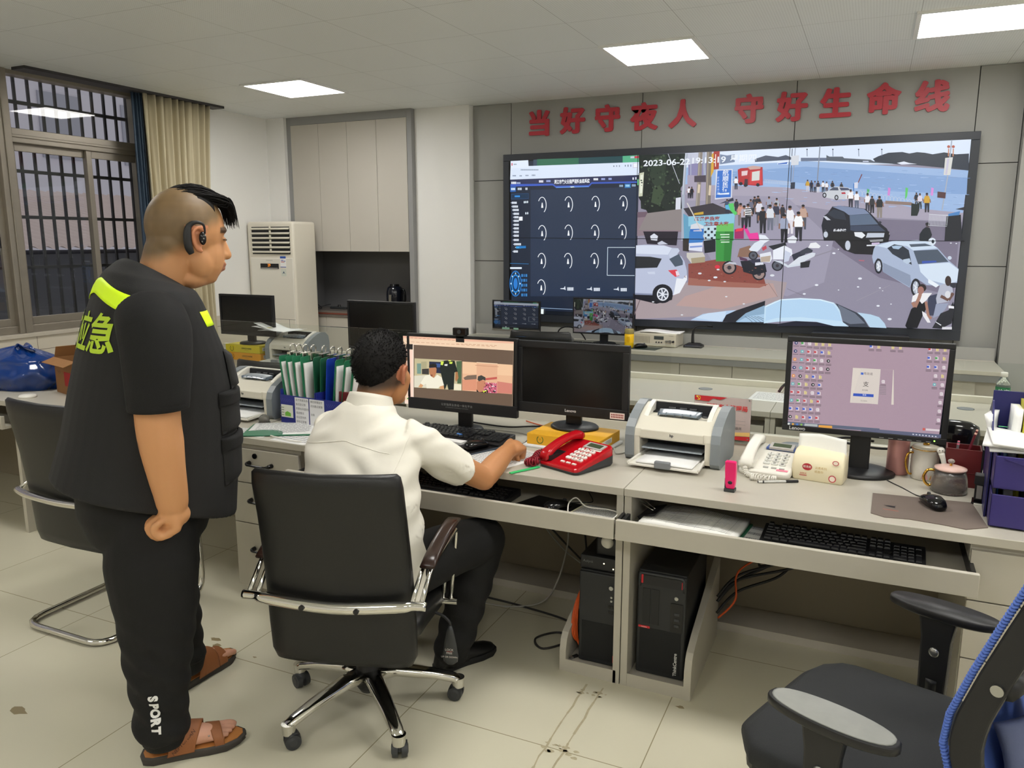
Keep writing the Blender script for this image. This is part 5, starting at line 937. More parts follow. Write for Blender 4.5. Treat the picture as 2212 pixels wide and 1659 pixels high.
cable('black cable dropping straight down left of the left tower', [(-1.13, 3.2, .62), (-1.10, 3.16, .42), (-1.06, 3.10, .28), (-1.04, 3.08, .12), (-.93, 3.02, .09)], .0045, BLK)
cable('long dark cable slanting under the middle desk', [(-1.62, 3.27, .62), (-1.45, 3.24, .45), (-1.25, 3.2, .28), (-1.05, 3.12, .17), (-.93, 3.0, .16)], .0045, mat('dark grey cable', (50, 48, 46), .5))
cable('thin pale cable sagging across the back panel of the middle desk', [(-1.5, 3.27, .48), (-1.35, 3.24, .32), (-1.2, 3.2, .2), (-1.05, 3.14, .15), (-.94, 3.02, .15)], .003, GW)
cable('dark cable looping flat on the floor beside the left bay', [(-1.55, 2.98, .006), (-1.3, 2.96, .006), (-1.05, 2.9, .01), (-1.0, 2.78, .008), (-1.08, 2.66, .006), (-1.14, 2.72, .006), (-1.08, 2.80, .008), (-.985, 2.80, .01)], .0045, mat('dark grey cable', (50, 48, 46), .5))
cable('bundle of black cables behind the network box', [(-.95, 3.2, .66), (-.94, 3.1, .55), (-.935, 3.0, .4), (-.94, 2.99, .22), (-.935, 2.98, .08)], .007, BLK)
t = MB()
for k in range(4): t.tube([(-.925+.006*k, 2.66+.02*k, .30+.02*k), (-.935-.004*k, 2.65, .22), (-.93-.003*k, 2.63-.006*k, .12), (-.918, 2.64+.01*k, .07), (-.916+.002*k, 2.70, .14), (-.92, 2.72, .24)], .0042, 7, smooth=6)
tag(t.build('orange_cable_coil', ORC), 'coil of orange cable hanging beside the left tower', 'cable')
for i, (dx, dz) in enumerate(((0, 0), (.05, .02), (.09, .0), (.03, -.05))):
    cable('black cable of the tangle behind the right tower, %s' % ('hanging highest', 'looping to the right', 'reaching farthest right', 'hanging lowest')[i], [(-.30+dx*.6, 3.2, .62), (-.30+dx, 3.15, .50+dz), (-.36+dx, 3.12, .36+dz), (-.24+dx*1.4, 3.14, .42+dz), (-.28+dx, 3.12, .33+dz), (-.40, 3.06, .26+dz), (-.47, 3.0, .18+dz)], .0055, BLK)
cable('thin orange cable behind the right tower', [(-.36, 3.2, .52), (-.28, 3.14, .40), (-.40, 3.05, .30), (-.40, 3.0, .2), (-.46, 2.98, .12)], .004, ORC)
o = thing('usb_plug', 'small black and silver cable plug lying on the left bay floor', 'plug', (-.925, 2.60, .037), R(60)); MB().box(-.012, .012, -.006, .006, 0, .009).build('grip', BLK, o, bev=.002); MB().box(-.026, -.012, -.005, .005, .001, .007).build('tip', STEEL, o)
# cables on the desk behind monitors
cable('black cable behind the video-call monitor, on the desktop', [(-1.75, 3.22, .756), (-1.5, 3.18, .757), (-1.38, 3.24, .757), (-1.25, 3.3, .757), (-1.18, 3.34, .757)], .004, BLK)
cable('orange-red cable behind the video-call monitor', [(-1.45, 3.33, .757), (-1.36, 3.28, .757), (-1.27, 3.25, .757), (-1.2, 3.26, .757)], .003, ORC)
cable('thin white cable between the yellow carton and the video-call monitor', [(-1.7, 3.1, .754), (-1.46, 3.12, .754), (-1.35, 3.1, .754), (-1.27, 3.02, .754), (-1.28, 2.98, .754)], .0025, GW)
cable('teal cable in front of the video-call monitor base', [(-1.9, 2.98, .753), (-1.8, 3.06, .754), (-1.72, 3.06, .756), (-1.66, 3.12, .756)], .0028, mat('teal cable', (44, 110, 116), .45))
cable('white cable between the yellow carton and the printer', [(-.93, 3.05, .754), (-.89, 2.96, .754), (-.86, 3.02, .754), (-.88, 3.12, .76), (-.9, 3.2, .756)], .0028, GW)
o = thing('power_plug', 'white power plug block beside the yellow carton', 'plug', (-.885, 3.22, DZ)); MB().box(-.03, .03, -.02, .02, 0, .035).build('block', WHT, o, bev=.004); MB().box(-.012, .012, -.0215, -.02, .01, .022).build('socket_slot', DGR, o)
cable('black cable hanging behind the mauve monitor stand', [(-.22, 3.36, .77), (-.15, 3.3, .80), (-.05, 3.26, .84), (.05, 3.2, .85)], .005, BLK)
cable('black cable crossing behind the tissue pack to the right', [(-.05, 3.34, .80), (.08, 3.3, .80), (.2, 3.3, .82), (.26, 3.34, .83)], .005, BLK)
# ================= left desk: blue bag and carton
BAG = mat('blue plastic bag', (14, 56, 128), .16, trans=.25, coat=.4)
o = thing('blue_plastic_bag', 'bulging shiny blue plastic bag on the far left desk', 'bag', (-4.60, 2.96, DZ))
t = MB()
def bag(u, v):
    a = 2*pi*u; z = .235*v; b = .82+.14*sin(pi*min(v/.66, 1)) if v < .7 else max(.05, .82*(1-((v-.7)/.3)**1.7*.95))
    cr = 1+.07*noise.noise(V((cos(a)*2.4, sin(a)*2.4, v*3)))+.05*noise.noise(V((cos(a)*6, sin(a)*6, v*5)))+(.10*sin(a*9+v*3)*max(0, v-.5))
    return V((.36*b*cr*cos(a)+.06*max(0, v-.8), (.20*b*cr*sin(a)), z+.01*noise.noise(V((cos(a)*3, sin(a)*3, v*2+7)))))
t.grid(bag, 96, 40); t.build('body', BAG, o)
t = MB(); t.slab(lambda u, v: V((.03+.16*v+.02*sin(5*u), -.03+.05*u-.01*v, .225+.035*sin(pi*v)*(1-.3*u)+.012*sin(8*v+4*u))), 8, 14, (0, .0015, .001)); t.build('tied_ends', BAG, o)
BRN = mat('brown cardboard', (142, 100, 58), .75, var=.06, vs_=30)
o = thing('cardboard_box', 'open brown cardboard box behind the standing man’s back, beside the blue bag', 'box', (-4.02, 2.99, DZ), R(-16))
t = MB(); t.box(-.16, .16, -.12, -.117, 0, .20); t.box(-.16, .16, .117, .12, 0, .20); t.box(-.16, -.157, -.12, .12, 0, .20); t.box(.157, .16, -.12, .12, 0, .20); t.box(-.157, .157, -.117, .117, 0, .004); t.build('walls', BRN, o)
t = MB(); t.at((0, .12, .20), -.35, 0, 0); t.box(-.16, .16, 0, .003, 0, .075); t.build('back_flap', BRN, o); t = MB(); t.at((-.16, 0, .20), 0, .5, 0); t.box(-.003, 0, -.115, .115, 0, .07); t.build('side_flap', BRN, o); t = MB(); t.at((0, -.12, .2), 1.9, 0, 0); t.box(-.155, .155, 0, .003, 0, .07); t.build('front_flap', BRN, o)
t = MB(); y = -.1206; t.box(-.03, .10, y-.0004, y, .05, .13, col=(164, 34, 30)); t.box(-.12, -.05, y-.0004, y, .165, .17, col=(60, 50, 40)); t.text('↑↑', .03, (-.10, y-.0004, .12), X1, Z1, col=(70, 50, 40)); t.build('printing', PRINT, o)
o = thing('white_cup_lid', 'small round white lid in front of the cardboard box', 'lid', (-4.20, 2.74, DZ)); t = MB(); t.lathe([(.045, 0), (.046, .008), (.04, .014), (0, .016)], 24); t.build('disc', WHT, o)
# ================= pictures shown by the displays: flat emissive polygons lying on each screen
FR = {'A': (1370, 300, .16727), 'B': (1730, 290, .16727), 'C': (1370, 500, .16727), 'D': (1730, 500, .16727), 'E': (1090, 330, .13562), 'F': (870, 720, .12054), 'G': (1690, 730, .12658), 'H': (1860, 730, .1386), 'P': (0, 0, 1), 'I': (1000, 520, .25316)}
class Pic:
    def __init__(s, Y, eps): s.Y = Y; s.eps = eps; s.n = 0; s.items = []; s.tx = []
    def w(s, f, x, y): a, b, k = FR[f]; p = ony(a+x*k, b+y*k, s.Y); return (p.x, p.z)
    def poly(s, f, c, pts): s.items.append((tuple(int(c[i:i+2], 16) for i in (0, 2, 4)) if isinstance(c, str) else c, [s.w(f, *p) for p in pts]))
    def run(s, f, text):
        for ln in text.strip().split('\n'):
            c, *pp = ln.split(); s.poly(f, c, [tuple(float(v) for v in p.split(',')) for p in pp])
    def ell(s, f, c, x, y, rx, ry, n=16, a0=0, a1=360): s.poly(f, c, [(x+rx*cos(R(a0+(a1-a0)*i/n)), y+ry*sin(R(a0+(a1-a0)*i/n))) for i in range(n if a1-a0 >= 360 else n+1)])
    def line(s, f, c, pts, w):
        for (x0, y0), (x1, y1) in zip(pts, pts[1:]):
            d = math.hypot(x1-x0, y1-y0) or 1; a, b = -(y1-y0)/d*w/2, (x1-x0)/d*w/2; s.poly(f, c, [(x0+a, y0+b), (x1+a, y1+b), (x1-a, y1-b), (x0-a, y0-b)])
    def arc(s, f, c, x, y, rx, ry, a0, a1, w, n=14): s.line(f, c, [(x+rx*cos(R(a0+(a1-a0)*i/n)), y+ry*sin(R(a0+(a1-a0)*i/n))) for i in range(n+1)], w)
    def text(s, f, c, t, x, y, h, ww=1, fat=0): p = s.w(f, x, y); q = s.w(f, x, y+h); s.items.append((c, t, p, abs(q[1]-p[1])*1.15, ww, fat))
    def man(s, f, x, y, h, shirt, legs, skin='8c6450', hair='181a20', arms=True):
        k = h/10; s.poly(f, legs, [(x-1.2*k, y+4.6*k), (x+1.3*k, y+4.6*k), (x+1.1*k, y+10*k), (x+.3*k, y+10*k), (x+.1*k, y+6*k), (x-.3*k, y+10*k), (x-1.1*k, y+10*k)])
        s.poly(f, shirt, [(x-1.0*k, y+1.5*k), (x+1.0*k, y+1.5*k), (x+1.7*k, y+3.4*k), (x+1.3*k, y+5.2*k), (x-1.3*k, y+5.2*k), (x-1.7*k, y+3.4*k)])
        if arms: s.line(f, skin, [(x-1.6*k, y+3.3*k), (x-1.7*k, y+5.2*k)], .5*k); s.line(f, skin, [(x+1.6*k, y+3.3*k), (x+1.8*k, y+5*k)], .5*k)
        s.ell(f, skin, x, y+.85*k, .62*k, .85*k, 10); s.ell(f, hair, x, y+.45*k, .66*k, .5*k, 10)
    def bake(s, name, par, off=(0, 0, 0), fit=None, dim=1, eps=None, y=None, m=None):
        t = MB(); e = eps or s.eps
        for i, it in enumerate(s.items):
            c = tuple(v*dim for v in (it[0] if not isinstance(it[0], str) else tuple(int(it[0][k:k+2], 16) for k in (0, 2, 4)))); yy = (s.Y if y is None else y) - e*i; F = fit or (lambda x, z: (x, z))
            if isinstance(it[1], list): t.poly([(F(x, z)[0]-off[0], yy-off[1], F(x, z)[1]-off[2]) for x, z in it[1]], col=c)
            elif not fit: t.text(it[1], it[3], (it[2][0]-off[0], yy-off[1], it[2][1]-off[2]), (it[4], 0, 0), Z1, col=c, fat=it[5])
        return t.build(name, m or SCREEN, par)
YS = 6.492
vw = thing('display_wall', 'huge black-framed wall display with camera menu and harbour street picture', 'video wall', (-1.225, 6.5, 1.63))
t = MB()
for q in ((-1.835, 1.835, .665, .722), (-1.835, 1.835, -.745, -.668), (-1.835, -1.778, -.668, .665), (1.778, 1.835, -.668, .665)): t.box(q[0], q[1], -.006, .078, q[2], q[3])
t.build('frame', mat('dark slate frame', (50, 54, 62), .35), vw, bev=.003)
for i in range(3):
    for j in range(2): MB().box(-1.778+1.1853*i, -1.778+1.1853*(i+1), 0, .06, -.668+.6665*j, -.668+.6665*(j+1)).build('display_panel', MATS['dark panel glass'], vw)
# --- camera menu
ui = Pic(YS, 4e-5)
ui.run('P', '''1c2638 1103,350 1381,335 1372,680 1105,668
26344c 1146,410 1378,404 1372,640 1146,640
10161e 1105,668 1373,681 1373,689 1105,676
3a4a5c 1152,345 1381,336 1380,350 1152,360
2e6a50 1160,344 1250,341 1250,356 1160,359
24484e 1250,341 1345,337 1345,352 1250,356
58b088 1345,337 1381,335 1381,350 1345,352
c83c50 1371,337 1380,336.5 1380,341.5 1371,342
c4ccd8 1362,338 1370,337.5 1370,341.5 1362,342
dce8fa 1103,360 1381,350 1380,378 1102,388
e4eefc 1103,348 1141,346 1142,362 1103,364''')
ui.run('E', '''2c3254 92,430 2120,358 2115,480 1390,495 1345,540 820,556 770,518 92,535
3c5cc0 92,500 770,492 815,528 1340,515 1385,470 2115,455 2115,480 1390,495 1345,545 820,560 768,520 92,540
6aa0f0 820,548 1340,533 1342,545 820,560
e8fcff 1040,540 1100,537 1120,548 1060,556
2a62b0 90,545 180,540 180,620 90,625
244a78 105,655 385,645 385,735 105,742
17324e 112,664 380,652 380,728 112,734
2f74b4 1912,494 2010,490 2010,558 1912,562
7ef0a0 2118,425 2132,424 2130,515 2118,517
c8c0d8 2045,165 2120,160 2122,238 2045,240
f0f4fc 2052,172 2114,168 2116,230 2052,233
d06070 110,165 128,164 128,205 110,206''')
for x, y, w_, h_, c in ((145, 175, 50, 18, '8896a8'), (258, 262, 285, 20, '8a98ac'), (130, 355, 55, 22, '8290a6'), (240, 358, 40, 20, '8290a6'), (335, 352, 50, 20, '8290a6'), (435, 348, 58, 22, '8290a6'), (550, 438, 70, 36, 'f0f0fc'), (668, 436, 68, 30, 'a8b8f0'), (1418, 405, 75, 34, 'f4f8ff'), (1542, 404, 62, 30, 'a8b8f0'), (1658, 402, 52, 30, 'a8b8f0'), (110, 462, 80, 36, 'f0f4ff'), (195, 470, 62, 26, 'b0c0e8'), (108, 560, 66, 36, 'e0f0ff'), (212, 558, 66, 36, 'd0dcea'), (335, 556, 36, 36, 'd8e2ee'), (1830, 510, 62, 34, '9ab4cc'), (1930, 508, 66, 34, 'a8dcf8'), (2030, 502, 64, 36, '9ab4cc'), (165, 680, 85, 28, '3c9cf0'), (1735, 204, 20, 20, '606c80'), (1780, 200, 20, 24, '8a94a8'), (1825, 198, 18, 28, '8a94a8'), (1918, 194, 16, 26, '50607c'), (1962, 190, 18, 34, '6a7488'), (2008, 188, 14, 34, '60609c'), (2040, 394, 26, 36, 'e8eefc'), (2085, 388, 22, 40, 'e8eefc')):
    n = max(1, int(w_/14))
    for k in range(n): ui.poly('E', c, [(x+w_*k/n, y), (x+w_*(k+.78)/n, y), (x+w_*(k+.78)/n, y+h_), (x+w_*k/n, y+h_)])
ui.text('E', (244, 248, 255), '湛江市救火云指挥视频会商系统', 1072, 462, 62, .62, .001)
for i, (x, y, w_) in enumerate([(120, 780, 80), (130, 840, 90), (140, 895, 92), (150, 955, 85), (158, 1010, 70), (155, 1068, 78), (155, 1130, 78), (155, 1188, 78), (155, 1244, 78), (155, 1304, 78), (155, 1372, 78), (160, 1440, 110), (190, 1490, 80), (150, 1555, 70)]):
    for k in range(5): ui.poly('E', 'e4ecf8' if i != 12 else '40b0f8', [(x+w_*k/5, y), (x+w_*(k+.8)/5, y), (x+w_*(k+.8)/5, y+34), (x+w_*k/5, y+34)])
    ui.ell('E', 'd0dcea', x-10, y+17, 7, 9, 8)
ui.run('E', '''f0f4fa 235,1020 292,1018 292,1080 235,1083
1e78c0 235,1485 345,1482 345,1520 235,1522''')
for x, y in ((320, 788), (345, 786), (372, 784), (345, 965), (374, 963)): ui.ell('E', 'e0ecf4', x, y, 10, 20, 10)
for rx, ry, c in ((13, 28, '2878c8'), (11.5, 25.5, '14304c'), (9, 20, '2a8ce0'), (7.2, 17, '12365c'), (4.5, 12, '2a7cd0')): ui.ell('P', c, 1114.5, 612.5, rx, ry, 22)
for k in range(8): ui.ell('P', 'd8f0ff', 1114.5+9.8*cos(k*pi/4), 612.5+22*sin(k*pi/4), 1.1, 2, 8)
for j in range(5):
    for i in range(3): ui.poly('P', '2c68a4' if (i+j) % 2 else '3c84c4', [(1127+4.6*i, 592+10.5*j), (1130.5+4.6*i, 592+10.5*j), (1130.5+4.6*i, 598+10.5*j), (1127+4.6*i, 598+10.5*j)])
ui.poly('P', 'dce8f4', [(1103, 577), (1128, 577), (1128, 581), (1103, 581)]); ui.line('P', '2c7cb8', [(1103, 569), (1143, 570)], 1)
for px, py in ((1173, 442), (1230, 441), (1288, 440), (1348, 439), (1173, 503), (1230, 502), (1287, 502), (1346, 501), (1172, 563), (1229, 563), (1286, 563), (1344, 564), (1171.5, 620)):
    ui.arc('P', 'f0f4fa', px-1, py+1, 8.8, 17, -150, 62, 1.5, 12); ui.poly('P', 'f4f8fc', [(px-1.6, py-4), (px, py-4), (px+1.5, py+7), (px-3, py+7)])
for px, py in ((1226, 623.5), (1283, 624.5), (1341, 625)):
    ui.poly('P', 'd8e0ec', [(px-14, py-1), (px-7, py-1.5), (px-4, py-6), (px-2.5, py+3), (px-7, py+1), (px-14, py+.5)])
    for k in range(4): ui.poly('P', 'd8e0ec', [(px+1+3.4*k, py-3), (px+3.8+3.4*k, py-3), (px+3.8+3.4*k, py+4), (px+1+3.4*k, py+4)])
for q in ([(1314, 534.5), (1373, 534.5)], [(1313.5, 594.5), (1372, 595)], [(1314, 534), (1313, 595)]): ui.line('P', 'd8e8f4', q, 1.1)
ui.poly('P', 'f0fcfc', [(1169, 667), (1176, 667.3), (1175.5, 678), (1169, 677.5)]); ui.line('P', '9cb8d8', [(1150, 664), (1238, 668)], 1)
ui.line('P', '04060a', [(1103, 513.5), (1377, 516.5)], 1.3)
ui.bake('menu_picture', vw, (-1.225, 6.5, 1.63))
# --- harbour street
st = Pic(YS, 4e-5); rs = random.Random(11)
st.run('P', '''8f8b9e 1381,335 2098,301 2055,712 1373,689
dce8fa 1480,331 2098,301 2093,352 1480,362
9cb8e0 1480,362 1740,348 2092,368 2080,460 1980,450 1860,425 1700,405 1480,398
86a6d4 1560,372 1740,360 2090,384 2088,420 1900,412 1700,392 1560,390
a8a2b4 1480,398 1700,405 1860,425 1980,450 2080,460 2078,480 1900,470 1700,440 1480,430
7a7488 1800,470 2074,480 2060,640 1900,600 1780,520
9c98ac 1450,420 1700,425 1800,520 1780,610 1700,640 1560,600
a89a9e 1373,640 1560,590 1700,610 1690,650 1600,680 1373,689
b89c98 1480,640 1570,612 1670,612 1680,640 1560,668 1460,660
8c4c44 1487,570 1550,560 1600,575 1650,600 1655,618 1560,614 1487,606
a0685c 1487,600 1560,608 1660,614 1640,622 1560,620 1486,616
6e5a68 1377,458 1470,455 1470,470 1377,474
8c7a84 1377,470 1475,462 1480,500 1376,510''')
for k in range(150):
    y = rs.uniform(366, 450); x0 = 1500 + max(0, (y-395)*5.2) ; x = rs.uniform(min(x0, 2000), 2080); l = rs.uniform(4, 20)
    st.poly('P', rs.choice(('b4cdf0', '7e9ccc', 'a6c2ea', '90aedb', '8aa0c8')), [(x, y), (x+l, y+.4), (x+l*.8, y+1.1), (x+l*.1, y+.9)])
st.run('B', '''6c7890 0,305 330,305 330,345 0,350
5c6470 330,270 370,290 540,290 560,310 900,330 940,350 1240,350 1240,385 900,370 330,345
343c48 930,320 1000,285 1130,240 1310,230 1400,250 1500,232 1600,240 1700,260 1850,235 2000,260 2170,250 2165,470 1900,440 1500,400 1200,385 960,355
dfe6f4 1240,372 1330,352 1400,372 1500,385 1300,392
c8d0e4 800,345 870,345 880,360 800,358''')
st.run('A', '''4a5468 1560,260 1700,215 1860,235 1960,210 2030,240 2030,270 1560,300
7888a4 1110,200 1200,215 1300,200 1300,300 1110,330
eef4fe 1850,312 1990,290 1990,330 1850,330
c4c8da 690,190 1110,165 1110,330 690,340
8c88b0 700,330 930,300 1000,480 700,520
a8a0b4 690,470 1000,470 1000,800 690,800
202a26 60,210 660,185 655,560 600,640 620,900 300,960 90,900
2e3c30 230,230 420,210 400,560 300,640 200,520
18201e 60,440 200,560 330,780 420,960 180,960 60,760
3c4c38 250,640 330,600 400,700 330,860 220,820
c8ccb4 70,445 130,430 110,740 60,745
e8ecdc 85,470 118,460 104,700 76,705
8c8484 170,960 640,900 640,1180 60,1180''')
for k in range(120): x, y = rs.uniform(90, 600), rs.uniform(215, 900); r = rs.uniform(6, 22); st.poly('A', rs.choice(('26342a', '3a4a38', '1a2420', '4c5c48', '141c1a')), [(x+r*cos(a)*rs.uniform(.6, 1.3), y+r*sin(a)*rs.uniform(.6, 1.2)) for a in [i*pi/3 for i in range(6)]]) if x < 640-(y-215)*.3 or y > 500 else None
st.line('A', 'c8ccd8', [(442, 195), (590, 580)], 7); st.line('A', 'a8b0c0', [(680, 190), (660, 380), (640, 700), (628, 1315)], 34); st.line('A', 'd0d6e2', [(672, 190), (650, 420), (630, 720)], 10)
st.line('A', 'b8c0d0', [(735, 200), (735, 470)], 8); st.line('A', 'a4acc0', [(905, 175), (915, 500)], 30)
st.line('A', '8c847c', [(862, 175), (845, 520), (820, 900)], 52); st.line('A', 'a8a096', [(850, 175), (832, 520), (806, 880)], 14)
st.line('A', '7c746c', [(975, 170), (965, 560), (955, 970)], 66); st.line('A', 'a09686', [(960, 170), (948, 560), (940, 970)], 16); st.line('A', 'd8c8b0', [(985, 600), (975, 730)], 30); st.line('A', 'd8c8b0', [(845, 590), (835, 700)], 28)
st.run('A', '''a83c34 1030,165 1108,160 1095,390 1030,400
d8a83c 1005,200 1030,180 1030,420 990,500
fff0e0 1050,200 1060,200 1058,360 1048,360
2a2e40 1100,840 1290,800 1260,690 1280,760
4c4450 780,480 930,470 930,560 780,560
d8dce8 1060,400 1275,390 1265,760 1045,785
3a74cc 1080,412 1262,404 1250,752 1055,765''')
st.text('A', (236, 242, 250), '航', 1185, 445, 66, 1.1, .0006); st.text('A', (236, 242, 250), '顺', 1183, 520, 66, 1.1, .0006); st.text('A', (236, 242, 250), '民', 1180, 590, 60, 1.1, .0006); st.text('A', (236, 242, 250), '宿', 1176, 655, 60, 1.1, .0006)
for k, c in enumerate('经济电梯酒店'): st.text('A', (200, 216, 240), c, 1088, 505+38*k, 26)
st.poly('A', 'e8f0fa', [(1065, 715), (1110, 695), (1110, 705), (1230, 695), (1230, 718), (1105, 722)])
st.run('A', '''b42c34 1340,400 1380,380 1660,365 1665,600 1600,610 1480,600 1350,590
cc3c40 1500,420 1650,405 1650,590 1490,590
d4d8d4 1525,430 1625,412 1620,535 1520,545
c8a49c 1460,365 1540,348 1640,360 1630,390 1500,400
e0c8cc 1390,420 1470,410 1462,470 1390,480
402c38 1430,520 1470,520 1470,610 1420,610
2c3444 2020,565 2080,560 2075,645 2020,650
3c6cc0 1855,320 1985,300 1975,325 1860,330''')
for x, y in ((1380, 580), (1440, 600), (1600, 595)): st.ell('A', '22242c', x, y, 24, 22)
for k in range(40): x = 1690+k*13; st.arc('A', 'c4ccdc', x, 580+k*1.2, 8, 60, 190, 350, 2.5, 4) if k < 26 else None
st.run('A', '''3c3840 640,900 1020,830 1300,950 1290,975 710,1000
64a0c0 640,965 705,1005 1305,962 1290,1315 650,1315
8cc4dc 705,1005 1305,962 1292,1110 705,1130
c0d8e4 905,1130 1070,1120 1070,1315 905,1315
c8a43c 780,960 900,940 900,975 780,985
2c6cc0 730,1150 900,1130 905,1315 720,1315
d4d8e0 740,1110 820,1085 905,1125 900,1160 730,1165
b8bcd8 770,1180 880,1170 885,1315 765,1315
6cc060 1068,1105 1290,1090 1288,1200 1065,1210
3c8c3c 1065,1205 1290,1195 1285,1315 1065,1315
a02c68 1300,1170 1420,1150 1420,1290 1300,1290
e83c9c 1400,1120 1440,1110 1500,1220 1600,1210 1620,1315 1500,1315''')
for i in range(4):
    for j in range(4):
        if (i+j) % 2: st.poly('A', '1c2430', [(910+42*i, 1150+40*j), (938+42*i, 1148+40*j), (938+42*i, 1176+40*j), (910+42*i, 1178+40*j)])
st.text('A', (150, 60, 60), '红港是我家', 945, 1035, 48, 1.2, .001); st.text('A', (150, 60, 60), '卫生靠大家', 1065, 1100, 46, 1.2, .001)
for k in range(4): st.line('A', 'd0e8d0', [(1120+8*k, 1238+22*k), (1240, 1232+22*k)], 9)
st.line('A', 'd0ccc8', [(690, 830), (760, 960), (930, 1315)], 14); st.run('A', 'd8dce8 545,765 610,755 605,910 540,915')
for x, y, h, a, b in ((715, 620, 150, 'e8e8f0', '2c2c38'), (750, 620, 150, '22242e', '22242e'), (1320, 490, 165, 'f0f0f4', '303444'), (1325, 780, 190, '2a2c38', '34343c'), (1205, 780, 190, '40506c', '2c3040'), (1560, 745, 230, '30323e', '24262e'), (1605, 735, 240, '282a34', '24262e'), (1745, 745, 210, '9ca0b4', '585c6c'), (1845, 765, 210, 'a8acb8', '50545f'), (1510, 780, 220, '6a6c80', '30343e'), (1380, 830, 290, 'c89484', '7a6a70'), (1425, 860, 300, 'b0a8b8', '2a2c34'), (1475, 840, 300, 'e8e8ec', '22242c'), (1620, 790, 300, 'dcdce8', '3a3c48'), (1920, 850, 210, '2c2e38', '303038'), (1835, 825, 300, '34364a', '8c8e9c'), (1665, 880, 340, '20222a', '20222a'), (1760, 850, 330, 'd8dce4', '6c7080'), (2015, 865, 360, 'eaeaf0', 'e0dce4'), (2185, 850, 320, 'c0a090', '505460'), (1940, 970, 370, '9ca4bc', '1c1e26'), (2125, 940, 380, 'f4f6f8', '24262e')): st.man('A', x, y, h, a, b)
for k in range(4): st.poly('A', '24262e', [(1440, 900+28*k), (1515, 895+28*k), (1515, 908+28*k), (1440, 913+28*k)])
st.run('A', '''5cb0d8 1180,860 1230,850 1250,920 1190,910
58c868 1220,840 1290,830 1300,920 1340,960 1310,990 1250,930
e83850 1330,1160 1420,1150 1400,1190 1310,1200''')
st.text('A', (236, 242, 250), '2023-06-22', 425, 312, 92, 1.28, .0012); st.text('A', (236, 242, 250), '19:13:19', 962, 282, 92, 1.28, .0012); st.text('A', (236, 242, 250), '星期四', 1415, 262, 92, 1.1, .001)
# right half of the street
st.line('B', '8890a0', [(250, 155), (215, 610)], 14); st.line('B', 'a8b0c0', [(1945, 80), (1890, 560), (1820, 980)], 16); st.run('B', '''d8d8d4 1860,310 1960,300 1925,530 1840,530
c8c4d8 1885,320 1915,318 1885,520 1860,522
583c3c 1762,742 1870,755 1862,832 1758,820''')
for x in (1905, 1965): st.ell('B', 'b46050', x, 165, 20, 18); st.line('B', 'c88868', [(x, 190), (x-4, 290)], 14)
st.line('A', '606878', [(2045, 130), (2025, 560)], 10); st.line('A', '98a0b4', [(2085, 120), (2050, 560)], 10); st.run('A', 'd4d8e0 2030,225 2135,215 2125,340 2030,345')
for x in (83, 415, 747, 1045): st.line('B', '5c6880', [(x, 200), (x+2, 290)], 7); st.ell('B', '303848', x, 200, 10, 8)
for x, y, h, a, b in ((90, 590, 150, 'c8a040', 'c8c4d0'), (140, 600, 150, '22283c', '22283c'), (185, 605, 150, '8898b8', '2c3040'), (225, 605, 150, '34343e', 'd0d0d8'), (290, 605, 150, 'e8e8ee', '30343c'), (335, 615, 140, 'e8e8ee', '5c4c50'), (410, 605, 140, '28303a', '28303a'), (525, 625, 130, '283038', '303038'), (1490, 755, 170, '28303c', '303440'), (1535, 765, 200, 'd8d4e4', '1e2630'), (1625, 760, 250, 'd0a43c', '2c2c34')): st.man('B', x, y, h, a, b)
for x, c in ((1140, 'd088d0'), (1365, '60c868'), (1695, 'd890d8'), (870, '58b070')): st.poly('B', c, [(x-14, 690 if x != 870 else 705), (x+18, 700 if x != 870 else 720), (x+6, 800 if x != 870 else 770), (x-22, 860 if x == 1365 else 790)])
for k in range(18): st.arc('B', 'c8d0de', 770+75*k*.6, 790+k*8, 26, 60, 180, 360, 4, 5)
st.run('B', '''8c7870 1090,860 1420,880 1560,950 1400,920 1090,900
1e2a2a 1425,895 1500,905 1535,870 1525,990 1500,1055 1420,1055
c8ccd4 290,750 350,735 400,690 470,678 600,690 660,720 660,830 560,845 420,840 300,815
4c5468 375,720 420,688 480,690 490,728 370,728
48506a 500,692 610,698 640,725 520,730
b83848 525,755 570,750 585,775 530,775
d8dce4 580,730 680,740 670,840 580,840''')
for x, y in ((308, 790), (462, 820)): st.ell('B', '20242c', x, y, 26, 34); st.ell('B', 'b8bcc8', x, y, 14, 20)
st.line('B', '7c3c3c', [(790, 520), (740, 630)], 12); st.run('B', 'd4d8e8 690,630 740,620 735,700 690,700'); st.line('B', '3c78c0', [(685, 640), (682, 740)], 12)
for x, y, h, a, b in ((645, 715, 230, 'f0f0f4', '2c2e3a'), (722, 740, 220, 'f0f0f4', '5c6478'), (862, 765, 230, 'e8e8f0', '343844'), (920, 800, 220, '34363c', '1c1e24'), (1015, 800, 280, '20262c', '8c847c')): st.man('B', x, y, h, a, b)
st.run('B', '''1a1e2a 270,1180 300,1060 350,1020 410,935 560,930 830,965 900,1020 1000,1130 1110,1220 1150,1300 1130,1375 300,1375
7c8aa8 410,940 550,932 820,968 890,1030 620,1045 560,1000
2c3442 340,1030 430,970 560,1010 590,1110 440,1090
5c6c84 630,1045 890,1035 1000,1165 640,1180
3c465c 640,1185 1000,1175 1100,1260 850,1290 640,1240
e8ecf2 680,1265 790,1270 840,1310 800,1340 700,1310
e4dcd4 1080,1265 1120,1255 1145,1290 1100,1325
98a2b4 850,1300 1080,1285 1070,1320 840,1335
c8ccd8 290,1060 330,1060 390,1110 340,1110''')
st.text('B', (220, 224, 232), '综合执法', 505, 1250, 42, .8, .0015)
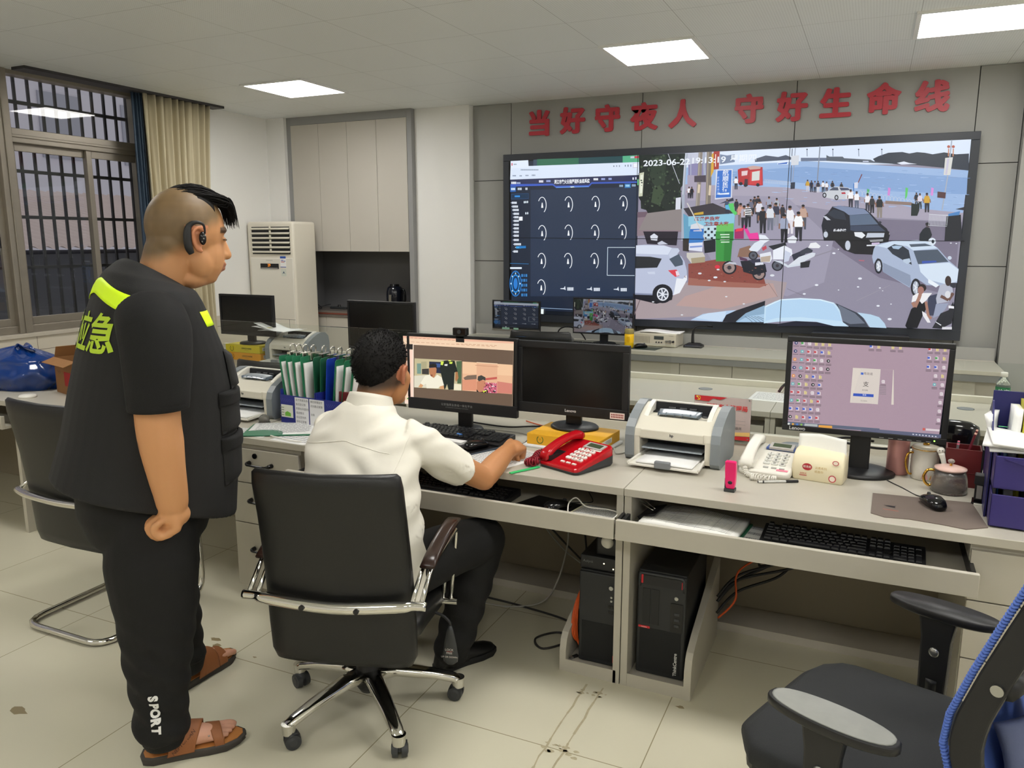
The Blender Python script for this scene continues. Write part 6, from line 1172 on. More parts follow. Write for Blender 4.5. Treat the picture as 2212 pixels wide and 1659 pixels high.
st.ell('B', '1c2028', 330, 1300, 38, 75); st.ell('B', 'b0b8c8', 322, 1290, 22, 52); st.ell('B', '303440', 1020, 1140, 22, 16)
st.run('B', '''20242c 1870,1060 2060,1040 2080,1375 1850,1375
4c84c0 1900,1030 2050,995 2040,1045 1890,1060
303038 1990,970 2110,940 2105,985
1c242c 1530,1290 1570,1230 1610,1200 1660,1210 1690,1300 1660,1375 1525,1375''')
st.ell('B', '50484c', 1635, 1175, 26, 32); st.ell('B', '202228', 1632, 1160, 28, 20)
for k in range(14): st.line('B', 'd4d8e0', [(1660+18*k, 1040), (1645+18*k, 1180)], 5)
st.line('B', 'd4d8e0', [(1650, 1035), (1900, 1050)], 6); st.line('B', 'c0c4cc', [(1640, 1180), (1880, 1190)], 6)
# lower left: parked hatchback, scooters
st.run('C', '''24202c 130,0 580,0 560,180 180,160
d8dce8 220,60 270,25 320,60 310,120 230,110
c4c8d8 310,150 370,120 450,165 330,170
34302e 640,90 720,90 720,260 640,250
8c6c5c 1370,220 1500,180 1640,330 1340,330
1c2028 905,120 1060,100 1060,260 920,280
3c7cc4 725,0 905,0 895,150 715,170
dce0f0 720,150 895,140 890,260 715,240
7c94d0 730,190 890,180 888,200 730,212
ccc8c0 690,275 900,270 925,320 925,395 750,410 690,330
a89c80 745,345 925,325 925,395 755,412
2f8038 1062,0 1285,0 1275,150 1255,385 1065,385
3c9444 1062,0 1180,0 1165,385 1065,385
1c1c24 0,800 520,780 500,880 300,930 0,860''')
for k in range(4): st.line('C', 'cfe8d0', [(1120+10*(k % 2), 42+32*k), (1240, 40+32*k)], 14)
st.run('C', '''b8c0d8 35,180 150,170 400,180 500,210 580,215 600,250 570,290 620,320 660,380 690,500 695,600 600,780 520,820 20,800 25,480
d4dcee 35,180 400,180 500,215 450,300 40,285
c4cce0 460,300 500,225 580,220 600,250 560,300 480,350
24282e 30,320 220,325 370,350 310,465 25,475
4c5868 465,355 590,290 640,380 640,430 540,455
d84450 450,500 560,490 595,570 545,585 490,540
e8d8e4 545,510 580,510 600,560 560,575
8890ac 20,790 250,800 250,820 20,812
c8d0e4 180,520 280,515 285,550 200,548
e8ecf4 560,600 640,610 690,560 695,620 600,790 520,820''')
st.ell('C', '1c1e26', 380, 800, 130, 122, 24); st.ell('C', 'dfe3ec', 382, 808, 76, 84, 20); st.ell('C', '484e5c', 382, 808, 60, 68, 20)
for k in range(7): a = k*2*pi/7; st.line('C', 'e0e4ee', [(382, 808), (382+66*cos(a), 808+74*sin(a))], 16)
for cx, cy, r in ((1238, 465, 92), (1620, 545, 88), (1545, 310, 60), (1855, 440, 72)): st.ell('C', '22242c', cx, cy, r, r*.95, 22); st.ell('C', '9c8884' if r > 80 else '585c68', cx, cy, r*.76, r*.74, 20); st.ell('C', '3c3840', cx, cy, r*.3, r*.3, 12)
st.run('C', '''1e222c 1380,380 1550,370 1700,420 1720,520 1560,560 1420,520
c0c4d0 1170,430 1240,390 1320,400 1335,430 1240,415
5c3c58 1360,320 1460,350 1480,380 1380,370
34364a 1480,370 1650,350 1690,390 1560,420
d8dce8 1570,400 1670,395 1680,425 1570,440
e0e4ee 1630,290 1770,260 1790,350 1760,400 1640,390
b8a898 1640,330 1770,310 1760,390 1645,392
dce4f0 1490,230 1560,150 1640,110 1690,150 1640,220 1600,260 1510,250
e4eaf4 1620,40 1700,50 1760,110 1690,150 1625,110
c04858 1655,210 1710,180 1720,220 1670,250
242830 1740,190 1960,140 1980,220 1830,260
e8ecf6 1800,240 1950,180 2040,230 2050,300 1950,360 1800,360
e4e8f0 1980,90 2060,50 2110,90 2090,150 2000,150
c8d0e4 1950,240 2030,280 2000,380 1930,400
2c3040 2040,300 2212,230 2212,400 2080,420
d8dee8 2130,330 2212,300 2212,420 2000,460 1950,400 1990,440
d0d8e4 1790,370 1900,380 2000,440 2212,400 2212,430 1990,465 1890,405''')
for k in range(60):
    x, y = rs.uniform(640, 1700), rs.uniform(420, 640); st.poly('C', rs.choice(('7c4038', '94584c', '5c3834', 'a87868', '6c4c48')), [(x, y), (x+rs.uniform(5, 30), y+2), (x+rs.uniform(5, 20), y+8), (x-4, y+6)])
for x, y in ((860, 540), (980, 630), (1180, 645), (1095, 490), (1060, 590), (630, 1072), (1200, 838), (1425, 930), (260, 905), (2200, 800), (1790, 565)): r = rs.uniform(10, 30) if y < 700 else 16; st.ell('C', 'dce0e8', x, y, r, r*.5, 8)
st.ell('C', 'd83848', 1085, 455, 34, 24); st.line('C', '8c7878', [(1740, 660), (1860, 840)], 6); st.line('C', '7c6c70', [(90, 880), (10, 1090)], 12); st.line('C', '74707e', [(1980, 735), (2200, 830)], 5)
st.run('C', '''b4cdea 740,1140 900,1060 1200,1020 1330,1010 1230,1060 1150,1160
c8dcf2 800,1110 960,1050 1200,1025 1180,1100 1120,1160
24262e 1150,1160 1200,1070 1340,1010 1700,890 1690,1000 1720,1180 1660,1185
8cacc8 1450,1050 1690,950 1700,1160 1480,1165 1320,1160
a8c8e4 1480,1090 1690,1060 1700,1165 1330,1165''')
for k in range(5): st.line('C', '20242c', [(1440+40*k, 1090), (1500+50*k, 1130), (1540+55*k, 1170)], 4)
st.run('D', '''c4e0f4 -460,960 -330,900 -250,870 0,855 260,870 430,915 500,990 540,1160 620,1220 430,1215 200,1160 -100,1150 -300,1160 -470,1180
b4d4f0 -440,970 -300,890 0,870 250,885 420,930 500,1040 530,1150 300,1130 0,1100 -300,1110 -450,1150
dcf0fc -450,960 -250,872 0,858 260,872 430,918 420,926 250,884 0,870 -250,884 -440,970
1c2030 -250,1180 -60,1150 220,1165 430,1215 -300,1215
3c424e 450,920 720,1040 800,1100 880,1230 640,1225 550,1170 510,1020
6c7484 480,940 700,1050 830,1180 640,1190 545,1150 510,1030
b8d4ea 730,1040 900,1065 1010,1100 1080,1180 1105,1240 890,1230 820,1120
16181f 290,0 1140,0 1130,150 950,300 700,290 560,240 440,120 310,100
c0c8d6 860,20 1080,20 1070,75 840,80
e8ecf0 880,110 1060,105 1060,125 900,130
c8b8d8 915,145 1015,140 1015,165 915,170
d8dce4 850,172 1000,168 1000,185 850,190
e4e8ee 690,10 790,10 835,50 790,90 700,60''')
for x, y, rx, ry in ((325, 40, 28, 40), (608, 180, 34, 62)): st.ell('D', '22262e', x, y, rx+10, ry+14); st.ell('D', 'c4ccda', x, y, rx, ry)
st.run('D', '''a8b6d0 920,330 940,230 960,190 1020,155 1180,125 1500,112 1640,130 1760,210 1900,370 2030,480 2010,660 1900,700 1620,690 1500,610 1440,640 1400,720 1060,520 1040,400 990,340 940,420
ccdcee 960,190 1180,125 1500,112 1640,130 1760,215 1450,245 1370,190 1200,165 1110,215 1000,190
2c3440 1115,215 1205,165 1310,185 1390,240 1430,430 1320,370 1180,290
a8c0d8 1170,190 1230,180 1310,190 1260,230 1190,220
4c5868 1450,248 1760,232 1900,390 1510,420
3c58b0 1560,380 1740,375 1750,395 1560,412
505c6c 1395,165 1600,155 1690,185 1420,200
d4e2f2 1520,425 1910,400 2030,490 2010,640 1880,680 1640,620 1540,520
8c98b0 1060,400 1410,560 1420,660 1400,710 1060,520
b8c8dc 1320,360 1400,345 1420,390 1370,420 1320,390
e8f0f8 1640,610 1700,640 1780,690 1740,720 1640,660
2c303c 1910,660 2005,660 2000,720 1930,730''')
for x, y, rx, ry in ((1003, 445, 52, 98), (1480, 720, 64, 116)): st.ell('D', '20242c', x, y, rx, ry); st.ell('D', 'a8b0c0', x, y, rx*.62, ry*.72); [st.line('D', 'e0e6ee', [(x, y), (x+rx*.55*cos(k*2*pi/5), y+ry*.62*sin(k*2*pi/5))], 14) for k in range(5)]
st.ell('D', 'd8e2ee', 1690, 130, 50, 48); st.ell('D', '2c3440', 1700, 130, 18, 24); st.ell('D', 'c8d4e4', 1915, 340, 26, 24)
for x, y, r in ((765, 605, 26), (208, 688, 24), (740, 712, 16), (490, 752, 11), (50, 802, 20), (1020, 725, 14), (997, 955, 22), (1163, 932, 11), (430, 280, 22), (345, 180, 14), (488, 232, 10), (1145, 1125, 28), (1930, 150, 12), (2000, 155, 12), (1055, 762, 9)): st.ell('D', 'e4e8f2', x, y, r, r*.55, 8)
st.line('D', '8c8896', [(500, 215), (150, 330)], 12); st.line('D', 'b06878', [(750, 372), (820, 376)], 14); st.line('D', '9c98a4', [(1150, 690), (720, 890)], 5)
st.run('D', '''3c4258 1640,830 1760,800 1800,900 1740,1080 1620,1080
e8eaee 100,210 130,150 200,140 260,190 240,215 160,215
383c4a 0,250 90,205 160,240 150,270 0,300
d4dae4 0,330 150,270 195,280 180,320 0,410
26282e 0,400 130,370 110,460 0,470
16181e 1345,1210 1420,1000 1520,900 1600,890 1610,1000 1560,1100 1500,1240 1370,1245
ecebee 1425,910 1440,830 1500,790 1600,790 1690,790 1640,850 1620,880 1560,930 1520,880
e8e6ea 1560,1020 1620,1060 1670,1170 1630,1170 1570,1080
b4b8c8 1740,860 1790,690 1850,670 1950,720 1960,800 1900,900 1750,930
98a0b8 1740,930 1900,920 1850,1010 1780,1080 1700,1110
26282f 1690,1240 1800,1050 1900,1010 1960,900 1980,1000 1940,1180 1800,1250
ecedf2 1900,950 1970,960 1970,990 1900,985
e6e8ee 1735,1155 1810,1200 1800,1208 1735,1165''')
st.line('D', 'a87c6c', [(1440, 910), (1470, 970), (1520, 860), (1540, 800)], 44); st.ell('D', '2c2426', 1560, 725, 56, 50); st.ell('D', 'a4746a', 1545, 755, 40, 50); st.line('D', 'a87c6c', [(1610, 900), (1640, 1080), (1680, 1120)], 34); st.ell('D', '3c302e', 1895, 635, 40, 66); st.line('D', '6c5048', [(1800, 830), (1900, 880), (1960, 790)], 40); st.ell('D', 'd8dae0', 1890, 810, 36, 48)
for k in range(7): st.poly('D', 'e8e8ee', [(1820+18*k, 1225), (1834+18*k, 1225), (1834+18*k, 1258), (1820+18*k, 1258)])
for q in ([(1377, 515.5), (2082, 521)], [(1708, 320), (1686, 699)]): st.line('P', '0a0c12', q, 1.4)
st.line('P', '05070b', [(1381, 335), (1373, 690)], 1.2)
st.bake('street_picture', vw, (-1.225, 6.5, 1.63))
mp = lambda a, b: (lambda x, z: (b[0]+(x-a[0])/(a[1]-a[0])*(b[1]-b[0]), b[2]+(z-a[2])/(a[3]-a[2])*(b[3]-b[2])))
ui.bake('menu_picture', dk, (0, 0, 0), mp((-3.0, -1.81, .95, 2.295), (-.216, .216, .104, .330)), .62, 4e-6, -.002)
st.bake('street_picture', d2, (0, 0, 0), mp((-1.82, .56, .955, 2.30), (-.254, .254, .098, .376)), .58, 4e-6, -.002)
# --- video call screen
vc = Pic(3.0284, 1e-5)
vc.run('F', '''f4d4b4 5,45 1990,150 1962,1425 40,1260
f0bca0 5,45 1990,150 1988,185 5,85
6c5848 195,205 1985,310 1960,1370 195,1215
f8dcc0 195,185 280,190 280,210 195,206
f4d4b4 1805,265 1985,285 1985,312 1805,300
22201e 60,190 180,195 178,290 60,285
ffd8c4 60,290 185,300 190,1215 90,1180
48a040 75,1160 190,1160 190,1185 75,1178
fbe0d0 40,1195 1965,1370 1962,1425 35,1255''')
vc.line('F', 'fff2e4', [(188, 190), (190, 1215)], 8)
for x in range(60, 1650, 75): vc.poly('F', 'c89878', [(x, 70+x*.06 if x < 900 else 140+x*.045), (x+50, 70+x*.06 if x < 900 else 142+x*.045), (x+50, 78+x*.06 if x < 900 else 150+x*.045), (x, 78+x*.06 if x < 900 else 148+x*.045)])
for x in range(60, 1650, 90): vc.poly('F', 'd0a080', [(x, 140+x*.058), (x+60, 143+x*.058), (x+60, 151+x*.058), (x, 148+x*.058)])
for k, c in enumerate(('403028', 'e89060', 'f0c860', 'e87c50', 'd05848', 'e05040', 'f07858')): vc.ell('F', c, 170+58*k, 1240+4.5*k, 11, 12, 10)
vc.run('F', '''c8bc94 212,448 1055,492 1055,1025 205,968
b0a884 330,510 430,505 430,640 340,640
1c2440 475,505 700,515 700,720 475,700
3c5890 600,540 690,545 690,610 600,610
e0dac4 205,760 480,745 480,975 205,968
78988c 255,540 330,540 330,725 258,725
3c3834 345,640 470,630 470,740 345,730
506848 960,500 1055,495 1050,900 980,900
f0e8c8 915,900 1050,920 1050,1025 915,1020
14201c 665,640 690,500 780,485 930,490 985,690 930,700 915,1010 820,1010 795,910 760,1005 745,1000 700,780
d8ec58 685,500 738,505 720,570 680,565
d8ec58 835,515 895,510 885,548 838,545
e4f068 820,478 870,482 865,500 820,500
e8e8e0 750,555 805,550 800,585 750,580
b0784c 945,690 985,690 1000,800 960,870 940,830
f4eed8 320,890 400,760 500,735 560,800 620,740 700,790 740,930 665,950 640,985 430,985 420,900 350,940
c08058 475,620 610,610 600,720 560,800 520,780 480,720
1c1814 470,600 480,560 545,545 610,560 612,640 590,610 490,600
8c4c34 490,735 540,745 530,770 500,765
d8a070 280,960 320,900 370,930 340,975
d8a070 665,950 735,935 745,1000 670,1000''')
vc.run('F', '''ecba94 1070,505 1970,565 1958,1090 1065,1025
f4c8a0 1070,505 1970,565 1968,760 1068,720
e09878 1070,830 1325,800 1325,1030 1068,1020
7c6858 1085,800 1160,755 1325,745 1325,820 1120,835
d48474 1695,860 1965,900 1960,1085 1695,1070
e8b490 1325,515 1700,540 1690,1075 1325,1040
f8d8b4 1325,515 1700,540 1698,555 1325,530
c85c54 1480,805 1690,780 1690,820 1490,840
d46880 1430,880 1690,890 1690,1075 1430,1060
cc8868 1330,870 1370,830 1480,850 1490,920 1450,990 1440,1045 1380,1055 1330,1010
40403c 1340,830 1350,770 1410,750 1485,790 1485,850 1440,830 1370,860
201c1c 1325,1000 1370,1055 1440,1045 1470,1005 1530,1010 1530,1070 1325,1045
d8f040 1440,1025 1500,1005 1508,1030 1445,1062''')
for k in range(60): x, y = rs.uniform(1460, 1680), rs.uniform(890, 1060); vc.ell('F', rs.choice(('f0e0e0', 'c04868', '302830', 'e890a0', '904050')), x, y, rs.uniform(5, 14), rs.uniform(6, 16), 7)
vc.line('F', 'c89070', [(1300, 572), (1720, 600)], 9)
vc.bake('call_picture', aio, (-1.638, 3.03, DZ))
# --- mauve desktop
md = Pic(3.0484, 1e-5)
md.poly('P', 'a8909e', [(1713, 735), (2053, 752), (2027, 952), (1699, 922)])
md.run('G', '5c6478 75,1425 1659,1545 1659,1600 70,1480'); md.run('H', '5c6078 0,1405 1250,1505 1245,1560 0,1460'); md.run('G', '''e0a048 620,1485 850,1500 850,1545 615,1525
aeb4b4 380,1460 600,1475 600,1515 375,1500
d8cec4 1205,510 1900,545 1900,1140 1155,1105''')
md.run('H', '''a8909e 306,488 500,498 470,1050 262,1035
d4cac2 0,470 306,488 262,1035 -160,1000
2c50b4 -120,862 196,878 194,924 -125,905''')
md.run('G', '3c64c4 1340,588 1385,592 1383,630 1338,626'); md.text('G', (110, 100, 100), '粤政易', 1466, 615, 44, .95); md.text('G', (40, 36, 36), '支', 1425, 795, 84); md.text('G', (90, 84, 84), '支付网', 1408, 893, 26); md.text('G', (230, 236, 250), '登录', 1400, 975, 26); md.text('G', (120, 110, 110), '忘记密码', 1390, 1076, 22)
IC = {'r': 'c04850', 'b': '4460c0', 'y': 'd8c890', 'g': '50a058', 'w': 'd0c4c8', 'k': '26242a', 'c': '68b0b8', 'n': '28306c', 'o': 'e0904c'}
def icon(f, k, x, y, s=1, two=True):
    c = IC[k]; w = 30*s
    if k in 'rbgw': md.poly(f, 'dcd0d6', [(x-w*.7, y-w), (x+w*.6, y-w), (x+w*.95, y-w*.6), (x+w*.95, y+w), (x-w*.7, y+w)]); md.poly(f, c, [(x-w, y-w*.7), (x+w*.4, y-w*.6), (x+w*.35, y+w*.6), (x-w, y+w*.5)])
    elif k == 'y': md.poly(f, c, [(x-w*.8, y-w), (x+w*.2, y-w), (x+w*.3, y-w*.6), (x+w*.8, y-w*.6), (x+w*.7, y+w), (x-w*.8, y+w)]); md.line(f, 'b8a468', [(x+w*.1, y-w*.8), (x+w*.05, y+w)], 6*s)
    else: md.ell(f, c, x, y, w, w*.95, 12); md.ell(f, 'd8d4d0' if k != 'k' else 'e8e8e8', x+w*.1, y, w*.4, w*.4, 8)
    for q in range(2 if two else 1): md.line(f, '54484e', [(x-w*1.6, y+w*1.75+q*20*s), (x+w*1.6, y+w*1.85+q*20*s)], 8*s)
grid_ = ['ngwyyy', 'ncrrby', 'ocrgwk', 'ncrrwk', 'okyby', 'cgykb', 'rrywb', 'cgryr', 'bbbbw', 'kyrbr']
for r, row in enumerate(grid_):
    for q, k in enumerate(row): icon('G', k, 236-11.5*r+116*q-q*1.5, 84+140*r+q*6-(0 if r < 5 else 4), 1, q > 1)
for k, x, y in (('b', 160, 130), ('y', 277, 135), ('y', 497, 145), ('y', 615, 150), ('r', 1075, 175), ('y', 1190, 180), ('y', 1310, 185), ('b', 1062, 310), ('g', 1180, 315), ('y', 1295, 322), ('b', 1050, 450), ('b', 1165, 455), ('w', 1290, 460), ('w', 1160, 590), ('y', 1270, 595), ('c', 1142, 725), ('w', 1265, 732), ('w', 1250, 870), ('w', 1230, 1005), ('w', 1220, 1140), ('w', 1205, 1280), ('w', 345, 680)): icon('H', k, x, y, .9)
for k in range(6): md.line('H', '8c8088', [(285, 745+25*k), (390, 752+25*k)], 10)
md.run('H', '''c86058 960,1400 1000,1402 998,1440 958,1438
d8ccd0 1010,1408 1225,1425 1222,1455 1008,1440''')
for k in range(4): md.ell('G', ('d8dcd8', 'd8a040', '4878c0', '80b050')[k], 110+72*k, 1462+5*k, 20, 18, 10)
for k in range(8): md.poly('H', 'c8ccd8', [(800+50*k, 1490+5*k), (825+50*k, 1492+5*k), (825+50*k, 1508+5*k), (800+50*k, 1506+5*k)])
md.bake('desktop_picture', mon_r, (.004, 3.05, DZ))

# ================= people
import bmesh
from mathutils.bvhtree import BVHTree
def fused(t, name, m, par, vox=.006, it=6, cfn=None, f=.5, cut=None):
    """join overlapping lofts into one continuous skin"""
    o = t.build('raw', m); r = o.modifiers.new('r', 'REMESH'); r.mode = 'VOXEL'; r.voxel_size = vox; r.use_smooth_shade = True
    s = o.modifiers.new('s', 'SMOOTH'); s.iterations = it; s.factor = f
    COL.objects.unlink(o); me = evaluated(o, lambda e: bpy.data.meshes.new_from_object(e)); me.name = name; old = o.data
    bpy.data.objects.remove(o); bpy.data.meshes.remove(old)
    me.polygons.foreach_set('use_smooth', [True]*len(me.polygons))
    for a in list(me.color_attributes): me.color_attributes.remove(a)
    if cfn:
        a = me.color_attributes.new('Col', 'FLOAT_COLOR', 'POINT'); d = []
        for v in me.vertices: d += [*lin(cfn(v.co)), 1]
        a.data.foreach_set('color', d)
    q = bpy.data.objects.new(name, me); COL.objects.link(q)
    if par: q.parent = par
    return q
def limb(t, pr, n=18, flat=None, sm=5):
    pts = [V(p) for p, r in pr]; rs_ = [r for p, r in pr]; t.tube(pts, rs_, n, smooth=sm, flat=flat)
    for p, r in (pr[0], pr[-1]): t.ell(p, r*.98, 14, 8)
def torso(t, st, e=.85, n=36):
    """stations (z, back y, front y, half width, centre x, tilt)"""
    rg = []
    for z, yb, yf, hw, cx, tl in st:
        c = (yb+yf)/2; hd = (yf-yb)/2; pw = lambda x: math.copysign(abs(x)**e, x)
        rg.append([V((cx+hw*pw(cos(2*pi*i/n)), c+hd*pw(sin(2*pi*i/n)), z + tl*(hd*pw(sin(2*pi*i/n))))) for i in range(n)])
    t.loft(rg)
SS = lambda a, b, x: (lambda u: u*u*(3-2*u))(min(1, max(0, (x-a)/(b-a))))
mixc = lambda a, b, k: tuple(x*(1-k)+y*k for x, y in zip(a, b))
SKIN = mat('skin', (198, 142, 96), .5, attr=True, bump=.12, bs=900); SKIN.node_tree.nodes['Principled BSDF'].inputs['Subsurface Weight'].default_value = .08
SKIN.node_tree.nodes['Principled BSDF'].inputs['Subsurface Radius'].default_value = (.012, .005, .003)
CLB = mat('black cotton', (13, 13, 14), .85, bump=.5, bs=500); CLV = mat('black vest cloth', (24, 24, 25), .8, bump=.4, bs=400); CLT = mat('black trouser cloth', (13, 13, 13), .85, bump=.4, bs=450)
NEON = mat('neon yellow tape', (212, 248, 20), .55, em=.12); HAIR = mat('black hair', (15, 13, 12), .75, spec=.3)
def fist(t, W, kn, side, curl, wx, r=.0095, K=1):
    """palm from wrist W to knuckle line kn; wx: across the knuckles (index to little), side: back-of-hand normal, curl: fingertip direction after the first bend"""
    W = V(W); kn = V(kn); wx = V(wx).normalized(); nb = V(side).normalized(); d = (kn-W).normalized(); L = (kn-W).length
    for k in range(4):
        o = (k-1.5)*.0195*K; b = kn + wx*o - d*(.004*abs(k-1.2)); ln = (.043, .047, .044, .035)[k]*K*1.15
        t.tube([W + wx*o*.55 + d*L*.15, W+wx*o*.85+d*L*.6, b], [.013*K, .0125*K, .0115*K], 10, smooth=3)
        p1 = b + (d*.35 - nb*.94).normalized()*ln*.9; p2 = p1 + (-d*.75 - nb*.45).normalized()*ln*.62; p3 = p2 + (-d*.6+nb*.75).normalized()*ln*.5
        t.tube([b, p1, p2, p3], [r*1.15, r*1.08, r, r*.85], 10, smooth=3)
        for q, s in ((b, 1.18), (p1, 1.1), (p3, .85)): t.ell(q, r*s, 10, 6)
    t.ell(kn-nb*.026*K+d*.002, (.034*K, .022*K, .020*K), 12, 8)
    t.ell(W+d*L*.55-nb*.006, (.036*K, .036*K, .028*K), 14, 8)
    s = -wx; a = W+d*L*.25+s*.022; b = a+s*.016+d*.022-nb*.012; c = b+d*.026-nb*.012+wx*.010; e = c+d*.012-nb*.008+wx*.02
    t.tube([a, b, c, e], [.014, .0125, .0105, .009], 10, smooth=3); t.ell(e, .009, 10, 6)
def ear(t, x, y, z, s, k=1):
    sx = 1 if x > 0 else -1
    t.tube([(x-.006*sx, y+.012*k, z-.004), (x+.010*sx, y+.016*k, z+.020*k), (x+.017*sx, y, z+.034*k), (x+.018*sx, y-.017*k, z+.022*k), (x+.014*sx, y-.016*k, z-.004*k), (x+.008*sx, y-.004*k, z-.026*k), (x+.002*sx, y+.010*k, z-.032*k)], [.005, .006, .0065, .0065, .006, .0075, .006], 8, smooth=4)
    t.ell((x+.004*sx, y-.002, z), (.008, .018*k, .028*k), 10, 8)
# ---------------- standing man
pm = thing('person', 'standing person in black vest with neon yellow stripes, black trousers, looking down', 'person', (-1.98, 1.74, 0), R(-27))
hc = V((0, .085, 1.645))
t = MB()
t.ell(hc, (.092, .117, .119), 28, 18); t.ell((0, .120, 1.56), (.070, .078, .10), 24, 14); t.ell((0, .04, 1.59), (.08, .07, .07), 20, 12)
for s in (-1, 1): t.ell((s*.041, .110, 1.54), (.035, .046, .055), 16, 10); t.ell((s*.030, .190, 1.604), (.018, .010, .008), 12, 8); ear(t, s*.088, .095, 1.603, s, 1.08); t.ell((s*.012, .196, 1.556), (.011, .012, .009), 10, 6)
t.ell((0, .146, 1.490), (.038, .027, .024), 16, 10); t.ell((0, .085, 1.484), (.056, .060, .032), 16, 10); t.ell((0, .180, 1.634), (.062, .028, .017), 16, 8)
t.tube([(0, .192, 1.612), (0, .203, 1.578), (0, .210, 1.556)], [.011, .013, .014], 10, smooth=3); t.ell((0, .209, 1.555), .0145, 12, 8)
t.ell((0, .190, 1.528), (.028, .014, .0075), 14, 6); t.ell((0, .186, 1.513), (.025, .014, .0085), 14, 6)
t.tube([(0, -.05, 1.40), (0, .0, 1.48), (0, .035, 1.57)], [.085, .069, .072], 20, smooth=4)
torso(t, [(.80, -.24, .07, .165, 0, 0), (.95, -.24, .11, .18, 0, 0), (1.15, -.22, .12, .185, 0, 0), (1.32, -.19, .08, .185, 0, 0), (1.42, -.15, .05, .16, 0, 0), (1.47, -.11, .04, .10, 0, 0)])
limb(t, [((.19, -.075, 1.37), .07), ((.245, -.092, 1.26), .066), ((.268, -.103, 1.12), .061), ((.272, -.100, 1.04), .0605), ((.27, -.093, .96), .053), ((.264, -.084, .89), .047), ((.258, -.080, .85), .043)])
limb(t, [((-.19, -.06, 1.37), .07), ((-.25, -.06, 1.26), .064), ((-.275, -.05, 1.12), .058), ((-.275, .0, 1.02), .053), ((-.25, .05, .93), .042), ((-.235, .075, .885), .036)])
fist(t, (.258, -.074, .868), (.250, -.070, .782), (.30, .94, .1), None, (.94, -.30, 0), .0120, 1.3)
fist(t, (-.235, .075, .895), (-.22, .105, .815), (-.5, .86, .1), None, (-.85, -.5, 0))
for s, hp, kn, an in ((1, (.10, -.09, .80), (.14, -.11, .45), (.15, -.135, .09)), (-1, (-.10, -.08, .80), (-.18, -.01, .45), (-.235, .045, .09))): limb(t, [(hp, .09), (((hp[0]+kn[0])/2, (hp[1]+kn[1])/2, (hp[2]+kn[2])/2), .08), (kn, .058), ((kn[0]*.5+an[0]*.5, kn[1]*.5+an[1]*.5-.01, .27), .055), (an, .036)])
FEET = [((.125, -.185, 0), (.202, .085, 0), 1), ((-.222, .005, 0), (-.335, .235, 0), -1)]
def footframe(h, to): h = V(h); d = V(to)-h; L = d.length; d.normalize(); return h, d, V((d.y, -d.x, 0)), L
for h, to, s in FEET:
    h, d, rt, L = footframe(h, to); P = lambda u, w, z: h + d*(L*u) + rt*w + V((0, 0, z))
    t.tube([P(.10, 0, .055), P(.28, 0, .062), P(.5, .004*s, .060), P(.72, .004*s, .050)], [.034, .038, .040, .030], 16, smooth=4, flat=(.8, 1.05)); t.tube([P(.22, 0, .075), P(.20, 0, .13)], [.040, .036], 14)
    for k in range(5):
        w = s*(-.037+.0185*k); ul = (.93, .92, .89, .85, .80)[k]; r = (.0125, .0088, .0084, .008, .0078)[k]; t.tube([P(.66, w*.9, .050), P(ul-.06, w, .046), P(ul, w, .040)], [r*1.1, r, r*.95], 10, smooth=3); t.ell(P(ul, w, .040), r, 10, 6)
SK1 = (194, 140, 95); SCA = (108, 88, 60)
def pmc(p):
    if p.z < 1.46: return mixc(SK1, (120, 84, 66), .75*SS(.022, .006, (p-V((.262, -.158, 1.04))).length) if p.x > .2 else 0) if p.z > .2 else (196, 146, 122)
    y, z = p.y, p.z; line = 1.545 + .30*SS(-.02, .05, y)*.10 + .075*SS(.06, .15, y); k = SS(line-.02, line+.03, z)*(1-SS(.150, .180, y-.25*(z-1.64)))
    c = mixc(SK1, SCA, .95*k+.0); n = noise.noise(p*45); c = tuple(v*(1+.06*n*k) for v in c)
    if abs(p.x) > .085 and abs(y-.095) < .035 and abs(z-1.6) < .045: c = (198, 132, 96)
    if abs(z-1.52) < .014 and y > .178 and abs(p.x) < .028: c = (164, 108, 84)
    if y > .17 and abs(z-1.634) < .010 and abs(p.x) > .014 and abs(p.x) < .06: c = mixc(c, (40, 32, 26), .7)
    if y > .185 and abs(z-1.604) < .003 and abs(abs(p.x)-.03) < .016: c = (30, 24, 20)
    return c
body = fused(t, 'body', SKIN, pm, .0046, 6, pmc)
t = MB(); rd = random.Random(3)
def capf(u, v):
    x = -.062+.124*u; y = .03+.130*v; zz = hc.z+.119*math.sqrt(max(0, 1-(x/.094)**2-((y-.085)/.122)**2)); e = (1-abs(2*u-1)**3); return V((x*(.55+.45*min(1, v*1.6)), y, zz-.003+.008*e*SS(0, .35, v)))
t.slab(capf, 14, 16, (0, .002, .016))
for k in range(300):
    x = rd.uniform(-.057, .057); y0 = rd.uniform(.03, .15); z0 = capf((x+.062)/.124, (y0-.03)/.130 if y0 > .03 else 0).z-.002; l = rd.uniform(.6, 1.1); e = rd.uniform(-.006, .006)
    q = [V((x*.9, y0, z0)), V((x, y0+.05*l, z0+.002+e*.5-.25*max(0, y0-.08)*l)), V((x*1.02+e, max(y0+.05, .185)+.012*l, 1.734-.02*rd.random()+e)), V((x*1.02+e, .207+.014*l, 1.702+e)), V((x+2*e, .213+.018*l, 1.672-.035*rd.random()*l))]
    if y0 < .1 and rd.random() < .35: q = q[:3]
    t.tube(q, [.0016, .0018, .0015, .0012, .0003][:len(q)], 4, smooth=3)
t.build('hair', HAIR, pm)
for s in (-1, 1): t = MB(); t.ell((s*.03, .1945, 1.6035), (.010, .006, .0035), 12, 8); t.build('eye', BLKG, pm)
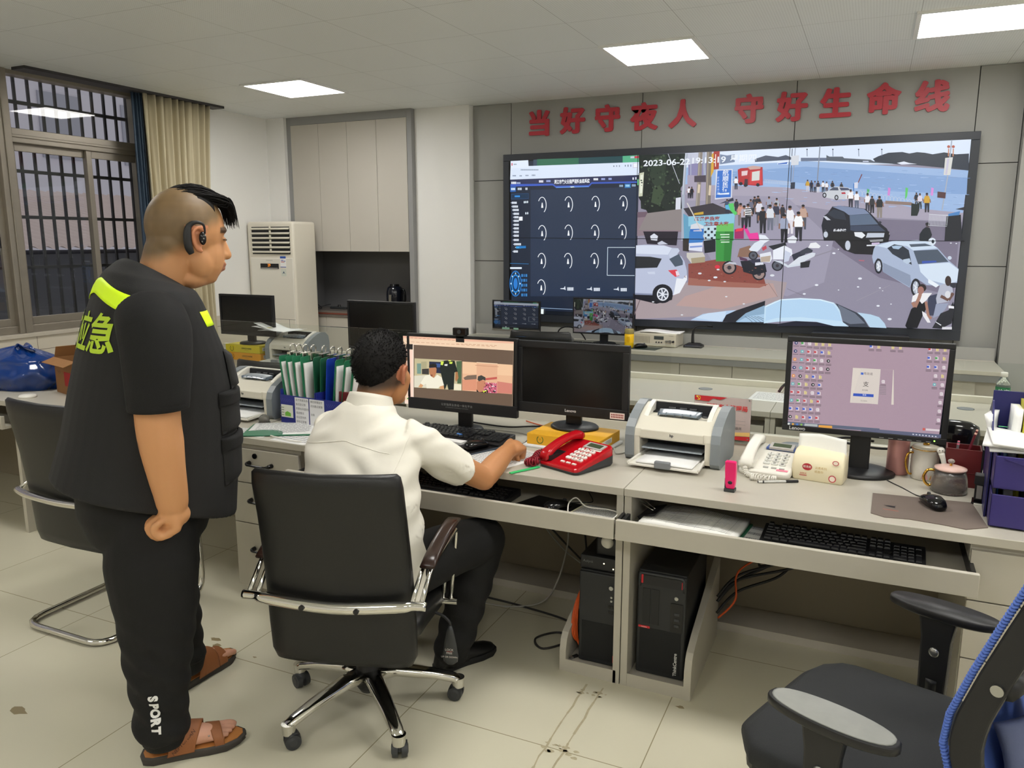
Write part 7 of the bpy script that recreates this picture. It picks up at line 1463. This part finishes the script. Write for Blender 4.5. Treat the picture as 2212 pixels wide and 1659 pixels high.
t = MB(); t.tube([(.103, .112, 1.622), (.107, .108, 1.648), (.106, .085, 1.655), (.104, .066, 1.642), (.104, .060, 1.615), (.103, .062, 1.583), (.101, .070, 1.563)], [.003, .0035, .005, .0085, .011, .011, .008], 12, smooth=5, flat=(.8, 1.1)); ep = t.build('earpiece', BLK, pm); ep['label'] = 'black hook-shaped earpiece'
t = MB(); t.ell((.108, .103, 1.608), (.009, .011, .020), 12, 8); t.build('earbud', BLKG, ep); t = MB(); [t.ell((.117, .098+.005*k, 1.598+.009*k), .002, 8, 6) for k in range(3)]; t.build('metal_dot', STEEL, ep)
# T-shirt sleeves under the vest
t = MB(); torso(t, [(.86, -.29, .13, .20, 0, 0), (1.10, -.25, .14, .205, 0, 0), (1.30, -.21, .11, .205, 0, 0), (1.40, -.175, .08, .19, 0, 0), (1.45, -.13, .065, .13, 0, 0)])
for s in (1, -1):
    y = -.078 if s > 0 else -.06
    t.tube([(s*.165, y, 1.395), (s*.225, y-.004, 1.35), (s*.258, y-.012, 1.27), (s*.272, y-.02, 1.19), (s*.274, y-.022, 1.150)], [.088, .092, .086, .079, .077], 22, smooth=5, flat=(1, 1.08))
sh = fused(t, 'black_t_shirt', CLB, pm, .007, 8)
t = MB(); rg = []
for z, r in ((1.172, .079), (1.165, .0815), (1.150, .0825), (1.140, .081), (1.139, .074), (1.150, .070)): rg.append(ring((.274, -.100, z), X1, Y1, r*.93, r*1.0, 26))
t.loft(rg, cap=False); t.build('sleeve_cuff', CLB, sh)
# vest
t = MB()
torso(t, [(.815, -.345, .160, .248, 0, -.33), (.822, -.347, .165, .252, 0, -.32), (.91, -.335, .180, .245, 0, -.12), (1.03, -.305, .186, .238, 0, 0), (1.16, -.274, .182, .236, 0, 0), (1.26, -.247, .162, .232, 0, 0), (1.35, -.22, .130, .226, 0, 0), (1.42, -.193, .102, .215, 0, 0), (1.46, -.174, .088, .192, 0, -.08), (1.485, -.148, .080, .150, 0, -.25), (1.497, -.112, .077, .106, 0, -.5), (1.502, -.092, .074, .090, 0, -.6)], .82)
vest = fused(t, 'vest', CLV, pm, .006, 5)
bv = BVHTree.FromPolygons([v.co for v in vest.data.vertices], [tuple(p.vertices) for p in vest.data.polygons])
def on_vest(p, d, off=.0025):
    d = V(d).normalized(); h = bv.ray_cast(V(p), d)
    if h[0]: return h[0]-d*off
    h = bv.find_nearest(V(p)+d*.92); return h[0]+h[1]*off
def fine_text(ch, size, fat, step=.012):
    vs_, fs_ = text_mesh(ch, size, 0, 'CENTER', fat, 1); b = bmesh.new(); q = [b.verts.new(p) for p in vs_]
    for f in fs_:
        try: b.faces.new([q[i] for i in f])
        except ValueError: pass
    for _ in range(4):
        bmesh.ops.triangulate(b, faces=b.faces[:]); e = [x for x in b.edges if x.calc_length() > step]
        if e: bmesh.ops.subdivide_edges(b, edges=e, cuts=1)
    bmesh.ops.triangulate(b, faces=b.faces[:]); b.verts.index_update(); r = ([tuple(v.co) for v in b.verts], [tuple(v.index for v in f.verts) for f in b.faces]); b.free(); return r
def band(name, fn, nu, nv, m, d): t = MB(); t.slab(lambda u, v: on_vest(fn(u, v), d), nu, nv, (0, .0005, 0)); return t.build(name, m, vest)
band('back_stripe', lambda u, v: V((-.2+.4*u, -1, 1.474-.62*abs(-.2+.4*u)**1.5+.044*(v-.5))), 30, 4, NEON, (0, 1, -.0))
band('shoulder_stripe', lambda u, v: V((.125+.06*u, 1, 1.395-.045*v)), 6, 4, NEON, (0, -1, 0)); band('shoulder_stripe', lambda u, v: V((-.125-.06*u, 1, 1.395-.045*v)), 6, 4, NEON, (0, -1, 0))
for ch, x in (('消', -.215), ('防', -.100), ('应', .015), ('急', .128)):
    vs_, fs_ = fine_text(ch, .118, .0022); t = MB()
    t.add([on_vest((x+p[0]*.95, -1, 1.335+p[1]*1.0), (0, 1, 0), .003) for p in vs_], fs_); t.build('back_lettering', mat('lime print', (176, 206, 44), .6), vest)
# chest pockets and details on the wearer's right side
def pad(name, x0, x1, z0, z1, m, th, d=(-.75, -.66, 0), nu=8, nv=8):
    dd = V(d).normalized(); sd = V((-dd.y, dd.x, 0)); t = MB(); t.slab(lambda u, v: on_vest(V((0, 0, z0+(z1-z0)*v)) - dd*.6 + sd*(x0+(x1-x0)*u), dd, th*min(1, 6*min(u, 1-u, v, 1-v)+.2)), nu, nv, dd*-.002); return t.build(name, m, vest)
for z0, z1 in ((1.02, 1.14), (.86, 1.00)): pad('pocket', -.10, .07, z0, z1, CLV, .014); pad('pocket_flap', -.105, .075, z1-.035, z1+.012, CLB, .020)
pad('pocket_flap', -.045, .005, 1.15, 1.27, mat('charcoal tab', (40, 40, 41), .7), .022)
t = MB()
for k in range(14): q = on_vest((.085+.004*(k % 2), 1, 1.255-.018*k), (0, -1, 0), .003); t.ell(q, (.0025, .002, .0025), 6, 4)
t.build('mesh_dots', mat('pale mesh dots', (150, 150, 150), .6), vest)
# trousers
t = MB()
torso(t, [(.96, -.27, .12, .20, 0, 0), (.86, -.285, .125, .215, 0, 0), (.78, -.288, .10, .21, 0, 0), (.70, -.265, .07, .19, 0, 0)], .85)
for pr in ([((.105, -.095, .80), .125), ((.125, -.118, .64), .136), ((.14, -.122, .48), .116), ((.148, -.132, .33), .098), ((.152, -.135, .20), .080), ((.153, -.138, .12), .078), ((.153, -.140, .085), .074)], [((-.105, -.08, .80), .12), ((-.14, -.045, .64), .115), ((-.175, -.015, .48), .100), ((-.205, .012, .33), .088), ((-.228, .03, .20), .076), ((-.236, .038, .11), .072)]):
    t.tube([p for p, r in pr], [r for p, r in pr], 22, smooth=5)
tr = fused(t, 'trousers', CLT, pm, .008, 6)
for v in tr.data.vertices:
    z = v.co.z
    if z < .62: w = .0035*sin(z*70+3*v.co.y*20+2*v.co.x*14)*SS(.62, .3, z) + .006*SS(.17, .13, z)*SS(.085, .12, z); n = V((v.co.x-(.15 if v.co.x > 0 else -.22), v.co.y+(.13 if v.co.x > 0 else -.02), 0)); v.co += n.normalized()*w
for pr in (((.153, -.138), .072), ((-.238, .040), .068)):
    t = MB(); (x, y), r = pr; t2 = [ring((x, y+.004, z), X1, Y1, r*k, r*k, 24) for z, k in ((.13, 1.0), (.11, 1.03), (.07, .88), (.058, .80), (.057, .7))]; t.loft(t2); t.build('ankle_cuff', CLT, tr)
bt = BVHTree.FromPolygons([v.co for v in tr.data.vertices], [tuple(p.vertices) for p in tr.data.polygons])
for k, ch in enumerate('SPORT'):
    vs_, fs_ = fine_text(ch, .036, .0022); t = MB(); d = V((-.86, .5, 0)).normalized(); sd = V((-d.y, d.x, 0))
    pts = []
    for p in vs_: o = V((.152, -.128, .262-.027*k-p[0]*1.0)) - d*.5 + sd*(-p[1]*.95); h = bt.ray_cast(o, d); pts.append((h[0] if h[0] else o)-d*.003)
    t.add(pts, fs_); t.build('side_lettering', mat('white print', (224, 224, 224), .5), tr)
# sandals
LTH = mat('brown sandal leather', (138, 84, 46), .55, bump=.3, bs=260); INS = mat('tan insole', (176, 116, 60), .6); SOLE = mat('dark grey sole', (62, 58, 54), .7)
for h, to, s in FEET:
    h, d, rt, L = footframe(h, to); P = lambda u, w, z: h + d*(L*u) + rt*w + V((0, 0, z))
    ol = [(-.05, 0), (-.03, .026), (.05, .038), (.25, .040), (.45, .043), (.65, .050), (.85, .050), (.98, .036), (1.05, .012), (1.05, -.010), (.98, -.034), (.85, -.046), (.65, -.046), (.45, -.038), (.25, -.038), (.05, -.036), (-.03, -.024)]
    sa = None; t = MB(); rg = []
    for z, k in ((0, .95), (.004, 1.0), (.014, .985), (.020, 1.02), (.028, 1.0)): rg.append([P(.5+(u-.5)*k, w*s*k, z+.006*max(0, u-.75)*4*max(0, u-.75)+(.004 if u > .9 and z < .01 else 0)) for u, w in ol])
    if s < 0: rg = [list(reversed(r)) for r in rg]
    t.loft(rg); sa = t.build('sandal', SOLE, pm)
    t = MB(); rg = [[P(.5+(u-.5)*.95, w*s*.93, z+.006*max(0, u-.75)*4*max(0, u-.75)) for u, w in ol] for z in (.027, .0305)]
    if s < 0: rg = [list(reversed(r)) for r in rg]
    t.loft(rg, sm=False); t.build('insole', INS, sa)
    def strap(nm, f0, f1, hh, m=LTH, a0=0, a1=1):
        t = MB()
        def fn(u, v):
            a = pi*(a0+(a1-a0)*u); uu = f0(u)*(1-v)+f1(u)*v; hw = .050; z0 = .028; ht = hh*(1-.45*max(0, uu-.35)/.6); return P(uu, -s*hw*cos(a)*(1 if uu < .9 else .9), z0+ht*sin(a)**.75)
        t.slab(fn, 22, 8, (0, 0, .003)); t.build(nm, m, sa)
    strap('instep_strap', lambda u: .32-.03*u+.10*sin(pi*u), lambda u: .60-.10*u+.05*sin(pi*u), .085)
    strap('heel_strap', lambda u: .22+.13*sin(pi*u), lambda u: .33+.10*sin(pi*u), .092)
    strap('toe_strap', lambda u: .60+.12*u, lambda u: .76+.06*u, .066)
    for k in range(2): t = MB(); t.ell(P(.66+.07*k, s*.038, .062-.008*k), .003, 8, 6); t.build('rivet', STEEL, sa)
    if s > 0:
        t = MB(); t.text('NEPTUNIAN', .016, P(.40, .047, .064), (d*.2+V((0, 0, 0))+d*.62-rt*.25+V((0, 0, .66))).normalized(), (rt*-.55+V((0, 0, .6))-d*.5).normalized(), col=(74, 42, 24)); t.build('embossed_lettering', PRINT, sa)
# ---------------- seated man
ps = thing('person', 'seated person in white short-sleeved shirt writing at the desk, seen from behind', 'person', (-1.485, 2.05, 0))
hc2 = V((-.055, .215, 1.163))
t = MB()
t.ell(hc2+V((0, 0, .012)), (.082, .103, .104), 26, 16); t.ell(hc2+V((.006, .05, -.055)), (.066, .062, .085), 20, 12); t.ell(hc2+V((0, -.02, -.05)), (.066, .06, .06), 18, 10)
for s in (-1, 1): ear(t, hc2.x+s*.078, hc2.y+.008, hc2.z-.022, s, 1.0); t.ell(hc2+V((.004+s*.042, .055, -.045)), (.030, .042, .04), 12, 8); t.ell(hc2+V((.004+s*.028, .098, -.004)), (.015, .009, .007), 10, 6)
t.ell(hc2+V((.006, .085, -.122)), (.034, .025, .022), 12, 8); t.ell(hc2+V((.004, .088, .022)), (.05, .022, .016), 12, 8)
t.tube([hc2+V((.004, .098, .0)), hc2+V((.006, .112, -.032)), hc2+V((.006, .118, -.048))], [.010, .012, .0125], 10, smooth=3); t.ell(hc2+V((.005, .098, -.077)), (.022, .011, .011), 12, 6)
t.tube([(-.06, .125, .98), (-.06, .160, 1.06), (-.055, .19, 1.12)], [.062, .058, .062], 18, smooth=4)
torso(t, [(.48, -.15, .09, .17, .02, 0), (.62, -.15, .10, .165, .01, 0), (.80, -.08, .12, .17, -.01, 0), (.92, .0, .15, .165, -.035, 0), (.97, .05, .155, .10, -.05, 0)])
limb(t, [((.12, .12, .93), .05), ((.185, .22, .865), .05), ((.243, .385, .757), .044), ((.248, .42, .755), .046), ((.25, .50, .776), .043), ((.25, .585, .795), .034), ((.25, .625, .80), .030)])
limb(t, [((-.20, .12, .93), .05), ((-.255, .22, .865), .048), ((-.30, .36, .775), .043), ((-.27, .44, .775), .042), ((-.23, .51, .785), .032), ((-.20, .54, .787), .028)])
fist(t, (.25, .618, .803), (.254, .695, .806), (.25, .15, .95), None, (.93, -.25, -.25), .0112, 1.2)
fist(t, (-.20, .54, .792), (-.15, .60, .790), (-.1, .1, 1), None, (.75, -.65, 0))
LEG = [[(.095, .0, .49), (.17, .22, .515), (.235, .425, .505), (.19, .385, .30), (.145, .345, .10)], [(-.095, .0, .49), (-.16, .22, .51), (-.215, .42, .50), (-.21, .42, .30), (-.205, .40, .10)]]
for q in LEG: limb(t, [(q[0], .085), (q[1], .074), (q[2], .054), (q[3], .05), (q[4], .034)])
SK2 = (184, 128, 84)
def psc(p):
    q = p-hc2
    if q.length < .2 and p.z > 1.06:
        k = SS(-.085, -.045, q.z-.35*max(0, q.y)) * (1-SS(.02, .06, q.y)); c = mixc(SK2, (44, 36, 30), .8*k)
        if abs(q.x) > .074 and abs(q.y-.008) < .03: c = (178, 112, 82)
        if q.y > .095 and abs(q.z+.077) < .012: c = (150, 86, 74)
        return c
    return SK2
fused(t, 'body', SKIN, ps, .0046, 6, psc)
t = MB(); rd = random.Random(5)
def hr(a, v, k=1.0):
    # a azimuth (0 right, pi/2 front), v 0 crown .. 1 hairline
    f = max(0, sin(a)); b = max(0, -sin(a)); low = 98 + 28*b**1.2 - 36*f**1.3 - 10*(1-abs(sin(a)))**3; ph = R(low)*v
    n = noise.noise(V((cos(a)*9, sin(a)*9, v*11)))*.0035*k; r = 1.10 + .05*(1-v) - .075*v**4
    return hc2 + V((0, 0, .012)) + V(((.082*r+n)*sin(ph)*cos(a), (.104*r+n)*sin(ph)*sin(a)-.004, (.104*r+n)*cos(ph)))
t.grid(lambda u, v: hr(2*pi*u, v), 72, 26)
for k in range(2600):
    a, v = rd.uniform(0, 2*pi), math.sqrt(rd.random()); p = hr(a, v); n = (p-hc2).normalized(); e = V((rd.uniform(-1, 1), rd.uniform(-1, 1), rd.uniform(-1.2, .2)))*.5; l = .011*(1-.6*v**3); t.tube([p-n*.002, p+(n+e).normalized()*l], [.0012, .0004], 3)
t.build('hair', HAIR, ps)
for s in (-1, 1): t = MB(); t.ell(hc2+V((.004+s*.028, .1025, -.005)), (.009, .004, .003), 10, 6); t.build('eye', BLKG, ps)
# shirt
SHI = mat('white shirt cotton', (226, 222, 210), .8, bump=.1, bs=500)
t = MB()
torso(t, [(.455, -.185, .115, .205, .03, .1), (.50, -.185, .12, .205, .03, .1), (.60, -.178, .13, .203, .015, 0), (.72, -.150, .135, .204, .0, 0), (.83, -.098, .15, .210, -.02, 0), (.91, -.045, .175, .214, -.04, 0), (.965, -.005, .185, .198, -.05, 0), (1.003, .022, .192, .150, -.055, 0), (1.032, .045, .20, .105, -.058, -.1), (1.052, .066, .205, .084, -.058, -.2)], .82)
t.tube([(.09, .11, .950), (.135, .14, .925), (.172, .20, .878), (.202, .262, .832), (.216, .298, .808)], [.070, .072, .067, .065, .066], 20, smooth=5); t.tube([(-.19, .11, .950), (-.225, .15, .925), (-.255, .225, .87), (-.275, .285, .83)], [.068, .070, .067, .066], 20, smooth=5)
sh2 = fused(t, 'white_shirt', SHI, ps, .006, 5)
for v in sh2.data.vertices:
    p = v.co; w = 0
    if p.z < .98:
        w += .0045*sin(p.z*62+p.x*24+1.5*sin(p.x*17+p.y*10))*SS(.98, .85, p.z)*SS(.40, .6, p.z+.3*abs(p.x)); w += .004*sin(p.x*55+p.z*22+p.y*30)*SS(.02, .14, p.x)*SS(.95, .8, p.z)
    w += .004*sin(p.x*40-p.z*90)*SS(.9, .98, p.z)*SS(.04, .10, abs(p.x+.055)) + .004*noise.noise(p*11)
    v.co += v.normal*w
t = MB(); ux = V((1, 0, 0))
def col(u, v): a = 2*pi*u + pi/2; q = sin(a); r = .066+.016*v; return V((-.057+r*1.06*cos(a), .150+r*.98*q-.014*v, 1.078-.022*q-.052*v*(1-.15*q)))
t.grid(col, 48, 5); t.build('collar', SHI, sh2).modifiers.new('thickness', 'SOLIDIFY').thickness = .004
t = MB()
def seam(pts, r=.0009): t.tube(pts, r, 5, smooth=4)
bs_ = BVHTree.FromPolygons([v.co for v in sh2.data.vertices], [tuple(p.vertices) for p in sh2.data.polygons])
def onS(p, d): h = bs_.ray_cast(V(p), V(d).normalized()); return h[0]-V(d).normalized()*.0005 if h[0] else None
for pts, d in (([(.148, -.6, .98-.012*k) for k in range(18)], (0, 1, 0)), ([(-.22+.024*k, -.6, .955-.004*abs(k-7)) for k in range(15)], (0, 1, 0))):
    q = [x for x in (onS(p, d) for p in pts) if x]
    if len(q) > 3: seam(q)
t.build('stitched_seam', SHI, sh2)
t = MB()
for q, hw in ((LEG[0], 1), (LEG[1], 1)): t.tube(q[:3], [.105, .098, .083], 22, smooth=4); t.tube([q[2], q[3], q[4], V(q[4])+V((-.003, -.004, -.015))], [.083, .078, .070, .068], 22, smooth=4); t.ell(q[2], .083, 16, 10)
torso(t, [(.44, -.17, .14, .20, .01, 0), (.50, -.18, .13, .20, .01, 0), (.56, -.175, .11, .19, .01, 0), (.60, -.16, .10, .18, .01, 0)])
tp = fused(t, 'trousers', CLT, ps, .008, 8)
for v in tp.data.vertices:
    if v.co.z < .48: v.co += v.normal*(.004*sin(v.co.z*60+v.co.x*30)*SS(.48, .3, v.co.z))
SHO = mat('black shoe leather', (14, 14, 15), .4, bump=.2, bs=120)
for x, y, a, s in ((.10, .29, R(27), 1), (-.21, .35, R(-5), -1)):
    f = thing('shoe', '', 'x'); del f['label'], f['category']; bpy.data.objects.remove(f)
    d = V((sin(a), cos(a), 0)); rt = V((cos(a), -sin(a), 0)); P = lambda u, w, z: V((x, y, 0)) + d*u + rt*w + V((0, 0, z))
    ol = [(-.01, 0), (.0, .028), (.05, .034), (.12, .036), (.19, .046), (.24, .042), (.268, .022), (.272, 0), (.268, -.022), (.24, -.038), (.19, -.042), (.12, -.034), (.05, -.034), (.0, -.028)]
    t = MB(); t.loft([[P(.13+(u-.13)*k, w*k, z) for u, w in reversed(ol)] for z, k in ((0, .97), (.004, 1.0), (.022, 1.0), (.024, .97))]); so = t.build('shoe', mat('black sole', (18, 18, 18), .7), ps)
    t = MB(); rg = []
    for u, hw, ht in ((-.004, .016, .045), (.01, .030, .082), (.05, .035, .098), (.10, .036, .092), (.14, .038, .074), (.19, .042, .056), (.235, .038, .046), (.26, .022, .036), (.266, .008, .028)): rg.append([P(u, hw*cos(b), .016+(ht-.016)*max(0, sin(b))**.7 if sin(b) > 0 else .016) for b in [2*pi*i/20 for i in range(20)]])
    t.loft(rg); t.tube([P(.05, 0, .085), P(.045, 0, .11)], [.036, .036], 16); t.build('upper', SHO, so)
    t = MB(); [t.tube([P(.105+.016*k, -.016, .093-.009*k), P(.105+.016*k, 0, .100-.010*k), P(.105+.016*k, .016, .093-.009*k)], .0022, 6, smooth=3) for k in range(4)]; t.build('lace', BLK, so)
bpy.data.scenes.remove(TMP)
